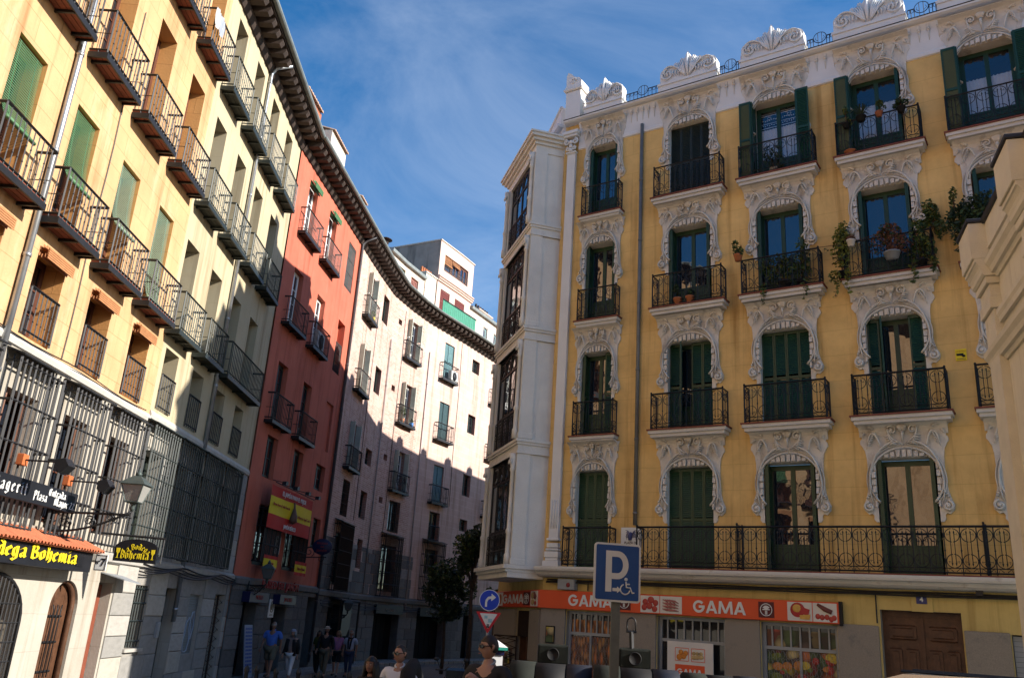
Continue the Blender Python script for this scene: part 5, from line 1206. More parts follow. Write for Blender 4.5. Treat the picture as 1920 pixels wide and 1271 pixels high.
for i in range(9):
    lt.bar((0.02, 0, 0.1+i*0.19), (0.6, 0, 0.29+i*0.19 if i < 8 else 1.72), 0.014); lt.bar((0.6, 0, 0.1+i*0.19), (0.02, 0, 0.29+i*0.19 if i < 8 else 1.72), 0.014)
pip(CH, 'folding_gate', lt.mesh('folding_gate', IRON_R), 2.32, 0.0, 0.12, -1.9)
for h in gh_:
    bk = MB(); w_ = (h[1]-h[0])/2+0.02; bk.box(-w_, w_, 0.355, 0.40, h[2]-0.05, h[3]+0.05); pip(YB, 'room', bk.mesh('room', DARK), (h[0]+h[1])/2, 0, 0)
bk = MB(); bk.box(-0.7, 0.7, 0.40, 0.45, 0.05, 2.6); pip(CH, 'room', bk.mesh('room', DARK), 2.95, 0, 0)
pc = MB()
for k in range(3): pc.tube([(s_, -0.06-0.03*k, 3.36-0.035*k-0.02*abs(sin(s_*1.3+k))) for s_ in [-11.8+i*0.7 for i in range(20)]], 0.018, 5)
for s_, z0_, z1_ in ((-3.72, 2.7, 3.3), (-10.6, 3.1, 3.35)): pc.tube([(s_, -0.04, z0_), (s_, -0.04, z1_)], 0.015, 4)
pc.obj('cable', IRON, YB.e)
# ------------------------------------------------------------------ cream building with stepped cornice at the right
NM = masonry('smooth_pale_cream_stucco', (0.80, 0.73, 0.55), (0.80, 0.73, 0.55), (0.79, 0.72, 0.54), 4, 4, 0.002, nv=0.08, bump=0.25, stain=(0.60, 0.52, 0.37), stain_at=0.60)
NP = mat('pale_cream_stucco_trim', (0.78, 0.71, 0.54), 0.88, 0, 0.09, 3, bump=0.3, bs=60, spots=((0.45, 0.38, 0.27), 3.0, 0.64), streak=0.3)
SLATE = mat('dark_slate_coping', (0.035, 0.037, 0.042), 0.6, 0, 0.2, 5)
na = radians(90-17.7)
NB = Bld('near_cream_building', 'plain pale cream building with stepped piers and slate coping at the right edge', (6.39, 10.74, 0), na + pi)
# local x runs back towards the camera along the wall (0 at the far corner), -y faces the street
wall(NB, 'wall', NM, 0.0, 34, 0, 7.35, [], 0.2, d=-0.10)
strip(NB, 'parapet', NP, [(-0.10, 7.30), (0.0, 7.32), (0.0, 7.68), (-0.3, 7.68), (-0.3, 7.30)], 0.0, 34)
strip(NB, 'coping', SLATE, [(0.03, 7.683), (0.05, 7.735), (-0.5, 7.79), (-0.5, 7.683)], 0.0, 34)
for z in (6.92, 5.80):
    strip(NB, 'cornice_moulding', NP, [(-0.10, z), (-0.07, z), (-0.05, z+0.05), (-0.01, z+0.06), (0.01, z+0.12), (0.05, z+0.17), (0.06, z+0.23), (0.0, z+0.26), (-0.05, z+0.34), (-0.10, z+0.34)], 0.0, 34)
strip(NB, 'cornice_moulding', NP, [(-0.10, 6.30), (-0.05, 6.30), (-0.04, 6.36), (-0.02, 6.40), (-0.02, 6.46), (-0.10, 6.50)], 0.0, 34)
for x in (-0.01, 2.12, 4.24, 6.36, 8.48):
    mb = MB(); w = 0.63
    for x0, x1, d, z0, z1 in ((0.06, w-0.06, 0.0, 0, 6.50), (0.03, w-0.03, 0.04, 6.50, 6.66), (0.05, w-0.05, 0.02, 6.66, 6.84), (0.02, w-0.02, 0.06, 6.84, 6.94)):
        mb.bbox(x0, x1, -d, 0.105, z0+0.001, z1-0.001, 0.008)
    mb.prism([(-0.07, 6.941), (-0.10, 6.97), (-0.105, 7.02), (-0.12, 7.07), (-0.15, 7.12), (-0.17, 7.13), (-0.17, 7.18), (0.105, 7.18), (0.105, 6.941)], 0.0, w, 0, 'x')
    mb.bbox(0.0, w, -0.20, 0.22, 7.181, 7.70, 0.008)
    o = pip(NB, 'pier', mb.mesh('pier', NP), x, 0, 0)
    mb = MB(); mb.bbox(-0.025, w+0.025, -0.225, 0.25, 7.701, 7.76, 0.01); mb.obj('pier_cap', SLATE, o)
mb = MB(); mb.box(0.02, 34, 0.31, 9, 7.3, 7.60); mb.obj('roof_deck', TERRA, NB.e)
mb = MB(); mb.box(0.001, 0.3, 0.106, 9, 0, 7.61); mb.obj('end_wall', NP, NB.e)
# unseen house row, added behind the viewpoint to block low sky light
HB = Bld('added_shade_house', 'unseen ochre house row added behind the viewpoint to darken the square', (34, -26, 0), pi)
hh = [(2+2.6*i, 3.1+2.6*i, z, z+2.1) for i in range(15) for z in (4.5, 8.0, 11.5, 15.0)]
wall(HB, 'wall', [YELLOW, WHITE], 0, 42, 0, 19, hh, 0.25)
for h in hh: window(HB, (h[0]+h[1])/2, h[2], 1.09, 2.1, 0.22, GREEN, 2, 2)
strip(HB, 'roof', TERRA, [(0.4, 19), (0.4, 19.1), (-5, 21), (-10, 19), (-10, 0), (-9.8, 0), (-9.8, 18.9), (0, 19)], 0, 42)
# ------------------------------------------------------------------ lettering with a broad pen, for the tavern signs
GL = {'a': (.72, [[(.05, .8), (.35, 1), (.5, .9), (.5, .12), (.62, 0)], [(.5, .55), (.12, .38), (.12, .1), (.28, 0), (.5, .18)]]),
 'g': (.75, [[(.5, .92), (.28, 1), (.1, .82), (.1, .18), (.28, 0), (.5, .16)], [(.5, 1), (.5, -.25), (.3, -.42), (.05, -.28)]]),
 'e': (.64, [[(.5, .16), (.3, 0), (.1, .18), (.1, .82), (.32, 1), (.48, .75), (.14, .45)]]),
 'r': (.58, [[(.04, .9), (.15, 1), (.15, .1), (.28, 0)], [(.2, .85), (.4, 1), (.5, .86)]]),
 'i': (.42, [[(.04, .9), (.15, 1), (.15, .12), (.29, 0)], [(.1, 1.28), (.2, 1.38)]]),
 't': (.5, [[(.15, 1.4), (.15, .1), (.3, 0)], [(0, .95), (.38, .97)]]),
 'P': (.82, [[(.15, 1.45), (.15, -.2)], [(0, 1.32), (.3, 1.5), (.62, 1.3), (.62, .78), (.2, .62)]]),
 'l': (.42, [[(.06, 1.4), (.15, 1.5), (.15, .12), (.29, 0)]]),
 'z': (.64, [[(.06, .88), (.5, .98), (.12, .5), (.5, .42), (.46, .06), (.1, -.06)]]),
 'E': (.8, [[(.65, 1.3), (.32, 1.5), (.1, 1.22), (.1, .25), (.3, 0), (.65, .2)], [(.1, .75), (.52, .82)], [(.4, 1.4), (.4, .1)]]),
 'n': (.74, [[(.04, .9), (.15, 1), (.15, .04)], [(.18, .84), (.4, 1), (.5, .88), (.5, .12), (.62, 0)]]),
 'm': (1.1, [[(.04, .9), (.15, 1), (.15, .04)], [(.18, .84), (.38, 1), (.48, .88), (.48, .04)], [(.5, .84), (.72, 1), (.82, .88), (.82, .12), (.95, 0)]]),
 'd': (.75, [[(.5, .16), (.3, 0), (.1, .18), (.1, .82), (.3, 1), (.5, .84)], [(.2, 1.5), (.5, 1.22), (.5, .12), (.62, 0)]]),
 'M': (1.15, [[(.1, 1.35), (.1, .05)], [(.1, 1.28), (.38, 1.5), (.45, 1.3), (.45, .1)], [(.47, 1.28), (.72, 1.5), (.82, 1.3), (.82, .12), (.97, 0)]]),
 'y': (.75, [[(.1, 1), (.1, .2), (.28, 0), (.5, .16)], [(.5, 1), (.5, -.2), (.15, -.42)]]),
 'o': (.72, [[(.1, .82), (.3, 1), (.52, .82), (.52, .18), (.3, 0), (.1, .18), (.1, .82)]]),
 '2': (.72, [[(.08, 1.15), (.3, 1.42), (.5, 1.15), (.1, .1)], [(.08, .06), (.56, .06)]]),
 'B': (.86, [[(.12, 1.45), (.12, .05)], [(0, 1.35), (.3, 1.5), (.6, 1.3), (.55, .92), (.2, .8)], [(.25, .8), (.66, .65), (.66, .16), (.35, 0), (.1, .1)]]),
 'h': (.74, [[(.08, 1.5), (.15, 1.4), (.15, .04)], [(.18, .84), (.4, 1), (.5, .86), (.5, .12), (.4, -.2)]]),
 'L': (.75, [[(.15, 1.5), (.15, .1), (.6, .12)], [(0, 1.38), (.32, 1.5)]]), ' ': (.4, [])}
def blackletter(mb, s, x, z, size, nib=0.13, place=None, y=0.0, mi=0, track=0.0, wide=1.0):
    k = 0
    if wide != 1.0: x0 = x; place = lambda a, b: (x0+(a-x0)*wide, b)
    for ch in s:
        adv, st = GL[ch]
        for pl in st:
            for p, q in zip(pl, pl[1:]):
                nx, nz = nib*0.80, nib*0.62
                poly = [(p[0]-nx, p[1]-nz), (p[0]+nx, p[1]+nz), (q[0]+nx, q[1]+nz), (q[0]-nx, q[1]-nz)]
                yy = y - 0.0004*(k % 11); k += 1
                pts = [((x+a*size), z+b*size) for a, b in poly]
                if place: pts = [place(*t_) for t_ in pts]
                mb.add([(a, yy, b) for a, b in pts] + [(a, yy+0.008, b) for a, b in pts], [(0, 1, 2, 3), (7, 6, 5, 4), (0, 4, 5, 1), (1, 5, 6, 2), (2, 6, 7, 3), (3, 7, 4, 0)], mi)
        x += (adv+track)*size
    return x
SIGN_BLACK = mat('black_sign_enamel', (0.010, 0.011, 0.015), 0.55, 0, 0.15, 3, spec=0.25)
LET_W = mat('white_sign_paint', (0.75, 0.75, 0.72), 0.6, 0, 0.05, 5)
LET_Y = mat('yellow_sign_paint', (0.80, 0.62, 0.02), 0.5, 0, 0.05, 5)
WXr = pi/2                                  # wall frame of the left hand block
def left_thing(name, label, cat, y, d, z, group=None): return thing(name, label, cat, (-7.9+d, y, z), WXr, group)
# hotel board fixed in front of the barred windows
t = left_thing('hotel_sign', 'long black board with white gothic lettering in front of the barred windows', 'sign', 12.4, 0.34, 3.545)
mb = MB(); mb.bbox(-2.8, 3.0, -0.03, 0.03, 0, 0.345, 0.01); mb.obj('board', SIGN_BLACK, t)
for s_, x_, z_, sz_, tr_, wd_ in (('Magerit', 0.34, 0.11, 0.118, 0.35, 1.2), ('Plaza', 1.54, 0.08, 0.09, 0.15, 1.2), ('Entrada', 1.99, 0.195, 0.075, 0, 1.6), ('Mayor 22', 2.22, 0.06, 0.082, 0, 1.52)):
    mb = MB(); blackletter(mb, s_, x_, z_, sz_, y=-0.036, track=tr_, wide=wd_); mb.obj('lettering', LET_W, t)
# tavern fascia with tile hood
t = left_thing('tavern_sign', 'black tavern fascia with yellow gothic lettering under a small tiled hood', 'sign', 13.8, 0.0, 2.60)
mb = MB(); mb.box(-4, 2.55, -0.42, -0.003, 0, 0.36); mb.box(1.95, 2.2, -0.43, -0.42, 0.08, 0.28)
for i in range(6): mb.box(1.96, 2.19, -0.437, -0.43, 0.09+i*0.032, 0.105+i*0.032)
mb.obj('fascia', SIGN_BLACK, t)
for s_, x_, tr_ in (('Bohemia', 0.37, 0.06), ('Bodega', -1.08, 0.04), ('La', -1.75, 0)):
    mb = MB(); blackletter(mb, s_, x_, 0.115, 0.14, 0.16, y=-0.436, track=tr_, wide=2.0); mb.obj('lettering', LET_Y, t)
HOOD = mat('orange_hood_tile', (0.50, 0.155, 0.075), 0.8, 0, 0.22, 5, bump=0.2)
tm = MB(); n = 7
for i in range(5):          # one barrel tile, half round and tapered
    pass
vs = []
for (yy, zz, rr) in ((-0.56, 0.36, 0.052), (-0.02, 0.60, 0.045)):
    for k in range(7):
        a = pi*k/6; vs.append((rr*cos(a), yy, zz+rr*sin(a)))
    for k in range(7):
        a = pi*k/6; vs.append(((rr-0.014)*cos(a), yy, zz+(rr-0.014)*sin(a)))
fs = [(k, k+1, 15+k, 14+k) for k in range(6)] + [(7+k, 21+k, 22+k, 8+k) for k in range(6)] + [(k, 7+k, 8+k, k+1) for k in range(6)]
tm.add(vs, fs, 0, False); TILE_ME = tm.mesh('roof_tile', HOOD)
for i in range(62): 
    o = inst(TILE_ME, 'roof_tile', t, (-3.95+0.108*i, 0, 0.0+random.uniform(-0.006, 0.006)))
mb = MB(); mb.add([(-4, -0.53, 0.362), (2.72, -0.53, 0.362), (2.72, -0.003, 0.60), (-4, -0.003, 0.60)], [(0, 1, 2, 3)]); mb.box(-4, 2.70, -0.5, -0.003, 0.345, 0.36); mb.obj('hood_board', HOOD, t)
mb = MB(); mb.box(-4, 2.7, -0.06, -0.002, 0.60, 0.66); mb.obj('hood_ridge', mat('old_mortar_ridge', (0.32, 0.27, 0.22), 0.9, 0, 0.2, 5), t)
# number plate at the end of the fascia, facing down the street
t = thing('number_plate', 'small white plate with black figure 7 at the end of the tavern fascia', 'sign', (-7.34, 16.42, 2.79), 0)
mb = MB(); mb.bbox(-0.11, 0.11, -0.012, 0.012, -0.145, 0.145, 0.004); mb.obj('plate', LET_W, t)
mb = MB(); 
for a, b in (((-0.095, -0.128), (0.095, -0.128)), ((0.095, -0.128), (0.095, 0.128)), ((0.095, 0.128), (-0.095, 0.128)), ((-0.095, 0.128), (-0.095, -0.128))): mb.bar((a[0], -0.013, a[1]), (b[0], -0.013, b[1]), 0.007)
mb.obj('border', SIGN_BLACK, t); inst(text_mesh('N°', 0.085, 0.003, 0.001, 1, SIGN_BLACK), 'lettering', t, (-0.055, -0.015, 0.0)); inst(text_mesh('7', 0.19, 0.003, 0.004, 0.9, SIGN_BLACK), 'lettering', t, (0.04, -0.015, 0.0))
# hanging tavern sign
t = thing('hanging_sign', 'black arched hanging board with yellow lettering and wine glasses on an iron bracket', 'sign', (-6.93, 16.9, 2.86), 0)
mb = MB(); pr = [(-0.41, 0.0), (0.41, -0.02), (0.41, 0.25)] + [(0.41-0.41*(1-cos(radians(a))), 0.25+0.17*sin(radians(a))) for a in range(15, 166, 15)] + [(-0.41, 0.25)]
mb.prism(pr, -0.025, 0.025); mb.obj('board', SIGN_BLACK, t)
mb = MB(); blackletter(mb, 'Bohemia', -0.275, 0.055, 0.097, 0.12, y=-0.031, track=0.07); mb.obj('lettering', LET_Y, t); mb = MB()
arcp = lambda x, z: ((0.02+x*0.0) + (0.30+z)*sin(x/0.30), -0.05+(0.30+z)*cos(x/0.30))
blackletter(mb, 'La Bodega', -0.26, -0.02, 0.072, 0.12, place=arcp, y=-0.031, track=0.10); mb.obj('lettering', LET_Y, t)
for sx in (-0.335, 0.335):
    mb = MB(); mb.prism([(sx-0.035, 0.24), (sx+0.035, 0.24), (sx+0.03, 0.17), (sx+0.006, 0.13), (sx+0.006, 0.07), (sx+0.03, 0.055), (sx-0.03, 0.055), (sx-0.006, 0.07), (sx-0.006, 0.13), (sx-0.03, 0.17)], -0.033, -0.026); mb.obj('wine_glass', LET_Y, t)
mb = MB(); mb.bar((-0.96, 0, 0.50), (0.52, 0, 0.46), 0.03); mb.bar((-0.3, 0, 0.40), (-0.3, 0, 0.49), 0.015); mb.bar((0.3, 0, 0.38), (0.3, 0, 0.47), 0.015); mb.bar((0.5, 0, 0.0), (0.5, 0, 0.47), 0.018); mb.obj('bracket', IRON, t)
# floodlights aimed at the signs
FL_M = mat('orange_junction_box', (0.50, 0.13, 0.04), 0.6, 0, 0.1)
fl = left_thing('floodlight', '', 'floodlight', 13.5, 0.30, 4.17)
mb = MB(); mb.bar((0, 0, 0), (0.0, -0.62, 0.0), 0.02); mb.obj('arm', IRON, fl)
mb = MB(); mb.bbox(-0.08, 0.08, -0.05, 0.05, -0.09, 0.09, 0.01); mb.obj('junction_box', FL_M, fl)
mb = MB(); mb.prism([(-0.58, 0.02), (-0.72, 0.06), (-0.80, -0.06), (-0.70, -0.18), (-0.58, -0.12)], -0.12, 0.12, 0, 'x'); mb.obj('lamp_head', IRON, fl)
mb = MB(); mb.prism([(-0.585, -0.128), (-0.70, -0.188), (-0.705, -0.196), (-0.585, -0.136)], -0.11, 0.11, 0, 'x'); mb.obj('lens', GLASS, fl)
fl['label'] = 'black floodlight with orange box above the hotel board, nearer the left picture edge'; fl['group'] = 'floodlights over the hotel board'
copy_tree(fl, None, (-7.6, 15.05, 4.08), WXr, 'black floodlight on an arm beside the wall lantern, past the hotel board end')
# wall lanterns
LG = mat('frosted_lantern_glass', (0.30, 0.295, 0.275), 0.35, 0, 0.05, 4); LGD = mat('dark_lantern_glass', (0.10, 0.10, 0.095), 0.5, 0, 0.1, 4); LM = mat('grey_green_lantern_metal', (0.07, 0.09, 0.085), 0.5, 0.3, 0.15, 4)  # second glass is a darker copy of the frosted one
def lantern(label, loc, rot, s=1.0, arm=1.2, dark=False):
    t = thing('wall_lantern', label, 'street lamp', loc, rot, 'lanterns on wall brackets')
    b = MB(); b.add([(q*a, w*a, z) for z, a in ((0, 0.105), (0.30, 0.19)) for q, w in ((-1, -1), (1, -1), (1, 1), (-1, 1))], [(0, 1, 5, 4), (1, 2, 6, 5), (2, 3, 7, 6), (3, 0, 4, 7), (0, 3, 2, 1)])
    b.obj('lamp_glass', LG if not dark else LGD, t)
    b = MB()
    for q, w in ((-1, -1), (1, -1), (1, 1), (-1, 1)): b.bar((q*0.107, w*0.107, 0), (q*0.193, w*0.193, 0.30), 0.014)
    for z, a in ((0, 0.108), (0.30, 0.195)):
        for k in range(4):
            c_ = [(-1, -1), (1, -1), (1, 1), (-1, 1)]; p, q = c_[k], c_[(k+1) % 4]; b.bar((p[0]*a, p[1]*a, z), (q[0]*a, q[1]*a, z), 0.02)
    b.add([(q*a, w*a, z) for z, a in ((0.30, 0.22), (0.36, 0.17), (0.44, 0.08), (0.46, 0.05)) for q, w in ((-1, -1), (1, -1), (1, 1), (-1, 1))], [(k*4+i, k*4+(i+1) % 4, k*4+4+(i+1) % 4, k*4+4+i) for k in range(3) for i in range(4)] + [(0, 3, 2, 1), (12, 13, 14, 15)])
    b.lathe([(0.05, 0.46), (0.06, 0.50), (0.03, 0.53), (0.015, 0.58), (0, 0.6)], 8); b.lathe([(0.02, -0.16), (0.05, -0.10), (0.03, -0.05), (0.10, 0.0)], 8)
    b.obj('lamp_frame', LM, t)
    b = MB(); b.tube(bez([(-arm, 0, -0.55), (-arm*0.7, 0, -0.62), (-arm*0.35, 0, -0.45), (0, 0, -0.16)], 10), 0.022, 6); b.bar((-arm, 0, -0.25), (-0.02, 0, -0.22), 0.03)
    for cx, cz, r in ((-arm*0.8, -0.40, 0.11), (-arm*0.5, -0.36, 0.09), (-arm*0.25, -0.28, 0.06)):
        b.tube([(x, 0, z) for x, y, z in spiral(cx, cz, r, 0.02, 0, 1.6, 18)], 0.011, 4); b.tube([(x, 0.03, z) for x, y, z in spiral(cx+0.05, cz-0.03, r*0.8, 0.02, 2, -1.4, 14)], 0.010, 4)
    b.lathe([(0.0, -0.02), (0.10, 0.0), (0.12, 0.03), (0.0, 0.04)], 10, (-arm+0.02, 0, -0.42)); b.box(-arm-0.03, -arm+0.02, -0.06, 0.06, -0.75, -0.12)
    b.obj('bracket', IRON, t); t.scale = (s, s, s); return t
lantern('grey lantern with frosted panes on a scrolled bracket beside the tavern sign', (-6.45, 15.2, 3.80), 0.0, 1.0, 1.42)
lantern('dark lantern on the salmon red building under the ham banner', (-7.1, 27.55, 3.02), 0.1, 0.95, 0.55, True)
lantern('dark lantern at the pale pink building above the street group', (-5.9, 36.2, 2.25), 0.15, 0.9, 0.75, True)
# tavern awning stub at the red door
t = left_thing('door_canopy', 'small grey sheet canopy over the red brown tavern door', 'canopy', 18.3, 0.0, 2.52)
mb = MB(); mb.add([(-0.55, -0.5, 0), (0.5, -0.42, -0.04), (0.5, -0.002, 0.10), (-0.55, -0.002, 0.12), (-0.55, -0.5, 0.02), (0.5, -0.42, -0.02), (0.5, -0.002, 0.12), (-0.55, -0.002, 0.14)], [(0, 3, 2, 1), (4, 5, 6, 7), (0, 1, 5, 4), (1, 2, 6, 5), (3, 0, 4, 7), (2, 3, 7, 6)]); mb.obj('canopy_sheet', STEEL, t)
# ------------------------------------------------------------------ red building signs
RW = wrot(RB, 0)
def red_thing(name, label, cat, t_, d, z, group=None): return thing(name, label, cat, world(RB, t_, d, z), RW, group)
FLAG_R = mat('red_banner_cloth', (0.46, 0.018, 0.010), 0.75, 0, 0.08, 3); FLAG_Y = mat('yellow_banner_cloth', (0.72, 0.55, 0.01), 0.75, 0, 0.06, 3); LET_R = mat('dark_red_print', (0.40, 0.05, 0.02), 0.7, 0, 0.05)
t = red_thing('ham_banner', 'red and yellow flag banner with a hanging ham, on the salmon red wall', 'banner', 2.95, 0.42, 4.56)
t.scale = (1, 1, 0.9)
mb = MB(); nx, nz = 24, 12; wv = lambda u, v: -0.035*sin(u*9+v*3)*0.5-0.02*sin(u*23-v*5)*0.4
vs = [(-2.05+4.1*i/nx, wv(i/nx, j/nz), 1.5*j/nz) for j in range(nz+1) for i in range(nx+1)]
for j in range(nz):
    for i in range(nx):
        a = j*(nx+1)+i; mb.f.append([a, a+1, a+nx+2, a+nx+1]); mb.m.append(1 if 4 <= j < 9 else 0); mb.s.append(True)
mb.v = vs; mb.obj('cloth', [FLAG_R, FLAG_Y], t)
inst(text_mesh('EL JAMÓN PARA EL MEJOR', 0.23, 0.004, 0.0, 0.86, LET_W), 'lettering', t, (0, -0.05, 1.30))
inst(text_mesh('JAMÓN IBÉRICO', 0.20, 0.004, 0.0, 0.8, LET_W), 'lettering', t, (-0.1, -0.05, 0.17))
inst(text_mesh('Buenos Amores Familia Honrada', 0.145, 0.004, 0.0, 0.78, LET_R), 'lettering', t, (-1.08, -0.05, 0.86)); inst(text_mesh('La Muerte de Aquel Cerdo', 0.16, 0.004, 0.0, 0.78, LET_R), 'lettering', t, (1.12, -0.05, 0.68))
mb = MB(); mb.tube([(0.05, -0.05, 1.15), (0.06, -0.07, 0.95), (0.03, -0.09, 0.65), (0.0, -0.08, 0.45), (0.0, -0.05, 0.36)], [0.03, 0.035, 0.11, 0.15, 0.05], 8); mb.obj('ham', mat('cured_ham', (0.12, 0.07, 0.05), 0.6, 0, 0.3, 6), t)
mb = MB(); mb.bar((-1.75, 0.0, 1.62), (2.1, 0.0, 1.58), 0.03)
for x in (-1.6, -0.5, 0.7, 1.8): mb.bar((x, 0.2, 1.72), (x+0.2, -0.15, 1.66), 0.02); mb.prism([(x+0.08, 1.56), (x+0.32, 1.60), (x+0.30, 1.72), (x+0.12, 1.70)], -0.24, -0.1)
mb.obj('lamp_bar', IRON, t)
LET_R2 = mat('dim_red_lettering', (0.30, 0.025, 0.02), 0.6, 0, 0.1)
for k, (c, lab) in enumerate(((1.85, 'small red and yellow flag cloth hung on the left lower window cage'), (4.75, 'small red and yellow flag cloth hung on the right lower window cage'))):
    t = red_thing('flag_cloth', lab, 'banner', c, 0.36, 3.28, 'flag cloths on the lower cages')
    mb = MB()
    for j, (z0, z1) in enumerate(((0, 0.11), (0.11, 0.36), (0.36, 0.47))):
        mb.add([(-0.6+0.1*i, 0.012*sin(i*1.3), z) for z in (z0, z1) for i in range(13)], [(i, i+1, 14+i, 13+i) for i in range(12)], 1 if j == 1 else 0, True)
    mb.obj('cloth', [FLAG_R, FLAG_Y], t); inst(text_mesh(['El Tocino', 'Museo del Jamón'][k], 0.15, 0.004, 0, 0.75, LET_R), 'lettering', t, (0, -0.03, 0.23))
BLUE_D = mat('navy_sign_enamel', (0.012, 0.014, 0.06), 0.4, 0, 0.1)
for k, (t_, lab) in enumerate(((1.55, 'navy sign box with red lettering above the left shop door'), (4.15, 'navy sign box with red lettering above the right shop door'))):
    t = red_thing('shop_sign_box', lab, 'sign', t_, 0.0, 2.28, 'navy boxes over the shop doors')
    mb = MB(); mb.bbox(-0.78, 0.78, -0.30, -0.05, 0, 0.32, 0.015); mb.obj('sign_box', BLUE_D, t); inst(text_mesh(['MUSEO', 'JAMONES'][k], 0.19, 0.004, 0, 0.95, LET_R2), 'lettering', t, (0, -0.305, 0.16))
for k, (t_, z_, lab) in enumerate(((3.05, 3.88, 'white ceramic plaque with a round crest under the ham banner'), (3.35, 1.85, 'white ceramic plaque with a crest between the two navy sign boxes'))):
    t = red_thing('ceramic_plaque', lab, 'plaque', t_, 0.04, z_)
    mb = MB(); mb.bbox(-0.24, 0.24, -0.02, 0.0, 0, 0.58, 0.005); mb.obj('tile', LET_W, t)
    mb = MB(); mb.tube([(0.13*cos(a), -0.024, 0.34+0.17*sin(a)) for a in [i*pi/8 for i in range(16)]], 0.014, 4, closed=True); mb.ball((0, -0.024, 0.34), 0.08, 0.008, 0.11, 8, 5); mb.box(-0.15, 0.15, -0.024, -0.021, 0.06, 0.075); mb.box(-0.12, 0.12, -0.024, -0.021, 0.10, 0.112)
    mb.obj('crest', mat('ochre_black_glaze', (0.16, 0.12, 0.05), 0.5, 0, 0.3, 20), t)
t = red_thing('shop_name', 'row of dark red raised letters on the stone belt of the salmon red building', 'lettering', 3.75, 0.14, 2.86)
inst(text_mesh('MUSEO DEL JAMÓN', 0.34, 0.02, 0.004, 1.15, LET_R2), 'lettering', t, (0, 0, 0))
t = thing('oval_sign', 'dark oval hanging sign on a scrolled bracket by the drainpipe of the red building', 'sign', (-6.42, 32.0, 4.38), 0.0)
mb = MB(); mb.v = []; mb.lathe([(0.0, -0.03), (0.34, -0.03), (0.36, -0.015), (0.36, 0.015), (0.34, 0.03), (0, 0.03)], 20); mb.v = [(x, z, y*0.8) for x, y, z in mb.v]; mb.obj('board', BLUE_D, t)
for i, s_ in enumerate(('museo', 'del', 'jamón')): inst(text_mesh(s_, [0.15, 0.11, 0.15][i], 0.004, 0, 1, LET_R2), 'lettering', t, (0, -0.035, 0.13-0.13*i))
mb = MB(); mb.bar((-0.75, 0, -0.42), (0.2, 0, -0.36), 0.025); mb.tube([(x, 0, z) for x, y, z in spiral(-0.45, -0.2, 0.2, 0.03, -1, 1.5, 20)], 0.014, 4); mb.tube([(x, 0, z) for x, y, z in spiral(0.0, -0.42, 0.12, 0.02, 1, -1.5, 16)], 0.012, 4); mb.bar((-0.75, 0, -0.1), (-0.3, 0, 0.0), 0.02); mb.obj('bracket', IRON, t)
t = red_thing('price_board', 'tall blue and white price board leaning by the left shop door', 'board', 1.45, 0.35, 0.12)
mb = MB(); mb.add([(-0.3, 0, 0), (0.3, 0, 0), (0.3, 0.22, 1.5), (-0.3, 0.22, 1.5), (-0.3, 0.03, 0), (0.3, 0.03, 0), (0.3, 0.25, 1.5), (-0.3, 0.25, 1.5)], [(0, 1, 2, 3), (7, 6, 5, 4), (0, 4, 5, 1), (1, 5, 6, 2), (2, 6, 7, 3), (3, 7, 4, 0)]); mb.obj('board', mat('pale_blue_board', (0.24, 0.27, 0.36), 0.6, 0, 0.1), t)
mb = MB()
for j in range(13):
    for i in range(4):
        z = 0.12+j*0.103; y = 0.22*z/1.5-0.006; mb.box(-0.25+i*0.13, -0.15+i*0.13, y, y+0.004, z, z+0.06)
mb.obj('price_print', mat('blue_print', (0.06, 0.10, 0.32), 0.6, 0, 0.1), t)
# shop fronts of the pink building
def pink_thing(name, label, cat, t_, d, z): return thing(name, label, cat, world(PK, T(t_), d, z), wrot(PK, T(t_)))
for t_, s_, lab in ((16.65, 'MESON', 'black fascia with faint lettering over the left tavern door of the pink building'), (20.8, 'CHAMPIÑÓN', 'black fascia with faint lettering over the tavern door beside the street tree')):
    t = pink_thing('tavern_fascia', lab, 'sign', t_, 0.0, 2.18)
    mb = MB(); mb.bbox(-1.3, 1.3, -0.2, -0.04, 0, 0.42, 0.015); mb.obj('fascia', SIGN_BLACK, t); inst(text_mesh(s_, 0.24, 0.004, 0.0, 1.1, mat('faded_sign_paint', (0.16, 0.16, 0.15), 0.7, 0, 0.1)), 'lettering', t, (0, -0.205, 0.2))
t = pink_thing('door_porch', 'dark iron and glass porch frame at the tavern door of the pink building', 'porch', 10.9, 0.0, 0.12)
mb = MB()
for x in (-1.3, 1.3): mb.bar((x, -0.55, 0), (x, -0.55, 2.5), 0.06)
mb.bar((-1.3, -0.55, 2.5), (1.3, -0.55, 2.5), 0.07); mb.bar((-1.3, -0.55, 2.5), (-1.3, 0, 2.6), 0.06); mb.bar((1.3, -0.55, 2.5), (1.3, 0, 2.6), 0.06); mb.box(-1.3, 1.3, -0.52, -0.02, 2.5, 2.53)
mb.box(-0.7, 0.5, -0.48, -0.05, 1.35, 2.3); mb.prism([(-0.7, 1.35), (0.5, 1.35), (0.2, 1.1), (-0.4, 1.1)], -0.45, -0.1); mb.obj('porch_frame', IRON, t)
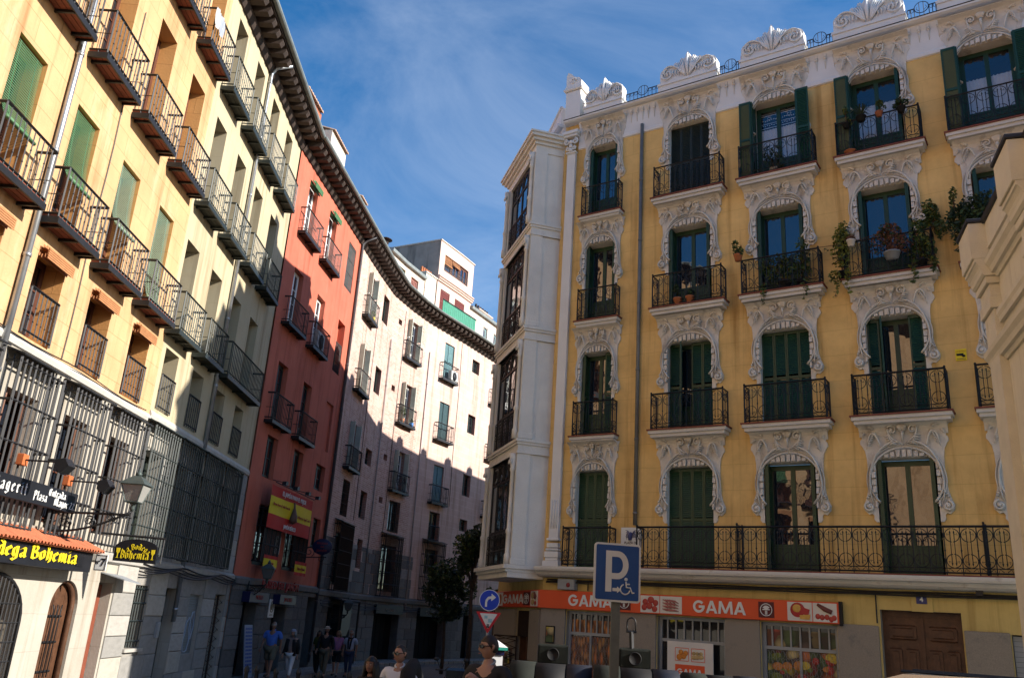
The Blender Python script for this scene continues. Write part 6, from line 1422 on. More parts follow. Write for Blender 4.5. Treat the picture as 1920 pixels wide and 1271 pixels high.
# ------------------------------------------------------------------ roof of the pink building and dormers
WARM_W = mat('warm_white_render', (0.58, 0.52, 0.45), 0.85, 0, 0.08, 1.5, bump=0.2, spots=((0.42, 0.34, 0.27), 2.5, 0.66), streak=0.3)
PALE_P = mat('pale_pink_render', (0.56, 0.43, 0.375), 0.85, 0, 0.10, 1.5, bump=0.2, spots=((0.36, 0.27, 0.22), 2.2, 0.62), streak=0.25)
GREY_R = mat('stained_grey_render', (0.33, 0.29, 0.26), 0.9, 0, 0.2, 1.5, bump=0.2, spots=((0.10, 0.085, 0.075), 1.6, 0.5), streak=0.15)
def roof_wall(name, t0, t1, d, z0, z1, holes, m, thick=2.2): 
    o = wall(PK, name, [m, m], T(t0), T(t1), z0, z1, [(T(a), T(b), c, e) for a, b, c, e in holes], 0.12, tcuts=PC, d=d)
    strip(PK, name+'_body', m, [(d-0.13, z0), (d-0.13, z1), (d-thick, z1), (d-thick, z0)], T(t0), T(t1), PC)
    for a, b, c, e in holes: pass
    return o
roof_wall('attic_wall', 14.6, 18.35, -0.8, 18.0, 20.25, [(15.55, 16.3, 19.3, 19.95), (16.95, 17.75, 19.15, 19.9)], WARM_W)
roof_wall('attic_wall', 23.5, 31.0, -0.8, 18.0, 20.4, [(25.4, 25.95, 18.7, 19.85), (26.85, 27.35, 18.7, 19.85), (28.4, 28.9, 18.7, 19.85)], WARM_W)
strip(PK, 'attic_gutter', ZINCD, [(-0.78, 20.26), (-0.62, 20.26), (-0.60, 20.42), (-0.80, 20.46), (-3.2, 20.8), (-3.2, 20.6)], T(14.4), T(18.35), PC)
strip(PK, 'attic_gutter', ZINCD, [(-0.78, 20.41), (-0.62, 20.41), (-0.60, 20.57), (-0.80, 20.61), (-3.2, 20.95), (-3.2, 20.75)], T(23.5), T(31), PC)
window(PK, T(15.92), 19.3, 0.74, 0.65, 0.9, BL_G, 2, 2); pk_w = window(PK, T(17.35), 19.15, 0.78, 0.75, 0.9, mat('dark_red_lattice', (0.25, 0.10, 0.08), 0.7, 0, 0.1), 4, 4)
for c in (25.67, 27.1, 28.65): window(PK, T(c), 18.7, 0.5, 1.15, 0.9, SHUT_B, 1, 2)
roof_wall('penthouse_wall', 19.6, 23.55, -0.8, 18.0, 23.3, [(20.15, 22.9, 21.6, 22.62), (20.0, 21.0, 19.0, 20.38), (21.6, 22.75, 19.0, 20.35)], PALE_P, 7.0)
for tt, nm in ((19.6, 0), (23.55, 1)):
    a = PK.pos(T(tt), -0.801, 0); b = PK.pos(T(tt), -7.0, 0); mb = MB(); mb.add([(a[0], a[1], 18), (b[0], b[1], 18), (b[0], b[1], 23.3), (a[0], a[1], 23.3)], [(0, 1, 2, 3)])
    dx = Vector(PK.pos(T(tt)+(0.01 if nm else -0.01), 0, 0))-Vector(PK.pos(T(tt), 0, 0)); mb.v = [(x+dx.x, y+dx.y, z) for x, y, z in mb.v]; mb.obj('penthouse_side', GREY_R, PK.e)
strip(PK, 'penthouse_cornice', PALE_P, [(-0.80, 20.72), (-0.72, 20.76), (-0.70, 20.84), (-0.64, 20.88), (-0.64, 20.94), (-0.70, 20.98), (-0.62, 21.02), (-0.62, 21.08), (-0.8, 21.10)], T(19.55), T(23.6), PC)
strip(PK, 'penthouse_coping', WARM_W, [(-0.78, 23.302), (-0.74, 23.32), (-0.74, 23.38), (-7.0, 23.38), (-7.0, 23.302)], T(19.55), T(23.6), PC)
window(PK, T(20.6), 21.62, 0.88, 0.98, 0.9, WOODF, 1, 1); window(PK, T(21.5), 21.62, 0.88, 0.98, 0.9, WOODF, 2, 1); window(PK, T(22.42), 21.62, 0.9, 0.98, 0.9, WOODF, 2, 1)
MAROON = mat('maroon_shutter', (0.16, 0.035, 0.03), 0.6, 0, 0.15)
for c, w in ((20.5, 0.98), (22.17, 1.13)): pip(PK, 'shutter', louvre_mesh(w, 1.35, MAROON), T(c)-w/2, -0.86, 19.01)
bl2 = blind_mesh(0.86, 0.55, BL_O, 0.02); pip(PK, 'roller_blind', bl2, T(20.6), -0.83, 22.6); pip(PK, 'roller_blind', blind_mesh(0.86, 0.3, BL_O, 0.02), T(21.5), -0.83, 22.6)
mb = MB()
for i in range(24): mb.add([(0.78*i/24*0+PK.pos(T(20.15+2.75*i/23), -0.74, 0)[0], PK.pos(T(20.15+2.75*i/23), -0.74, 0)[1], z) for z in (21.6, 21.95)], []) 
for i in range(24): p = PK.pos(T(20.15+2.75*i/23), -0.76, 0); mb.bar((p[0], p[1], 21.6), (p[0], p[1], 21.95), 0.012)
mb.tube([(*PK.pos(T(20.15+2.75*i/6), -0.76, 0)[:2], 21.96) for i in range(7)], 0.014, 4); mb.obj('window_railing', IRON, PK.e)
# green terrace screen, made of upright boards
GFE = mat('green_terrace_screen', (0.045, 0.235, 0.155), 0.6, 0, 0.18, 5)
for i in range(17):
    mb = MB(); mb.box(-0.1, 0.1, -0.012, 0.012, 0, 0.78)
    if ('tb',) not in _c: _c[('tb',)] = mb.mesh('screen_board', GFE)
    pip(PK, 'screen_board', _c[('tb',)], T(18.45+i*0.212), 0.55, 18.16)
strip(PK, 'screen_rail', IRON, [(0.58, 18.93), (0.61, 18.93), (0.61, 18.97), (0.58, 18.97)], T(18.3), T(21.95), PC)
mb = MB()
for i in range(40):
    t_ = 22.0+i*0.2; p = PK.pos(T(t_), 0.5, 0); mb.bar((p[0], p[1], 18.1), (p[0], p[1], 18.95), 0.012)
mb.tube([(*PK.pos(T(22.0+i*0.8), 0.5, 0)[:2], 18.96) for i in range(11)], 0.015, 4); mb.tube([(*PK.pos(T(22.0+i*0.8), 0.5, 0)[:2], 18.2) for i in range(11)], 0.012, 4); mb.obj('terrace_railing', STEEL, PK.e)
def chimney(t0, t1, d0, d1, z0, z1, m, pots, potm):
    a = PK.pos(T((t0+t1)/2), (d0+d1)/2, 0); w = (t1-t0)/2; dd = (d0-d1)/2
    mb = MB(); mb.bbox(-w, w, -dd, dd, z0, z1, 0.02); mb.box(-w-0.05, w+0.05, -dd-0.05, dd+0.05, z1-0.12, z1-0.04); o = inst(mb.mesh('chimney', m), 'chimney', PK.e, (a[0], a[1], 0), (0, 0, PK.rot(T((t0+t1)/2))))
    for i in range(pots):
        p = MB(); p.lathe([(0.07, 0), (0.085, 0.1), (0.07, 0.3), (0.08, 0.34), (0.05, 0.34)], 8); p.obj('chimney_pot', potm, o, (-w+2*w*(i+0.5)/pots, 0, z1))
chimney(18.36, 19.45, -0.75, -1.6, 18.1, 20.85, WARM_W, 5, POT)
chimney(26.6, 28.5, -1.9, -2.6, 19.5, 21.7, PALE_P, 6, IRON_R)
chimney(28.7, 29.6, -1.5, -2.2, 19.5, 21.1, FLAG_Y if False else mat('ochre_render', (0.6, 0.42, 0.16), 0.85, 0, 0.1), 3, POT)
chimney(14.25, 14.7, -0.9, -1.4, 18.1, 20.35, WARM_W, 0, POT)
a = PK.pos(T(14.47), -1.15, 0); mb = MB(); mb.lathe([(0.13, 20.35), (0.13, 20.7), (0.16, 20.72), (0.16, 20.78)], 10); mb.lathe([(0.34, 20.92), (0.22, 21.0), (0.05, 21.04), (0.0, 21.05)], 12); mb.lathe([(0.0, 20.90), (0.34, 20.91)], 12); mb.bar((0.1, 0, 20.75), (0.1, 0, 20.95), 0.02); mb.bar((-0.1, 0, 20.75), (-0.1, 0, 20.95), 0.02); inst(mb.mesh('chimney_cowl', IRON_R), 'chimney_cowl', PK.e, (a[0], a[1], 0))
# tiled dormers that show above the gutter
def dormer(B, t0, t1, d0, z0, zt, m):
    w = t1-t0; a = B.pos((t0+t1)/2, d0, 0)
    mb = MB(); mb.box(-w/2, w/2, 0, 2.5, z0, zt); o = inst(mb.mesh('dormer', m), 'dormer', B.e, (a[0], a[1], 0), (0, 0, B.rot((t0+t1)/2)))
    n = int(w/0.2)
    for i in range(n):
        if ('dt',) not in _c:
            q = MB(); vs = []
            for yy, zz in ((-0.12, 0.0), (2.5, 0.75)):
                for k in range(7): g_ = pi*k/6; vs.append((0.095*cos(g_), yy, zz+0.08*sin(g_)))
            q.add(vs, [(k, k+1, 8+k, 7+k) for k in range(6)] + [tuple(range(7))]); _c[('dt',)] = q.mesh('roof_tile', mat('pale_old_tile', (0.42, 0.30, 0.22), 0.85, 0, 0.25, 6))
        inst(_c[('dt',)], 'roof_tile', o, (-w/2+0.1+i*0.2, 0, zt))
dormer(RB, 1.3, 3.2, -0.8, 18.3, 21.05, TERRA); dormer(RB, 4.6, 6.6, -0.8, 18.3, 21.25, WARM_W); dormer(PK, 1.2, 2.2, -0.8, 18.3, 20.6, WARM_W); dormer(PK, 3.6, 6.2, -0.7, 18.3, 19.75, WARM_W)
# ------------------------------------------------------------------ shop fascia of the corner grocery
SR = YB.e.rotation_euler.z
ORG = mat('orange_red_sign_panel', (0.72, 0.085, 0.018), 0.45, 0, 0.05, 2, spec=0.4); MARO = mat('maroon_logo_panel', (0.10, 0.012, 0.014), 0.5, 0, 0.1); PHOTO_W = mat('white_photo_panel', (0.70, 0.66, 0.60), 0.5, 0, 0.05, 3); TOMATO = mat('tomato_red', (0.42, 0.03, 0.02), 0.35, 0, 0.2, 8, spec=0.5); MEAT = mat('ham_pink', (0.42, 0.15, 0.13), 0.5, 0, 0.35, 18); CHEESE_R = mat('cheese_red', (0.40, 0.03, 0.03), 0.45, 0, 0.1); CHEESE_Y = mat('cheese_yellow', (0.66, 0.38, 0.08), 0.5, 0, 0.15, 8); SAUS = mat('dark_sausage', (0.17, 0.05, 0.035), 0.5, 0, 0.3, 12); LEAFY = mat('lettuce_green', (0.20, 0.30, 0.05), 0.6, 0, 0.3, 14); HERB = mat('pale_bread', (0.50, 0.36, 0.16), 0.6, 0, 0.25, 9)
t = thing('shop_sign', 'long orange red grocery fascia with white lettering and food photographs', 'shop sign', (*world(YB, -8.0, 0.0, 2.60)[:2], 2.63), SR)
mb = MB(); mb.bbox(-4.02, 3.54, -0.15, -0.02, 0, 0.45, 0.012); mb.obj('panel', ORG, t)
mb = MB(); mb.box(3.541, 3.60, -0.16, -0.02, -0.03, 0.47); mb.obj('end_cap', SIGN_BLACK, t)
yy = -0.155
def logo(par, x, z, s=0.13, sx=1.0, y=yy):
    mb = MB(); mb.box(x-s*1.35*sx, x+s*1.35*sx, y-0.003, y+0.004, z-s*1.3, z+s*1.3); o = mb.obj('logo_panel', MARO, par)
    mb = MB(); mb.tube([(x+s*sx*cos(a), y-0.008, z+s*sin(a)) for a in [i*pi/9 for i in range(18)]], s*0.07, 4, closed=True)
    for a in (-50, -25, 0, 25, 50): mb.prism([(x+s*sx*(0.10*sin(radians(a+90))), z+s*0.05), (x+s*sx*(0.10*sin(radians(a-90))), z+s*0.05), (x+s*sx*0.72*sin(radians(a-9)), z+s*0.72*cos(radians(a-9))), (x+s*sx*0.72*sin(radians(a+9)), z+s*0.72*cos(radians(a+9)))], y-0.012-0.0005*a/50, y-0.004)
    mb.box(x-s*0.62*sx, x+s*0.62*sx, y-0.014, y-0.005, z-s*0.05, z+s*0.14)
    for k in range(4): mb.box(x-s*0.20*sx, x+s*0.20*sx, y-0.0135, y-0.005, z-s*(0.26+0.17*k), z-s*(0.14+0.17*k))
    mb.obj('logo', LET_W, o)
def gama(par, x, size, sx=1.0, y=yy, z=0.225):
    """four cut-out capitals with even strokes, cap height 0.70 of size"""
    mb = MB(); c = size*0.70; st = c*0.20; cur = [0.0]; k = [0]
    def poly(pts):
        k[0] += 1; mb.prism([(px, pz) for px, pz in pts], y-0.010-0.0003*k[0], y-0.004)
    def bar(p, q, w): poly([(p[0]-w/2, p[1]), (p[0]+w/2, p[1]), (q[0]+w/2, q[1]), (q[0]-w/2, q[1])])
    def G(x0):
        r = c/2; ro = [(x0+r+r*cos(radians(a_)), r+r*sin(radians(a_))) for a_ in range(40, 361, 16)]; ri = [(x0+r+(r-st)*cos(radians(a_)), r+(r-st)*sin(radians(a_))) for a_ in range(40, 361, 16)]
        poly(ro+ri[::-1]); poly([(x0+r, r-st*0.5), (x0+2*r, r-st*0.5), (x0+2*r, r+st*0.5), (x0+r, r+st*0.5)]); return c*1.02
    def A(x0):
        w = c*0.98; bar((x0+st*0.55, 0), (x0+w/2, c), st*1.1); bar((x0+w-st*0.55, 0), (x0+w/2, c), st*1.1); poly([(x0+w*0.25, c*0.20), (x0+w*0.75, c*0.20), (x0+w*0.70, c*0.37), (x0+w*0.30, c*0.37)]); return w
    def M(x0):
        w = c*1.22; bar((x0+st*0.5, 0), (x0+st*0.9, c), st); bar((x0+w-st*0.5, 0), (x0+w-st*0.9, c), st); bar((x0+st*0.95, c), (x0+w/2, c*0.06), st); bar((x0+w-st*0.95, c), (x0+w/2, c*0.06), st); return w
    for f in (G, A, M, A): cur[0] += f(cur[0])+c*0.07
    W_ = cur[0]; mb.v = [((px-W_/2)*sx+x, py, pz-c/2+z) for px, py, pz in mb.v]; mb.obj('lettering', LET_W, par)
gama(t, -2.45, 0.40, 1.02); logo(t, -1.52, 0.225); gama(t, 0.90, 0.40, 1.02); logo(t, 1.98, 0.225)
def photo(par, x0, x1, kind, y=yy, z0=0.03, z1=0.42):
    mb = MB(); mb.box(x0, x1, y-0.004, y+0.004, z0, z1); o = mb.obj('photo_panel', PHOTO_W, par)
    cx = (x0+x1)/2; w = x1-x0; h = z1-z0; cz = (z0+z1)/2; b = MB(); m = [TOMATO, MEAT]
    if kind == 'tomato':
        for px, pz, r in ((-.25, .12, .15), (.05, .25, .17), (.30, .08, .15), (-.02, -.10, .17), (-.30, -.20, .15), (.25, -.28, .15)): b.ball((cx+px*w, y-0.006, cz+pz*h), r*w, 0.012, r*w, 10, 6)
        ms = [TOMATO]
    elif kind == 'meat':
        for i in range(16): b.tube([(cx+w*(-.38+.1*(i % 4)), y-0.006-0.001*i, cz+h*(.3-.18*(i//4))), (cx+w*(-.2+.13*(i % 4)), y-0.010, cz+h*(.22-.18*(i//4))), (cx+w*(-.12+.16*(i % 4)), y-0.006, cz+h*(.10-.15*(i//4)))], [0.01, 0.022, 0.008], 5)
        ms = [MEAT]
    elif kind == 'cheese':
        b.ball((cx-.08*w, y-0.006, cz+.08*h), .30*w, 0.012, .40*h, 14, 8, 0); b.prism([(cx-.05*w, cz+.30*h), (cx+.42*w, cz+.12*h), (cx+.36*w, cz-.2*h), (cx+.02*w, cz-.12*h)], y-0.02, y-0.016, 0); b.ball((cx-.10*w, y-0.016, cz+.16*h), .19*w, 0.008, .22*h, 10, 6, 1); b.prism([(cx-.0*w, cz-.2*h), (cx+.45*w, cz-.14*h), (cx+.40*w, cz-.42*h), (cx+.02*w, cz-.40*h)], y-0.026, y-0.02, 1)
        ms = [CHEESE_R, CHEESE_Y]
    elif kind == 'sausage':
        b.tube([(cx-.30*w, y-0.008, cz+.42*h), (cx, y-0.012, cz+.18*h), (cx+.30*w, y-0.008, cz+.02*h)], [.06*w, .11*w, .10*w], 7, 0)
        for px, pz in ((-.30, -.22), (-.12, -.26), (.08, -.24), (.26, -.34), (.38, -.26)): b.ball((cx+px*w, y-0.006, cz+pz*h), .11*w, 0.008, .12*w, 9, 5, 1)
        ms = [SAUS, TOMATO]
    elif kind == 'veg':
        b.ball((cx-.22*w, y-0.006, cz-.1*h), .22*w, 0.012, .36*h, 9, 6, 0); b.ball((cx+.25*w, y-0.006, cz), .13*w, 0.012, .40*h, 8, 6, 1); b.ball((cx+.08*w, y-0.006, cz-.2*h), .12*w, 0.012, .2*h, 8, 6, 1); ms = [LEAFY, mat('carrot_orange', (0.5, 0.16, 0.04), 0.5, 0, 0.2, 9)]
    else:
        b.ball((cx-.2*w, y-0.006, cz+.2*h), .24*w, 0.012, .22*h, 9, 6, 0); b.ball((cx-.15*w, y-0.006, cz-.22*h), .25*w, 0.012, .2*h, 9, 6, 0); b.tube([(cx+.05*w, y-0.008, cz+.4*h), (cx+.3*w, y-0.01, cz+.05*h)], [.05*w, .1*w], 6, 1); b.ball((cx+.2*w, y-0.006, cz-.3*h), .16*w, 0.01, .15*h, 8, 5, 2); ms = [HERB, SAUS, TOMATO]
    b.obj('photo_print', ms, o)
photo(t, -1.08, -0.59, 'tomato'); photo(t, -0.57, -0.02, 'meat'); photo(t, 2.45, 2.98, 'cheese'); photo(t, 3.0, 3.50, 'sausage')
# the fascia turns the corner along the chamfer
p = YB.e.location; cw = CH.pos(4.5, 0, 0); wl = Matrix.Translation(YB.e.location) @ Matrix.Rotation(SR, 4, 'Z') @ Vector(CH.pos(4.62, 0.0, 2.63))
t2 = thing('shop_sign', 'narrow end of the orange red fascia that turns the corner beside the round arrow sign', 'shop sign', tuple(wl), SR+CH.a)
mb = MB(); mb.bbox(-4.55, -0.02, -0.15, -0.02, 0, 0.45, 0.012); mb.obj('panel', ORG, t2)
gama(t2, -2.35, 0.36, 1.9); logo(t2, -1.05, 0.225, 0.13, 1.7)
photo(t2, -4.5, -3.45, 'veg'); photo(t2, -0.68, -0.06, 'bread')
t = thing('alarm_box', 'grey alarm box with a red lamp above the corner of the orange fascia', 'alarm', world(YB, -11.15, 0.02, 3.10), SR)
mb = MB(); mb.bbox(-0.24, 0.24, -0.2, 0, 0, 0.27, 0.015); mb.obj('casing', STEEL, t); mb = MB(); mb.ball((0.07, -0.2, 0.12), 0.06, 0.03, 0.06, 10, 6); mb.obj('lamp', mat('dull_red_lens', (0.25, 0.03, 0.03), 0.4, 0, 0.05), t)
t = thing('house_number', 'small blue enamel plate with white figure 4 above the brown street door', 'sign', world(YB, -2.83, 0.04, 3.21), SR)
mb = MB(); mb.bbox(-0.10, 0.10, -0.012, 0, -0.085, 0.085, 0.004); mb.obj('plate', mat('deep_blue_enamel', (0.02, 0.03, 0.16), 0.35, 0, 0.05), t); inst(text_mesh('4', 0.14, 0.003, 0.003, 1, LET_W), 'lettering', t, (0, -0.016, 0))
t = thing('warning_plaque', 'small yellow warning plaque on the ochre wall beside the right hand windows', 'sign', world(YB, -1.63, 0.01, 8.38), SR)
mb = MB(); mb.bbox(-0.11, 0.11, -0.012, 0, -0.13, 0.13, 0.004); mb.obj('plate', LET_Y, t)
mb = MB(); mb.box(-0.09, 0.05, -0.016, -0.012, -0.02, 0.03); mb.ball((0.05, -0.014, -0.03), 0.035, 0.004, 0.03, 8, 4); mb.bar((-0.02, -0.015, -0.01), (0.08, -0.015, -0.05), 0.012); mb.obj('figure_print', SIGN_BLACK, t)
inst(text_mesh('CONEXIÓN A', 0.035, 0.002, 0, 0.9, LET_R), 'lettering', t, (0, -0.015, 0.075)); inst(text_mesh('ALARMAS', 0.04, 0.002, 0, 0.95, BLUE_D), 'lettering', t, (0, -0.015, -0.095))
t = thing('street_name_plaque', 'white ceramic street plaque with a winged blue crest behind the parking sign', 'sign', world(YB, -9.43, 0.01, 4.15), SR)
mb = MB(); 
for i in range(2):
    for j in range(3): mb.bbox(-0.28+0.281*i, -0.001+0.281*i, -0.018, 0, 0.18*j, 0.18*j+0.178, 0.003)
mb.obj('tile', LET_W, t)
INK = mat('blue_grey_glaze', (0.07, 0.08, 0.20), 0.4, 0, 0.3, 12); b = MB()
b.tube([(-0.02, -0.022, 0.22), (-0.03, -0.024, 0.33), (0.0, -0.024, 0.42)], [0.05, 0.06, 0.03], 7)
for sg in (-1, 1):
    for k in range(5): b.tube([(sg*0.02, -0.021, 0.36-0.02*k), (sg*(0.09+0.012*k), -0.023, 0.45-0.035*k), (sg*(0.16-0.012*k), -0.021, 0.47-0.06*k)], [0.008, 0.014, 0.004], 5)
b.obj('crest', INK, t); inst(text_mesh('PLAZA DE', 0.085, 0.002, 0.001, 0.95, SIGN_BLACK), 'lettering', t, (0, -0.022, 0.155)); inst(text_mesh('SAN MIGUEL', 0.08, 0.002, 0.001, 0.85, SIGN_BLACK), 'lettering', t, (0, -0.022, 0.055))
t = thing('wall_lamp', 'small black spot lamp fixed above the grey stone right of the street door', 'lamp', world(YB, -1.75, 0.02, 3.34), SR)
mb = MB(); mb.bar((0, -0.01, 0.1), (0, -0.12, 0.06), 0.02); mb.prism([(-0.06, -0.02), (0.06, -0.02), (0.075, 0.08), (-0.05, 0.10)], -0.2, -0.08); mb.obj('lamp_head', IRON, t)
t = thing('shop_banner', 'white poster panel with orange grocery lettering in the middle shop window', 'poster', world(YB, -7.86, 0.03, 0.55), SR)
mb = MB(); mb.bbox(-0.56, 0.56, -0.03, 0, 0, 1.50, 0.004); mb.obj('panel', PHOTO_W, t)
mb = MB(); mb.box(-0.36, 0.36, -0.036, -0.03, 0.68, 1.0); mb.obj('name_panel', ORG, t); gama(t, 0.0, 0.20, 1.0, -0.036, 0.84)
FRU = mat('orange_fruit', (0.62, 0.22, 0.03), 0.45, 0, 0.15, 9); mb = MB()
for px, pz, r in ((-.26, 1.16, .07), (-.15, 1.18, .065), (-.22, 1.27, .06), (-.1, 1.25, .06)): mb.ball((px, -0.034, pz), r, 0.012, r, 10, 6, 0)
for px in (0.1, 0.18, 0.27): mb.ball((px, -0.034, 1.17+0.1*(px-0.1)), 0.07, 0.012, 0.05, 9, 6, 1); mb.ball((px, -0.034, 1.26), 0.05, 0.012, 0.04, 8, 5, 1)
mb.tube([(-0.36, -0.033, 0.62), (-0.1, -0.036, 0.42), (0.2, -0.033, 0.3)], [0.03, 0.05, 0.03], 7, 2)
mb.obj('photo_print', [FRU, HERB, TOMATO], t)
for (x0, x1) in ((-0.36, -0.03), (0.04, 0.36)):
    mb = MB(); 
    for a, b_ in (((x0, 1.08), (x1, 1.08)), ((x1, 1.08), (x1, 1.36)), ((x1, 1.36), (x0, 1.36)), ((x0, 1.36), (x0, 1.08))): mb.bar((a[0], -0.031, a[1]), (b_[0], -0.031, b_[1]), 0.01)
    mb.obj('photo_frame', ORG, t)
t = thing('menu_frame', 'small framed food poster on the grey stone pier by the shop corner', 'poster', world(YB, -11.62, 0.08, 1.78), SR)
mb = MB(); mb.bbox(-0.13, 0.13, -0.03, 0, 0, 0.42, 0.006); mb.obj('frame', SIGN_BLACK, t); mb = MB(); mb.box(-0.11, 0.11, -0.034, -0.03, 0.03, 0.39); mb.obj('print', F_FRUIT, t)
t = thing('flyer_stack', 'red and yellow leaflets pinned on the dark folding gate', 'leaflet', tuple(Matrix.Translation(YB.e.location) @ Matrix.Rotation(SR, 4, 'Z') @ Vector(CH.pos(2.0, 0.15, 1.12))), SR+CH.a)
mb = MB(); mb.box(-0.22, 0.22, -0.02, 0, 0, 0.42); mb.obj('print', F_FRUIT, t); mb = MB()
for px, pz in ((-0.17, 0.28), (0.12, 0.26), (0.12, 0.14)): mb.box(px, px+0.1, -0.024, -0.02, pz, pz+0.08)
mb.obj('price_tag', LET_W, t)
# ------------------------------------------------------------------ traffic signs
BLUE = mat('traffic_blue', (0.018, 0.075, 0.24), 0.4, 0, 0.06, 3); BLUE2 = mat('bright_traffic_blue', (0.012, 0.05, 0.42), 0.4, 0, 0.05, 3); SWH = mat('reflective_white', (0.66, 0.66, 0.60), 0.45, 0, 0.05, 4); POLE = mat('grey_green_pole_paint', (0.14, 0.15, 0.13), 0.6, 0.1, 0.2, 8, spots=((0.4, 0.4, 0.38), 40, 0.70)); TRED = mat('traffic_red', (0.50, 0.02, 0.03), 0.4, 0, 0.05)
t = thing('parking_sign', 'blue square disabled parking sign with white P on a grey pole', 'road sign', (1.565, 11.4, gz(11.4)), 0.08)
ph_ = 2.57-gz(11.4)
def rrect(w, h, r, n=5):
    o = []
    for cx, cz, a0 in ((w/2-r, h/2-r, 0), (-w/2+r, h/2-r, 90), (-w/2+r, -h/2+r, 180), (w/2-r, -h/2+r, 270)):
        o += [(cx+r*cos(radians(a0+90*i/n)), cz+r*sin(radians(a0+90*i/n))) for i in range(n+1)]
    return o
mb = MB(); mb.box(-0.055, 0.055, 0.0, 0.06, 0, ph_+0.6); mb.obj('pole', POLE, t)
mb = MB(); mb.prism([(x, z+ph_+0.365) for x, z in rrect(0.615, 0.735, 0.045)], -0.035, -0.002); mb.obj('sign_plate', SWH, t)
mb = MB(); mb.prism([(x, z+ph_+0.365) for x, z in rrect(0.565, 0.685, 0.02)], -0.038, -0.034); mb.obj('sign_face', BLUE, t)
mb = MB(); P0 = ph_+0.365
outer = [(-0.155, -0.245), (-0.155, 0.27)] + [(0.0+0.155*sin(radians(a))*0.9, 0.09+0.18*cos(radians(a))) for a in range(0, 181, 15)] + [(-0.075, -0.09), (-0.075, -0.245)]
o1 = MB(); o1.prism([(-0.155, -0.245+P0), (-0.155, 0.27+P0), (-0.075, 0.27+P0), (-0.075, -0.245+P0)], -0.041, -0.037)
rg = [(0.0+0.115*sin(radians(a)), 0.0925+0.1375*cos(radians(a))) for a in range(0, 181, 12)]
mb.merge(o1); k = len(rg)
ro = [(0.0+0.145*sin(radians(a)), 0.0925+0.1775*cos(radians(a))) for a in range(0, 181, 12)]; ri = [(0.0+0.072*sin(radians(a)), 0.0925+0.1025*cos(radians(a))) for a in range(0, 181, 12)]
mb.prism([(-0.074, 0.27+P0)] + [(x, z+P0) for x, z in ro] + [(-0.074, -0.085+P0), (-0.074, -0.010+P0)] + [(x, z+P0) for x, z in reversed(ri)] + [(-0.074, 0.195+P0)], -0.0412, -0.0372)
mb.prism([(x, z+P0) for x, z in ((-0.06, -0.235), (0.0, -0.235), (0.0, -0.255), (0.055, -0.215), (0.0, -0.175), (0.0, -0.195), (-0.06, -0.195))], -0.041, -0.037)
wc = lambda pts, r: mb.tube([(x, -0.041, z+P0) for x, z in pts], r, 5)
mb.ball((0.115, -0.041, -0.08+P0), 0.022, 0.006, 0.022, 10, 6); wc([(0.115, -0.11), (0.12, -0.18), (0.17, -0.182), (0.20, -0.25), (0.225, -0.24)], 0.010); wc([(0.118, -0.14), (0.165, -0.14)], 0.009)
wc([(0.105+0.062*cos(radians(a)), -0.205+0.062*sin(radians(a))) for a in range(110, 361, 15)], 0.009)
mb.obj('symbol', SWH, t)
t = thing('direction_sign', 'round blue turn right arrow sign above the yield triangle', 'road sign', (-0.12, 22.0, gz(22)), 0.0)
mb = MB(); mb.lathe([(0.035, 0), (0.035, 2.95)], 10, (0, 0.05, 0)); mb.obj('pole', STEEL, t)
def disc(r, y0, y1, cz, m, n=32): mb = MB(); mb.prism([(r*cos(2*pi*i/n), cz+r*sin(2*pi*i/n)) for i in range(n)], y0, y1); return mb
disc(0.255, -0.02, 0, 2.70, 0).obj('sign_plate', SWH, t); disc(0.238, -0.023, -0.019, 2.70, 0).obj('sign_face', BLUE2, t)
mb = MB(); ap = [(-0.10, -0.15), (-0.05, -0.15), (-0.05, -0.04), (-0.02, 0.02), (0.04, 0.035), (0.04, -0.02), (0.15, 0.07), (0.04, 0.155), (0.04, 0.095), (-0.04, 0.075), (-0.09, 0.01), (-0.10, -0.06)]
mb.prism([(x*1.05, 2.70+z*1.05) for x, z in ap], -0.027, -0.022); mb.obj('arrow', SWH, t)
t = thing('yield_sign', 'white yield triangle with red border and stickers under the round arrow sign', 'road sign', (-0.12, 21.93, 1.94), 0.0)
tri = lambda s, c=0.32: [(-0.30*s, c+0.165*s), (0.30*s, c+0.165*s), (0.30*s+0.0, c+0.15*s), (0.012, c-0.32*s), (-0.012, c-0.32*s), (-0.30*s, c+0.15*s)]
mb = MB(); mb.prism(tri(1.0), -0.02, 0.0); mb.obj('sign_plate', TRED, t); mb = MB(); mb.prism(tri(0.70, 0.335), -0.024, -0.019); mb.obj('sign_face', SWH, t)
mb = MB(); mb.box(-0.10, -0.02, -0.027, -0.023, 0.33, 0.40); mb.box(0.0, 0.09, -0.027, -0.023, 0.24, 0.33); mb.obj('sticker', mat('pale_cyan_sticker', (0.30, 0.50, 0.52), 0.5, 0, 0.2, 30), t); mb = MB(); mb.box(-0.035, 0.035, -0.028, -0.0235, 0.12, 0.16); mb.box(-0.03, 0.03, -0.028, -0.0235, 0.17, 0.20); mb.obj('sticker', SIGN_BLACK, t)
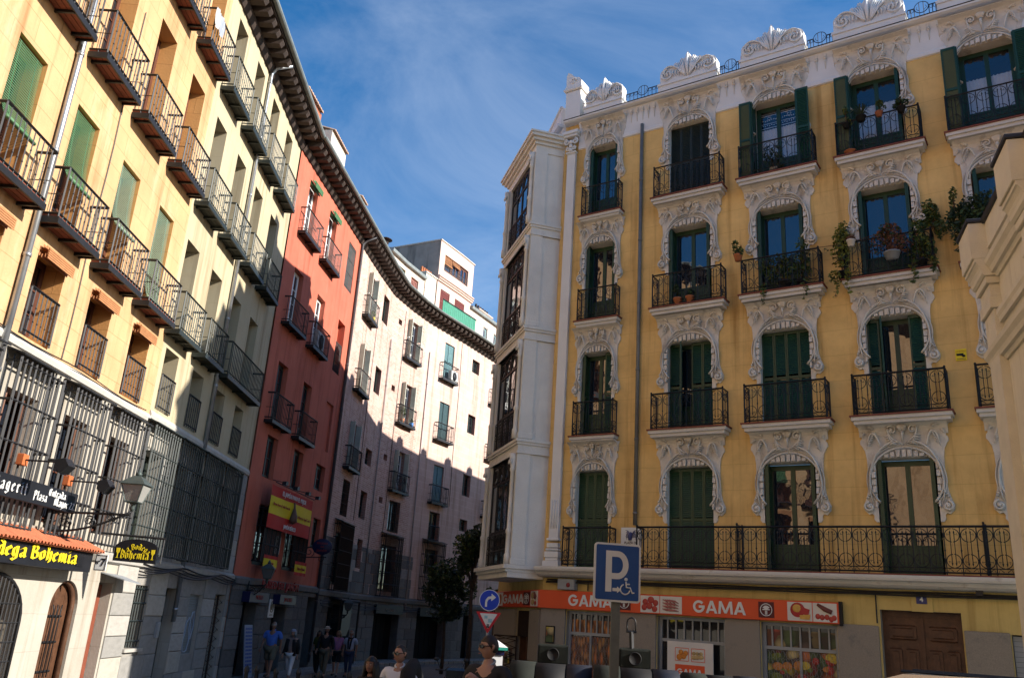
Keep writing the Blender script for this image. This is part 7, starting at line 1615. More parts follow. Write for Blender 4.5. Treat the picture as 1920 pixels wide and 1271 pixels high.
# ------------------------------------------------------------------ people
import bmesh
def skin_mesh(verts, edges, radii, sub=1, root=0):
    me = bpy.data.meshes.new('tmp'); me.from_pydata(verts, edges, []); o = bpy.data.objects.new('tmp', me); COL.objects.link(o)
    md = o.modifiers.new('s', 'SKIN'); md.use_smooth_shade = True
    for i, r in enumerate(radii):
        sv = me.skin_vertices[0].data[i]; sv.radius = r if hasattr(r, '__len__') else (r, r); sv.use_root = (i == root)
    if sub: m2 = o.modifiers.new('b', 'SUBSURF'); m2.levels = sub; m2.render_levels = sub
    bpy.context.view_layer.update(); ev = o.evaluated_get(bpy.context.evaluated_depsgraph_get())
    r = bpy.data.meshes.new_from_object(ev); bpy.data.objects.remove(o); bpy.data.meshes.remove(me)
    mb = MB(); mb.add([tuple(v.co) for v in r.vertices], [list(p.vertices) for p in r.polygons], 0, True); bpy.data.meshes.remove(r); return mb
def head_mb(n=24, m=18):
    """head facing -y, centre of the skull at the origin, about 0.235 m from crown to chin"""
    vs = []; fs = []
    def pt(x, y, z):
        rx, ry, rz = 0.076, 0.096, 0.118
        px, py, pz = x*rx, y*ry, z*rz
        if z < 0: k = 1-0.34*(-z)**1.6; px *= k; py *= (1-0.16*(-z)**1.5)
        if y < 0:
            g = lambda cx, cz, sx, sz: math.exp(-((px-cx)/sx)**2-((pz-cz)/sz)**2)
            f = 0.024*g(0, -0.032, 0.014, 0.020)+0.014*g(0, -0.008, 0.011, 0.028)+0.006*g(0, 0.028, 0.05, 0.012)-0.010*(g(0.031, 0.008, 0.017, 0.012)+g(-0.031, 0.008, 0.017, 0.012))
            f += 0.007*g(0, -0.066, 0.024, 0.007)-0.004*g(0, -0.058, 0.02, 0.004)+0.012*g(0, -0.098, 0.024, 0.018)+0.004*(g(0.045, -0.022, 0.02, 0.02)+g(-0.045, -0.022, 0.02, 0.02))
            py = py*0.93 - f
        return (px, py, pz)
    vs.append(pt(0, 0, -1))
    for i in range(1, m):
        t = -pi/2+pi*i/m
        for k in range(n): a = 2*pi*k/n; vs.append(pt(cos(t)*cos(a), cos(t)*sin(a), sin(t)))
    vs.append(pt(0, 0, 1)); e = len(vs)-1
    fs += [(0, 1+(k+1) % n, 1+k) for k in range(n)]
    for i in range(m-2):
        for k in range(n): a = 1+i*n; fs.append((a+k, a+(k+1) % n, a+n+(k+1) % n, a+n+k))
    a = 1+(m-2)*n; fs += [(a+k, a+(k+1) % n, e) for k in range(n)]
    mb = MB(); mb.add(vs, fs, 0, True)
    for sg in (-1, 1):
        mb.tube([(sg*0.074, 0.012, -0.030), (sg*0.084, 0.020, -0.008), (sg*0.086, 0.024, 0.018), (sg*0.076, 0.010, 0.026)], [0.008, 0.012, 0.013, 0.008], 6)
        mb.ball((sg*0.031, -0.081, 0.008), 0.0125, 0.010, 0.009, 8, 6, 1); mb.ball((sg*0.031, -0.0905, 0.008), 0.0055, 0.003, 0.0055, 6, 4, 2)
        mb.tube([(sg*0.015, -0.094, 0.026), (sg*0.033, -0.093, 0.031), (sg*0.05, -0.082, 0.026)], [0.004, 0.005, 0.003], 5, 2)
    mb.tube([(-0.024, -0.092, -0.066), (0, -0.102, -0.064), (0.024, -0.092, -0.066)], [0.003, 0.007, 0.003], 6, 3)
    return mb
HEAD = head_mb()
def hair_mb(kind):
    mb = MB(); n, m = 22, 12; vs = []; fs = []
    low = {'short': (0.40, -0.42), 'bald': (0.02, -0.42), 'receding': (0.66, -0.42), 'long': (0.42, -0.9), 'bob': (0.36, -0.9)}[kind]
    for i in range(m+1):
        for k in range(n):
            a = 2*pi*k/n; fr = (1-sin(a))/2        # 1 at the face side
            lo = low[1]+(low[0]-low[1])*min(1, max(0, (fr-0.35)/0.45))
            if kind == 'bald': hi = 0.93 if fr < 0.55 else 0.62-0.5*(fr-0.55)
            else: hi = 1.0
            z = lo+(hi-lo)*i/m; c = sqrt(max(0, 1-min(1, abs(z))**2)); e = (1.045 if kind in ('short', 'bald', 'receding') else 1.08)+0.02*math.sin(k*5+i*3)
            if z < -0.5 and kind in ('long', 'bob'): c = max(c, 0.9)
            tb = (1-0.20*max(0, -z)) if kind in ('short', 'bald', 'receding') else 1.06
            vs.append((0.076*e*c*cos(a)*tb, 0.098*e*c*sin(a)*tb+0.006, 0.118*z*1.07))
    fs = [(i*n+k, i*n+(k+1) % n, (i+1)*n+(k+1) % n, (i+1)*n+k) for i in range(m) for k in range(n)]
    mb.add(vs, fs, 0, True)
    if kind == 'long':
        for k in range(15):
            a = radians(-25+230*k/14); x, y = 0.080*cos(a), 0.098*sin(a)+0.01
            mb.tube([(x*0.95, y, 0.05), (x*1.12, y*1.05, -0.06), (x*1.25, y*1.1+0.005, -0.16), (x*1.2, y*1.05+0.02, -0.30-0.02*(k % 3))], [0.024, 0.030, 0.030, 0.010], 6)
    if kind == 'bob':
        for k in range(13):
            a = radians(-15+210*k/12); x, y = 0.080*cos(a), 0.098*sin(a)+0.01
            mb.tube([(x*0.95, y, 0.05), (x*1.1, y*1.05, -0.06), (x*1.1, y*1.05, -0.14)], [0.024, 0.03, 0.012], 6)
    return mb
SKIN = mat('light_skin', (0.36, 0.205, 0.15), 0.55, 0, 0.10, 10); SKIN2 = mat('tan_skin', (0.25, 0.13, 0.085), 0.55, 0, 0.10, 10); EYEW = mat('eye_white', (0.5, 0.48, 0.45), 0.4, 0, 0); EYED = mat('dark_eye', (0.02, 0.013, 0.01), 0.3, 0, 0); LIP = mat('lip', (0.34, 0.12, 0.10), 0.5, 0, 0)
HAIR_D = mat('dark_brown_hair', (0.020, 0.013, 0.010), 0.5, 0, 0.3, 30); HAIR_B = mat('black_hair', (0.008, 0.007, 0.007), 0.4, 0, 0.3, 30); HAIR_G = mat('grey_hair', (0.30, 0.29, 0.27), 0.6, 0, 0.2, 30); HAIR_L = mat('fair_hair', (0.22, 0.15, 0.08), 0.6, 0, 0.2, 30)
LENS = mat('dark_sunglass_lens', (0.006, 0.006, 0.007), 0.08, 0, 0, spec=0.7); SHOE = mat('dark_shoe_leather', (0.03, 0.024, 0.02), 0.5, 0, 0.1)
def cloth(name, c, v=0.12): return mat(name, c, 0.85, 0, v, 7, bump=0.25, bs=25)
def lerp(a, b, t): return tuple(a[i]+(b[i]-a[i])*t for i in range(3))
def hand(mb, w, d, side, curl=0.5, thumb=None):
    """five fingers of unequal length on a palm; w wrist, d direction of the hand"""
    w = Vector(w); d = Vector(d).normalized(); s = Vector(side).normalized(); u = d.cross(s).normalized()
    mb.tube([w-d*0.01, w+d*0.03, w+d*0.075, w+d*0.095], [0.024, 0.030, 0.033, 0.026], 8)
    for i, L_ in enumerate((0.068, 0.078, 0.073, 0.056)):
        o = w+d*0.085+s*(0.027-0.018*i); a1 = curl*0.9; p1 = o+(d*cos(a1)-u*sin(a1))*L_*0.45; a2 = curl*2.2; p2 = p1+(d*cos(a2)-u*sin(a2))*L_*0.33; a3 = curl*3.1; p3 = p2+(d*cos(a3)-u*sin(a3))*L_*0.25
        mb.tube([o-d*0.02, o, p1, p2, p3], [0.009, 0.0095, 0.009, 0.008, 0.006], 6)
    o = w+d*0.03+s*0.026; mb.tube([o-s*0.01, o+s*0.018+d*0.02, o+s*0.022+d*0.045-u*0.012*curl, o+s*0.012+d*0.062-u*0.03*curl], [0.012, 0.0115, 0.010, 0.007], 6)
def person(label, loc, rot, H, top, bottom, hair, hairk='short', skin=SKIN, sleeve=0.5, legs='long', stride=0.0, build=1.0, arms=None, headyaw=0.0, glasses=False, hat=None, shoe=SHOE, female=False, group=None, top2=None):
    k = H/1.75; t = thing('person', label, 'person', loc, rot, group)
    sh = (0.165 if female else 0.195)*build; hw = 0.095*build
    P = {'pel': (0, 0, 0.96), 'bel': (0, -0.005, 1.10), 'che': (0, 0.005, 1.30), 'nb': (0, 0.012, 1.475), 'nk': (0, 0.0, 1.54)}
    J = {}
    for s, sg in (('r', -1), ('l', 1)):
        st = stride*sg
        J['h'+s] = (sg*hw, 0, 0.90); J['k'+s] = (sg*(hw+0.005), -0.10*st-0.02, 0.50); J['a'+s] = (sg*(hw+0.01), -0.22*st+(0.06 if st < 0 else 0), 0.10+(0.05 if st < -0.3 else 0)); J['t'+s] = (sg*(hw+0.03), J['a'+s][1]-0.15, 0.045+(0.02 if st < -0.3 else 0))
        J['s'+s] = (sg*sh, 0.01, 1.42)
        e, w = (arms or {}).get(s, ((sg*(sh+0.05), 0.03+0.06*st, 1.14), (sg*(sh+0.05), -0.05+0.14*st, 0.90)))
        J['e'+s] = e; J['w'+s] = w
    sc = lambda p: tuple(c*k for c in p)
    names = ['pel', 'bel', 'che', 'nb', 'nk']; V = [sc(P[q]) for q in names]; R = [(0.135*build*k, 0.10*build*k), (0.13*build*k, 0.10*build*k), (0.14*build*k, 0.095*build*k), (0.060*k, 0.055*k), (0.052*k, 0.055*k)]
    E_ = [(0, 1), (1, 2), (2, 3), (3, 4)]
    def add(p, r, par): V.append(sc(p)); R.append(r*k); E_.append((par, len(V)-1)); return len(V)-1
    for s in 'rl':
        a = add(J['s'+s], 0.060*build, 2); b = add(lerp(J['s'+s], J['e'+s], 0.5), 0.047*build, a); b = add(J['e'+s], 0.040, b); b = add(lerp(J['e'+s], J['w'+s], 0.4), 0.039, b); add(J['w'+s], 0.026, b)
        a = add(J['h'+s], 0.092*build, 0); b = add(lerp(J['h'+s], J['k'+s], 0.5), 0.078*build, a); b = add(J['k'+s], 0.056, b); b = add(lerp(J['k'+s], J['a'+s], 0.35), 0.056, b); b = add(J['a'+s], 0.036, b); add(J['t'+s], 0.036, b)
    body = skin_mesh(V, E_, R)
    hz = Vector(sc((0, -0.012, 1.635))); cy, sy = cos(headyaw), sin(headyaw)
    hp = lambda p: (hz.x+k*(p[0]*cy-p[1]*sy), hz.y+k*(p[0]*sy+p[1]*cy), hz.z+k*p[2])
    hm = MB(); hm.merge(HEAD, hp); body.v += []; body.merge(hm)
    for s, sg in (('r', -1), ('l', 1)):
        w = Vector(sc(J['w'+s])); e = Vector(sc(J['e'+s])); d = (w-e).normalized(); sd = Vector((0, -1, 0)) if abs(d.y) < 0.8 else Vector((-sg, 0, 0)); sd = (sd-d*sd.dot(d)).normalized()
        hb = MB(); hand(hb, (0, 0, 0), d, sd, (arms or {}).get('curl'+s, 0.45)); body.merge(hb, lambda p: (w.x+p[0]*k, w.y+p[1]*k, w.z+p[2]*k))
    body.obj('body', [skin, EYEW, EYED, LIP], t)
    def limb(pts, rad): return pts, rad
    # shirt
    V, R, E_ = [], [], []
    def a2(p, r, par=None):
        V.append(sc(p)); R.append(tuple(q*k for q in r) if hasattr(r, '__len__') else r*k)
        if par is not None: E_.append((par, len(V)-1))
        return len(V)-1
    g = 0.014
    c = a2((0, 0.0, 1.30), (0.14*build+g+0.01, 0.098*build+g+0.008)); b0 = a2((0, -0.005, 1.10), (0.133*build+g+0.012, 0.105*build+g+0.014), c); a2((0, 0, 0.93), (0.14*build+g+0.012, 0.108*build+g+0.012), b0); nk = a2((0, 0.012, 1.468), 0.075, c)
    for s, sg in (('r', -1), ('l', 1)):
        q = a2(J['s'+s], 0.068*build+g*0.6, c); f = sleeve
        if f <= 0.6: a2(lerp(J['s'+s], J['e'+s], min(0.95, f*1.6)), 0.056*build+g, q)
        else:
            q = a2(J['e'+s], 0.048*build+g, q); a2(lerp(J['e'+s], J['w'+s], (f-0.5)*1.9), 0.036+g, q)
    sm = skin_mesh(V, E_, R); sm.obj('shirt', top, t)
    col = MB(); col.tube([(0.062*cos(a)*k, (0.012+0.058*sin(a))*k, (1.485+0.03*sin(a))*k) for a in [radians(-70+320*i/14) for i in range(15)]], [0.012*k]*2+[0.014*k]*11+[0.012*k]*2, 6); col.obj('collar', top2 or top, t)
    # trousers or shorts
    V, R, E_ = [], [], []
    p0 = a2((0, 0, 0.97), (0.137*build+0.012, 0.103*build+0.012))
    for s, sg in (('r', -1), ('l', 1)):
        q = a2(J['h'+s], 0.098*build+0.008, p0); q = a2(lerp(J['h'+s], J['k'+s], 0.55), 0.084*build+0.010, q)
        if legs == 'short': a2(lerp(J['h'+s], J['k'+s], 0.95), 0.080*build+0.012, q)
        else:
            q = a2(J['k'+s], 0.066*build+0.008, q); q = a2(lerp(J['k'+s], J['a'+s], 0.4 if legs == 'crop' else 0.5), 0.060+0.008, q)
            a2(lerp(J['k'+s], J['a'+s], 0.72 if legs == 'crop' else 0.93), 0.052, q)
    skin_mesh(V, E_, R).obj('trousers' if legs != 'short' else 'shorts', bottom, t)
    for s, sg in (('r', -1), ('l', 1)):
        b = MB(); a_ = Vector(sc(J['a'+s])); tt = Vector(sc(J['t'+s])); z0 = tt.z-0.04*k
        b.tube([(a_.x, a_.y+0.06*k, z0+0.045*k), (a_.x, a_.y, z0+0.055*k), (tt.x, tt.y+0.04*k, z0+0.042*k), (tt.x, tt.y-0.05*k, z0+0.03*k)], [0.036*k, 0.046*k, 0.046*k, 0.026*k], 8); b.obj('shoe', shoe, t)
    if hair is not None:
        hh = MB(); hh.merge(hair_mb(hairk), hp); hh.obj('hair', hair, t)
    if glasses:
        gm_ = MB(); gb = MB()
        for sg in (-1, 1):
            ln = [(0.006, -0.105, 0.017), (0.030, -0.105, 0.021), (0.058, -0.094, 0.019), (0.066, -0.080, 0.012), (0.064, -0.080, -0.002), (0.052, -0.094, -0.012), (0.030, -0.103, -0.015), (0.010, -0.107, -0.006)]
            gb.add([(sg*x, y, z) for x, y, z in ln] + [(sg*x, y+0.010, z) for x, y, z in ln], [tuple(range(8)), tuple(range(15, 7, -1))] + [(i, (i+1) % 8, 8+(i+1) % 8, 8+i) for i in range(8)])
            gb.tube([(sg*0.064, -0.082, 0.013), (sg*0.078, -0.03, 0.014), (sg*0.080, 0.012, 0.012)], 0.005, 5)
        gb.tube([(-0.012, -0.108, 0.016), (0.012, -0.108, 0.016)], 0.004, 5); gm_.merge(gb, hp); gm_.obj('sunglasses', LENS, t)
    if hat:
        b = MB(); b.lathe([(0.0, 0.125), (0.05, 0.128), (0.078, 0.11), (0.088, 0.055)], 18); q = MB()
        b.lathe([(0.088, 0.058), (0.15 if hat[1] else 0.10, 0.046), (0.15 if hat[1] else 0.10, 0.052), (0.088, 0.066)], 18)
        q.merge(b, lambda p: hp((p[0], p[1]*1.15, p[2]))); ho_ = q.obj('hat', hat[0], t)
        if hat[1]: b = MB(); b.lathe([(0.090, 0.060), (0.088, 0.085)], 18); q = MB(); q.merge(b, lambda p: hp((p[0], p[1]*1.15, p[2]))); q.obj('hat_band', HAIR_B, ho_)
    return t, k, hp, J, sc
BLKC = cloth('black_cloth', (0.016, 0.016, 0.018)); WHC = cloth('white_cloth', (0.66, 0.66, 0.68), 0.05); BLUC = cloth('bright_blue_cotton', (0.06, 0.15, 0.50)); KHA = cloth('khaki_cotton', (0.13, 0.12, 0.085)); DKGN = cloth('olive_green_cotton', (0.06, 0.065, 0.012)); PNK = cloth('pink_cotton', (0.36, 0.16, 0.30)); JEAN = cloth('dark_blue_denim', (0.025, 0.04, 0.09)); BEI = cloth('beige_blouse', (0.25, 0.19, 0.17)); LBL = cloth('pale_blue_shirt', (0.34, 0.38, 0.48)); GRYC = cloth('grey_collar', (0.30, 0.32, 0.34)); BLKJ = cloth('black_jacket', (0.012, 0.012, 0.014)); STRAW = mat('straw_hat', (0.55, 0.50, 0.40), 0.8, 0, 0.1, 20)
# foreground
def scl(p, k): return tuple(c*k for c in p)
t, k, hp, J, sc = person('man in black polo shirt and sunglasses raising a fist at his chest', (-0.02, 10.1, gz(10.1)), radians(-30), 1.88, BLKC, JEAN, HAIR_D, 'short', SKIN, 0.5, glasses=True, headyaw=radians(-40), top2=GRYC, build=1.05,
    arms={'l': ((0.30, -0.05, 1.17), (0.02, -0.25, 1.33)), 'r': ((-0.27, 0.02, 1.15), (-0.23, -0.24, 1.20)), 'curll': 1.0, 'curlr': 0.95})
b = MB(); b.tube([scl(p, k) for p in ((-0.20, -0.21, 1.22), (-0.12, -0.16, 1.05), (-0.10, 0.0, 1.12), (-0.12, 0.10, 1.35))], [0.05*k, 0.09*k, 0.10*k, 0.05*k], 8); b.obj('jacket', BLKJ, t)
b = MB()
for i in range(6): b.box((0.065+0.012*i)*k, (0.073+0.012*i)*k, -0.139*k, -0.136*k, (1.325-0.006*(i % 2))*k, (1.34)*k)
b.obj('lettering', LET_W, t)
t, k, hp, J, sc = person('balding man in a white shirt and sunglasses with a black jacket over his shoulder', (-1.22, 12.3, gz(12.3)), radians(-12), 1.70, WHC, JEAN, HAIR_D, 'receding', SKIN, 0.9, glasses=True, headyaw=radians(-34))
b = MB(); b.tube([scl(p, k) for p in ((0.16, 0.14, 1.05), (0.20, 0.12, 1.36), (0.20, 0.0, 1.50), (0.17, -0.12, 1.40), (0.18, -0.15, 1.10), (0.18, -0.14, 0.85))], [0.09*k, 0.12*k, 0.10*k, 0.11*k, 0.12*k, 0.09*k], 9, flat=(1, 0, 0)); b.obj('jacket', BLKJ, t)
person('woman with long black hair and dark top walking beside the balding man', (-1.52, 11.7, gz(11.7)), radians(-8), 1.545, BLKC, JEAN, HAIR_B, 'long', SKIN2, 0.35, female=True, headyaw=radians(-14), build=0.95)
# walkers in the shaded street
person('stout bald man in a bright blue polo shirt and khaki shorts walking', (-6.78, 28.0, 0.12), radians(-12), 1.64, BLUC, KHA, HAIR_G, 'bald', SKIN2, 0.5, 'short', 0.9, 1.22)
t, k, hp, J, sc = person('woman in cap, black jacket and white cropped trousers beside the man in blue', (-6.28, 28.6, 0.0), radians(-16), 1.56, BEI, WHC, HAIR_G, 'bob', SKIN, 0.5, 'crop', 0.8, 1.0, hat=(LBL, False), female=True)
b = MB(); 
for sg in (-1, 1): b.tube([scl((sg*0.10, -0.09, 1.42), k), scl((sg*0.15, -0.10, 1.2), k), scl((sg*0.16, -0.06, 0.88), k)], [0.05*k, 0.075*k, 0.06*k], 8); b.tube([scl(J['s'+('r' if sg < 0 else 'l')], k), scl(J['e'+('r' if sg < 0 else 'l')], k), scl(lerp(J['e'+('r' if sg < 0 else 'l')], J['w'+('r' if sg < 0 else 'l')], .85), k)], [0.085*k, 0.068*k, 0.055*k], 8)
b.tube([scl((0, 0.08, 1.42), k), scl((0, 0.10, 1.2), k), scl((0, 0.11, 0.85), k)], [0.13*k, 0.15*k, 0.14*k], 10); b.obj('jacket', BLKJ, t)
person('woman in an olive green top beside the man in a straw hat', (-6.02, 31.6, 0.0), radians(-14), 1.52, DKGN, BLKC, HAIR_D, 'long', SKIN2, 0.5, 'long', 0.7, 0.98, female=True)
person('man in a straw hat with black band, black pullover and khaki trousers', (-5.72, 31.3, 0.0), radians(-10), 1.66, BLKC, KHA, HAIR_G, 'short', SKIN, 0.9, 'long', 0.8, 1.1, hat=(STRAW, True))
person('fair haired woman in a pink top and black shorts behind the straw hat man', (-5.45, 32.2, 0.0), radians(-6), 1.54, PNK, BLKC, HAIR_L, 'bob', SKIN, 0.5, 'short', 0.6, 1.05, female=True)
t, k, hp, J, sc = person('bald man in pale shirt and jeans with a dark sweater round his neck', (-4.98, 32.0, 0.0), radians(-8), 1.58, LBL, JEAN, HAIR_G, 'bald', SKIN2, 0.5, 'long', 0.5, 1.05)
b = MB(); b.tube([scl((0.09*cos(a), 0.02+0.09*sin(a), 1.47+0.02*sin(a)), k) for a in [2*pi*i/12 for i in range(12)]], 0.032*k, 6, closed=True)
for sg in (-1, 1): b.tube([scl((sg*0.07, -0.08, 1.45), k), scl((sg*0.05, -0.145, 1.30), k), scl((sg*0.03, -0.15, 1.05), k)], [0.03*k, 0.035*k, 0.025*k], 6)
b.obj('sweater', BLKJ, t)
# ------------------------------------------------------------------ street furniture and vehicles
CONT = mat('dark_green_container_plastic', (0.012, 0.015, 0.011), 0.85, 0, 0.25, 4, bump=0.15, bs=20, spots=((0.05, 0.05, 0.04), 6, 0.62)); CONT_K = mat('dark_blue_lid_plastic', (0.012, 0.015, 0.026), 0.6, 0, 0.2, 4); CONT_B = mat('black_rubber', (0.008, 0.008, 0.009), 0.7, 0, 0.1)
def container(label, x, y, w, h, hook, plate=True):
    t = thing('recycling_container', label, 'container', (x, y, gz(y)), radians(-6), 'waste containers at the kerb')
    mb = MB(); pr = [(-0.5, 0.05), (-0.52, h*0.7), (-0.46, h*0.86), (-0.30, h*0.97), (0.0, h), (0.30, h*0.97), (0.46, h*0.86), (0.52, h*0.7), (0.5, 0.05)]
    mb.prism(pr, -w/2, w/2, 0, 'x', True)
    for i in range(int(w/0.09)):
        xx = -w/2+0.05+i*0.09; mb.box(xx, xx+0.03, -0.545, -0.50, 0.2, h*0.62)
    mb.obj('body', CONT, t)
    mb = MB(); mb.prism([(a*1.03, b*1.012) for a, b in pr if b > h*0.6], -w/2-0.02, -w*0.20, 0, 'x', True); mb.obj('lid', CONT, t)
    mb = MB(); mb.prism([(a*1.03, b*1.012) for a, b in pr if b > h*0.6], w*0.20, w/2+0.02, 0, 'x', True); mb.obj('lid', CONT_K, t)
    mb = MB(); mb.prism([(a*1.015, b*1.005) for a, b in pr if b > h*0.6], -w*0.195, w*0.195, 0, 'x', True); mb.obj('flap', CONT_B, t)
    if plate: mb = MB(); mb.bbox(-0.24, 0.24, 0.30, 0.36, h*0.8, h+0.28, 0.02); mb.bbox(-0.21, 0.21, 0.285, 0.302, h+0.0, h+0.255, 0.008); o = mb.obj('lifting_plate', CONT, t)
    mb = MB(); mb.lathe([(0.095, 0), (0.10, 0.012), (0.085, 0.012), (0.08, 0.004), (0, 0.004)], 20); mb.v = [(p[0], 0.285-p[2], h+0.13+p[1]) for p in mb.v]; plate and mb.obj('lifting_socket', CONT_B, o)
    for sx in (-w/2+0.12, w/2-0.12):
        b = MB(); b.lathe([(0.04, -0.03), (0.09, -0.03), (0.09, 0.03), (0.04, 0.03)], 12); b.v = [(sx+p[2], -0.42+p[0], 0.09+p[1]) for p in b.v]; b.obj('wheel', CONT_B, t)
    if hook:
        b = MB(); b.bar((-0.02, 0.34, h*0.8), (-0.06, 0.34, h+0.52), 0.05); b.bar((-0.14, 0.34, h+0.52), (0.02, 0.34, h+0.52), 0.025); b.tube([(-0.125, 0.34, h+0.52), (-0.125, 0.34, h+0.66)]+[(-0.06+0.065*cos(radians(a)), 0.34, h+0.66+0.065*sin(radians(a))) for a in range(180, -1, -30)]+[(0.005, 0.34, h+0.52)], 0.012, 6); b.obj('lifting_hook', IRON, t)
container('dark green container left of the parking sign pole beside the man in black', 0.95, 14.0, 1.20, 1.56, False)
container('dark green container with tall lifting hook, right of the parking sign pole', 2.18, 13.55, 1.20, 1.58, True)
t_ = container('low dark container below the white grocery poster, third from the left', 3.42, 13.5, 1.05, 1.56, False, False)
BOL = MB(); BOL.lathe([(0.07, 0), (0.07, 0.08), (0.05, 0.10), (0.045, 0.80), (0.06, 0.82), (0.06, 0.86), (0.05, 0.90), (0.0, 0.96)], 10); BOLM = BOL.mesh('bollard', IRON)
for i, x in enumerate((-5.30, -5.15, -4.66, -4.23, -3.70, -3.1, -2.5)):
    o = inst(BOLM, 'bollard', None, (x, 20.0+0.3*(i % 2), gz(20.0)), 0); tag(o, 'slim black iron bollard, %s of the row along the shaded street' % ['leftmost', 'second from left', 'third from left', 'middle one', 'third from right', 'second from right', 'rightmost'][i], 'bollard', 'bollards along the street')
# scooter seen from behind
t = thing('scooter', 'dark motor scooter with top case and red tail light parked facing away', 'scooter', (-0.78, 20.2, gz(20.2)), 0.12)
SCB = mat('dark_scooter_paint', (0.015, 0.016, 0.02), 0.25, 0, 0.1, spec=0.6, coat=0.5); CHR = mat('chrome', (0.6, 0.6, 0.62), 0.2, 0.95, 0.05)
def wheel(par, y, r=0.25):
    b = MB(); pr = [(r-0.07, -0.05), (r-0.01, -0.055), (r, -0.03), (r, 0.03), (r-0.01, 0.055), (r-0.07, 0.05)]; b.lathe(pr, 20); b.v = [(p[2], y+p[0], r+p[1]) for p in b.v]; o = b.obj('wheel', CONT_B, par)
    b = MB(); b.lathe([(0.0, -0.04), (r-0.07, -0.05), (r-0.07, 0.05), (0.0, 0.04)], 14); b.v = [(p[2], y+p[0], r+p[1]) for p in b.v]; b.obj('rim', STEEL, o)
wheel(t, 0.0); wheel(t, 1.3)
b = MB(); b.tube([(0, -0.22, 0.74), (0, 0.0, 0.72), (0, 0.3, 0.62), (0, 0.55, 0.40)], [0.13, 0.19, 0.19, 0.14], 10); b.tube([(0, 0.5, 0.36), (0, 0.9, 0.34)], [0.16, 0.14], 8); b.tube([(0, 0.9, 0.34), (0, 1.02, 0.75), (0, 1.12, 1.0)], [0.17, 0.20, 0.10], 10); b.tube([(0, 1.15, 0.45), (0, 1.35, 0.52), (0, 1.5, 0.42)], [0.07, 0.09, 0.05], 8); b.obj('bodywork', SCB, t)
b = MB(); b.tube([(0, -0.2, 0.86), (0, 0.15, 0.88), (0, 0.55, 0.80)], [0.12, 0.15, 0.10], 10); b.obj('saddle', CONT_B, t)
b = MB(); b.bbox(-0.21, 0.21, -0.45, -0.08, 0.92, 1.20, 0.06); b.obj('top_case', SCB, t)
b = MB(); b.bbox(-0.12, 0.12, -0.36, -0.28, 0.70, 0.78, 0.015); b.obj('tail_light', TRED, t)
b = MB(); b.box(-0.09, 0.09, -0.36, -0.355, 0.52, 0.64); b.obj('number_plate', SWH, t)
b = MB(); b.tube([(-0.36, 1.0, 1.06), (-0.15, 1.1, 1.05), (0.15, 1.1, 1.05), (0.36, 1.0, 1.06)], 0.018, 6)
for sg in (-1, 1): b.bar((sg*0.24, 1.06, 1.06), (sg*0.33, 1.1, 1.26), 0.012); b.ball((sg*0.35, 1.1, 1.29), 0.07, 0.02, 0.045, 8, 6)
b.obj('handlebar', IRON, t)
b = MB(); b.tube([(0.17, 0.35, 0.30), (0.19, 0.0, 0.34), (0.20, -0.25, 0.38)], [0.03, 0.055, 0.05], 8); b.obj('exhaust', CHR, t)
# small ticket kiosk with a pyramid roof
t = thing('street_kiosk', 'small white kiosk with teal trim and pyramid roof half hidden behind the man in black', 'kiosk', (0.06, 15.2, gz(15.2)), 0.1)
TEAL = mat('teal_trim_paint', (0.03, 0.32, 0.24), 0.45, 0, 0.1, 4); KW = mat('white_kiosk_panel', (0.78, 0.80, 0.82), 0.5, 0, 0.03, 4)
b = MB(); b.bbox(-0.16, 0.16, -0.16, 0.16, 0, 0.95, 0.02); b.obj('base', TEAL, t); b = MB(); b.bbox(-0.13, 0.13, -0.13, 0.13, 0.95, 1.62, 0.02); b.obj('panel', KW, t)
b = MB(); b.box(-0.20, 0.20, -0.20, 0.20, 1.70, 1.745); b.obj('roof_trim', TEAL, t); b = MB(); b.add([(-0.20, -0.20, 1.747), (0.20, -0.20, 1.747), (0.20, 0.20, 1.747), (-0.20, 0.20, 1.747), (-0.04, 0, 1.90)], [(0, 1, 4), (1, 2, 4), (2, 3, 4), (3, 0, 4)]); b.obj('roof', KW, t)
b = MB(); b.box(-0.15, 0.15, -0.15, 0.15, 1.62, 1.70); b.obj('lintel', BLUE_D, t)
# silver van at the street door, only its roof shows
t = thing('parked_van', 'silver van whose roof just shows below the brown street door', 'van', (7.5, 14.1, gz(14.1)), SR)
VB = mat('silver_car_paint', (0.42, 0.43, 0.45), 0.3, 0.6, 0.05, 3, coat=0.6)
pr = [(-2.0, 0.35), (-2.05, 0.9), (-1.75, 1.1), (-1.1, 1.68), (-0.85, 1.76), (0.4, 1.80), (1.75, 1.74), (1.95, 1.5), (2.0, 0.6), (1.98, 0.35)]
b = MB(); b.prism(pr, -0.85, 0.85); n_ = len(b.v)
b.v = [(x, y*(1-0.17*max(0, (z-0.95)/0.85)), z) for x, y, z in b.v]; b.obj('body', VB, t)
for sg in (-1, 1):
    g_ = MB(); 
    for x0, x1, x2, x3 in ((-1.55, -0.55, -0.55, -1.0), (-0.45, 0.6, 0.6, -0.45), (0.7, 1.8, 1.7, 0.7)):
        yy = lambda z: sg*(0.85*(1-0.17*max(0, (z-0.95)/0.85))+0.004); g_.add([(x0, yy(1.12), 1.12), (x1, yy(1.12), 1.12), (x2, yy(1.6), 1.6), (x3, yy(1.6), 1.6)], [(0, 1, 2, 3)])
    g_.obj('side_window', GLASS_D, t)
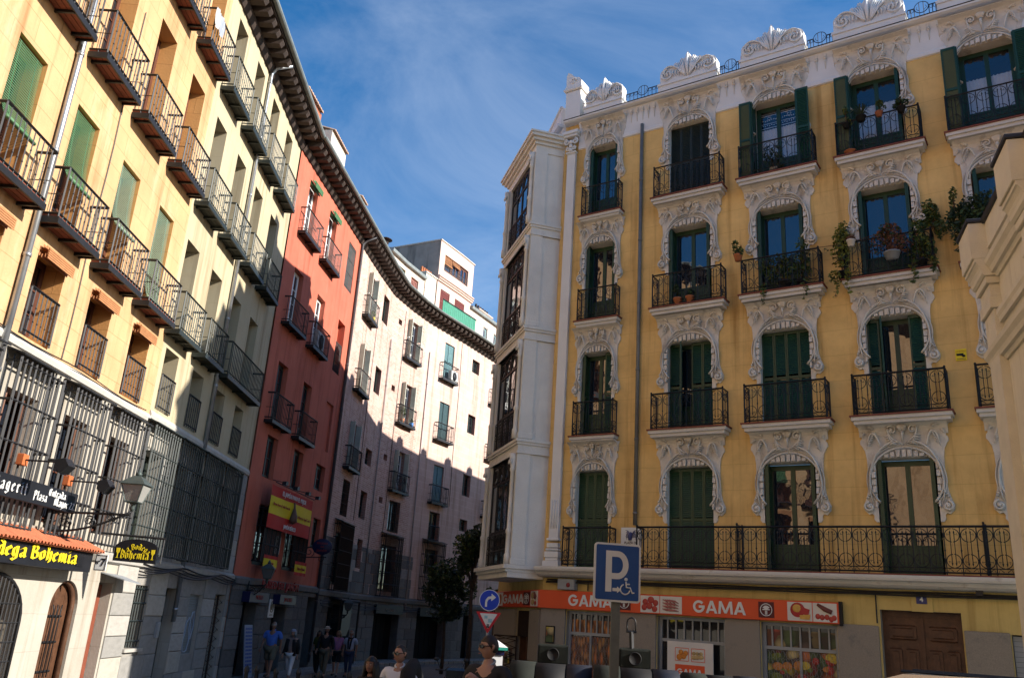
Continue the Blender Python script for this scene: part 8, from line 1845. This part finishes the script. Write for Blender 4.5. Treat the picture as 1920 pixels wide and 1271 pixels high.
for x in (-1.3, 1.3):
    for sg in (-1, 1):
        b = MB(); b.lathe([(0.0, -0.09), (0.30, -0.09), (0.32, 0), (0.30, 0.09), (0.0, 0.09)], 18); b.v = [(x+p[0], sg*0.78+p[2], 0.32+p[1]) for p in b.v]; b.obj('wheel', CONT_B, t)
b = MB(); b.bbox(-2.08, -1.98, -0.7, -0.42, 0.72, 0.88, 0.02); b.obj('headlight', SWH, t); b = MB(); b.bbox(-2.08, -1.98, 0.42, 0.7, 0.72, 0.88, 0.02); b.obj('headlight', SWH, t)
for sg in (-1, 1): b = MB(); b.bar((-0.9, sg*0.55, 1.80), (1.5, sg*0.55, 1.80), 0.03); b.obj('roof_rail', IRON, t)
# ------------------------------------------------------------------ trees and balcony plants
LEAF = [mat('dark_green_leaf', (0.022, 0.042, 0.016), 0.55, 0, 0.3, 3), mat('mid_green_leaf', (0.045, 0.080, 0.022), 0.55, 0, 0.3, 3), mat('yellow_green_leaf', (0.15, 0.17, 0.03), 0.55, 0, 0.3, 3), mat('brown_dry_leaf', (0.15, 0.065, 0.035), 0.7, 0, 0.3, 5)]
BARK = mat('grey_brown_bark', (0.07, 0.055, 0.045), 0.9, 0, 0.3, 8, bump=0.4)
def leaves(mb, c, r, n, s, mi=0, rnd=None):
    rnd = rnd or random
    for _ in range(n):
        while True:
            p = Vector((rnd.uniform(-1, 1), rnd.uniform(-1, 1), rnd.uniform(-1, 1)))
            if p.length < 1: break
        p = p.normalized()*(p.length**0.45); p = Vector((c[0]+p.x*r[0], c[1]+p.y*r[1], c[2]+p.z*r[2]))
        a = Vector((rnd.gauss(0, 1), rnd.gauss(0, 1), rnd.gauss(0, 0.7))).normalized(); b = a.orthogonal().normalized(); q = rnd.uniform(0, 6.28); b = b*cos(q)+a.cross(b)*sin(q); L_ = s*rnd.uniform(0.6, 1.25); n_ = a.cross(b)
        mb.add([p-a*L_*0.5, p+b*L_*0.26+n_*L_*0.08, p+a*L_*0.5, p-b*L_*0.26+n_*L_*0.08], [(0, 1, 2), (0, 2, 3)], mi if rnd.random() < 0.8 else (mi+1) % 3)
def tree(label, x, y, z0, zc, r, n, s, lobes, trunk_r=0.07, rnd=random.Random(3)):
    t = thing('street_tree', label, 'tree', (x, y, z0)); b = MB()
    h = zc-z0; b.tube([(0, 0, -0.1), (0.02, 0.01, h*0.3), (-0.03, 0.0, h*0.62), (0.0, 0.02, h*0.95)], [trunk_r*1.3, trunk_r, trunk_r*0.85, trunk_r*0.5], 8)
    cl = []
    for i in range(lobes):
        while True:
            p = Vector((rnd.uniform(-1, 1), rnd.uniform(-1, 1), rnd.uniform(-0.9, 1)))
            if 0.25 < p.length < 0.95: break
        cl.append(Vector((p.x*r[0]*0.75, p.y*r[1]*0.75, h+p.z*r[2]*0.75)))
    for p in cl: b.tube([(0, 0, h*0.66), (p.x*0.4, p.y*0.4, h*0.66+(p.z-h*0.66)*0.5), tuple(p)], [trunk_r*0.4, trunk_r*0.25, 0.008], 5)
    b.obj('trunk', BARK, t); m = MB()
    for i, p in enumerate(cl): q = rnd.uniform(0.25, 0.42); leaves(m, p, (r[0]*q, r[1]*q, r[2]*q), n//lobes, s, [0, 0, 1, 0][i % 4], rnd)
    m.obj('crown', LEAF[:3], t); return t
tree('small round dark green street tree on the pavement before the pink building', -2.0, 37.6, 0.0, 3.35, (1.4, 1.4, 1.35), 5200, 0.17, 24)
tree('taller narrow dark tree rising beside the white oriel', -0.85, 33.4, 0.0, 4.75, (0.85, 0.9, 1.35), 3600, 0.16, 18, 0.08)
tree('low dark bush of leaves hanging at the oriel foot behind the round arrow sign', 0.05, 31.0, 0.0, 2.9, (0.5, 0.5, 0.5), 700, 0.14, 6, 0.05)
def plant(label, s, d, z, r, n, sz, mi=0, pot=POT, pr=0.10, ph=0.16, group=None, droop=0, spiky=False, cat='plant'):
    t = thing('potted_plant', label, cat, world(YB, s, d, z), SR, group); b = MB()
    if pot: b.lathe([(pr*0.72, 0), (pr, ph*0.85), (pr*1.08, ph*0.86), (pr*1.08, ph), (pr*0.9, ph), (pr*0.85, ph*0.9), (0, ph*0.88)], 12); b.obj('pot', pot, t)
    m = MB(); rnd = random.Random(hash(label) % 1000 if False else len(label)*7+int(s*100))
    if spiky:
        for i in range(46):
            a = rnd.uniform(0, 6.28); e = rnd.uniform(0.5, 1.0)*r[0]*1.3; zz = ph+r[2]*rnd.uniform(0.5, 1.3)
            m.tube([(0, 0, ph), (cos(a)*e*0.5, sin(a)*e*0.5, zz), (cos(a)*e, sin(a)*e, zz-rnd.uniform(0.05, 0.35)*r[2]*2)], [0.012, 0.010, 0.002], 3)
    else:
        for i in range(max(3, n//60)):
            c = (rnd.uniform(-.6, .6)*r[0], rnd.uniform(-.6, .6)*r[1], ph+r[2]*(0.7+rnd.uniform(-.6, .7))); leaves(m, c, (r[0]*0.5, r[1]*0.5, r[2]*0.45), n//max(3, n//60), sz, mi, rnd); m.tube([(0, 0, ph*0.9), (c[0]*0.5, c[1]*0.5, ph+(c[2]-ph)*0.6), c], [0.008, 0.006, 0.003], 4, 3)
        for i in range(droop):
            x0 = rnd.uniform(-1, 1)*r[0]; L_ = rnd.uniform(0.25, 0.7); pts = [(x0+0.04*sin(j*1.7+i), -0.06-r[1]*0.7, ph-j*L_/6) for j in range(7)]; m.tube(pts, 0.004, 3, 3)
            for p in pts[1:]: leaves(m, p, (0.05, 0.03, 0.04), 7, sz*0.8, mi, rnd)
    m.obj('foliage', LEAF, t); return t
plant('bushy dark plant in a pale bowl on the top floor balcony with lace curtains', YC[2]-0.02, 0.22, 13.72, (0.30, 0.14, 0.42), 420, 0.09, 0, mat('pale_bowl', (0.6, 0.58, 0.55), 0.6, 0, 0.1), 0.13, 0.12)
plant('spider plant hung on the top balcony left of centre', YC[3]-0.30, 0.42, 14.50, (0.28, 0.2, 0.22), 0, 0.08, 1, CONT_B, 0.12, 0.14, spiky=True)
plant('small mixed flower pot on the top balcony rail right of centre', YC[3]+0.12, 0.42, 14.52, (0.16, 0.12, 0.16), 120, 0.08, 1, TERRA, 0.09, 0.12)
plant('dark trailing plant on the right corner of the top balcony rail', YC[3]+0.62, 0.42, 14.48, (0.17, 0.13, 0.2), 260, 0.08, 0, CONT_B, 0.10, 0.14)
plant('leggy plant at the left end of the top balcony rail', YC[3]-0.66, 0.40, 14.42, (0.14, 0.1, 0.3), 120, 0.08, 1, CONT_B, 0.09, 0.12)
plant('terracotta saucer with two white stakes on the top balcony floor', YC[3]-0.62, 0.30, 13.72, (0.06, 0.05, 0.05), 20, 0.05, 1, POT, 0.14, 0.08)
plant('terracotta pot with small leaves on the left rail end of the second balcony', YC[2]-0.98, 0.42, 11.32, (0.15, 0.12, 0.28), 150, 0.10, 1, POT, 0.11, 0.17)
plant('lush green climber filling the second balcony with trailing shoots', YC[2]+0.12, 0.24, 10.43, (0.62, 0.16, 0.45), 900, 0.11, 1, CONT_B, 0.16, 0.2, droop=3)
plant('tall green shrub at the right of the climber filled balcony', YC[2]+0.52, 0.22, 10.43, (0.26, 0.14, 0.75), 420, 0.10, 1, CONT_B, 0.12, 0.2)
plant('yellow green vine spilling over the left end of the planted balcony', YC[3]-0.98, 0.30, 10.43, (0.26, 0.2, 0.75), 520, 0.11, 2, CONT_B, 0.12, 0.2, droop=5)
plant('red flowering pot hung on the left rail of the planted balcony', YC[3]-0.72, 0.46, 11.18, (0.16, 0.12, 0.12), 130, 0.07, 3, PHOTO_W, 0.10, 0.16)
plant('brown dry shrub in a grey trough on the planted balcony', YC[3]+0.14, 0.36, 10.72, (0.48, 0.16, 0.42), 800, 0.09, 3, STEEL, 0.18, 0.18)
plant('green climber at the right rail of the planted balcony', YC[3]+0.74, 0.28, 10.43, (0.30, 0.2, 0.62), 620, 0.11, 1, CONT_B, 0.12, 0.2, droop=4)
plant('pale green vine climbing above the right end of the planted balcony', YC[3]+1.05, 0.10, 11.20, (0.26, 0.08, 0.55), 300, 0.13, 1, None, 0.1, 0.1)
plant('big dark green bush on the balcony above the near cream building', YC[4]-0.55, 0.34, 10.9, (0.62, 0.3, 0.55), 1300, 0.12, 0, CONT_B, 0.16, 0.2, droop=4)
plant('sparse upright shoot above the big dark bush', YC[4]-0.98, 0.30, 11.5, (0.12, 0.1, 0.42), 110, 0.10, 1, None, 0.1, 0.1)
plant('left one of two terracotta potted plants on the balcony beside the drainpipe', YC[1]-0.22, 0.30, 10.43, (0.16, 0.12, 0.26), 200, 0.09, 0, POT, 0.12, 0.17, 'flower pots on the second balcony')
plant('right one of two terracotta potted plants on the balcony beside the drainpipe', YC[1]+0.12, 0.30, 10.43, (0.16, 0.12, 0.26), 200, 0.09, 0, POT, 0.12, 0.17, 'flower pots on the second balcony')
vs_ = thing('vine_wire', 'thin wire with sparse trailing vine strung between the two planted balconies', 'vine', world(YB, YC[2], 0.06, 11.3), SR); b = MB(); pts = [(0.95+0.17*i, -0.06, 0.15-0.05*sin(pi*i/8)+0.012*i) for i in range(9)]; b.tube(pts, 0.008, 4, 3); m = random.Random(4)
for p in pts[1::2]: leaves(b, (p[0], p[1], p[2]-0.08), (0.06, 0.03, 0.12), 9, 0.07, 1, m)
b.obj('vine', LEAF, vs_)
# things on the old block's balconies
def wash(label, y, z, cols, d=0.42): 
    t = left_thing('hanging_washing', label, 'washing', y, d, z)
    x = 0
    for i, c in enumerate(cols):
        b = MB(); w = 0.28; b.add([(x+w*q/6, 0.02*sin(q*1.5+r_), -0.5*r_/4) for r_ in range(5) for q in range(7)], [(r_*7+q, r_*7+q+1, r_*7+8+q, r_*7+7+q) for r_ in range(4) for q in range(6)], 0, True); b.obj('cloth', cloth(['green_washing', 'orange_washing', 'white_washing', 'striped_washing'][i % 4] + str(len(cols)), c), t); x += 0.31
wash('bright green and orange washing hung on the topmost orange balcony', 12.9, 15.55, [(0.12, 0.55, 0.04), (0.7, 0.3, 0.03), (0.6, 0.6, 0.58)]); wash('pale folding washing rack on the top balcony near the cream building', 16.75, 15.6, [(0.42, 0.42, 0.41), (0.30, 0.33, 0.38)])
def pkplant(label, t_, z, r, n, mi, pot=POT):
    t = thing('potted_plant', label, 'plant', world(PK, T(t_), 0.18, z), wrot(PK, T(t_))); b = MB(); b.lathe([(0.09, 0), (0.12, 0.2), (0.0, 0.2)], 10); b.obj('pot', pot, t); m = MB(); leaves(m, (0, 0, 0.2+r[2]), r, n, 0.10, mi, random.Random(5)); m.obj('foliage', LEAF, t)
pkplant('leafy plant in a pot on a sunlit balcony of the pink building', 15.9, 11.38, (0.18, 0.12, 0.35), 160, 1); pkplant('blue flower pot on the lit pink building balcony', 16.9, 11.38, (0.1, 0.1, 0.1), 50, 0, mat('blue_plastic_pot', (0.03, 0.16, 0.45), 0.4, 0, 0.05)); pkplant('small plants in pots on the uppermost pink building balcony by the red wall', 10.3, 14.8, (0.2, 0.1, 0.15), 120, 2, mat('yellow_pot', (0.6, 0.4, 0.03), 0.5, 0, 0.1))
o = tag(inst(AC_ME, 'air_conditioner', None, world(PK, T(20.65), 0.16, 14.81), wrot(PK, T(20.65))), 'white air conditioner box on the balcony with faded teal shutters', 'air conditioner'); o.scale = (0.8, 0.7, 1.0)
t = thing('bicycle', 'dark bicycle standing on a small balcony of the pink building', 'bicycle', world(PK, T(16.55), 0.16, 7.99), wrot(PK, T(16.55)))
for x in (-0.42, 0.42):
    b = MB(); b.tube([(x+0.29*cos(a), 0, 0.30+0.29*sin(a)) for a in [i*pi/9 for i in range(18)]], 0.016, 5, closed=True); w = b.obj('wheel', IRON, t); b = MB()
    for i in range(6): a = i*pi/6; b.bar((x+0.28*cos(a), 0, 0.30+0.28*sin(a)), (x-0.28*cos(a), 0, 0.30-0.28*sin(a)), 0.005)
    b.obj('spokes', STEEL, w)
b = MB(); 
for p, q in (((-0.42, 0.30), (-0.12, 0.32)), ((-0.42, 0.30), (-0.2, 0.68)), ((-0.12, 0.32), (-0.22, 0.72)), ((-0.12, 0.32), (0.28, 0.70)), ((-0.2, 0.66), (0.28, 0.72)), ((0.25, 0.82), (0.42, 0.30))): b.bar((p[0], 0, p[1]), (q[0], 0, q[1]), 0.03)
b.obj('frame', IRON, t); b = MB(); b.bbox(-0.32, -0.12, -0.05, 0.05, 0.74, 0.79, 0.015); b.obj('saddle', CONT_B, t); b = MB(); b.bar((0.25, -0.22, 0.86), (0.25, 0.22, 0.86), 0.022); b.obj('handlebar', STEEL, t)
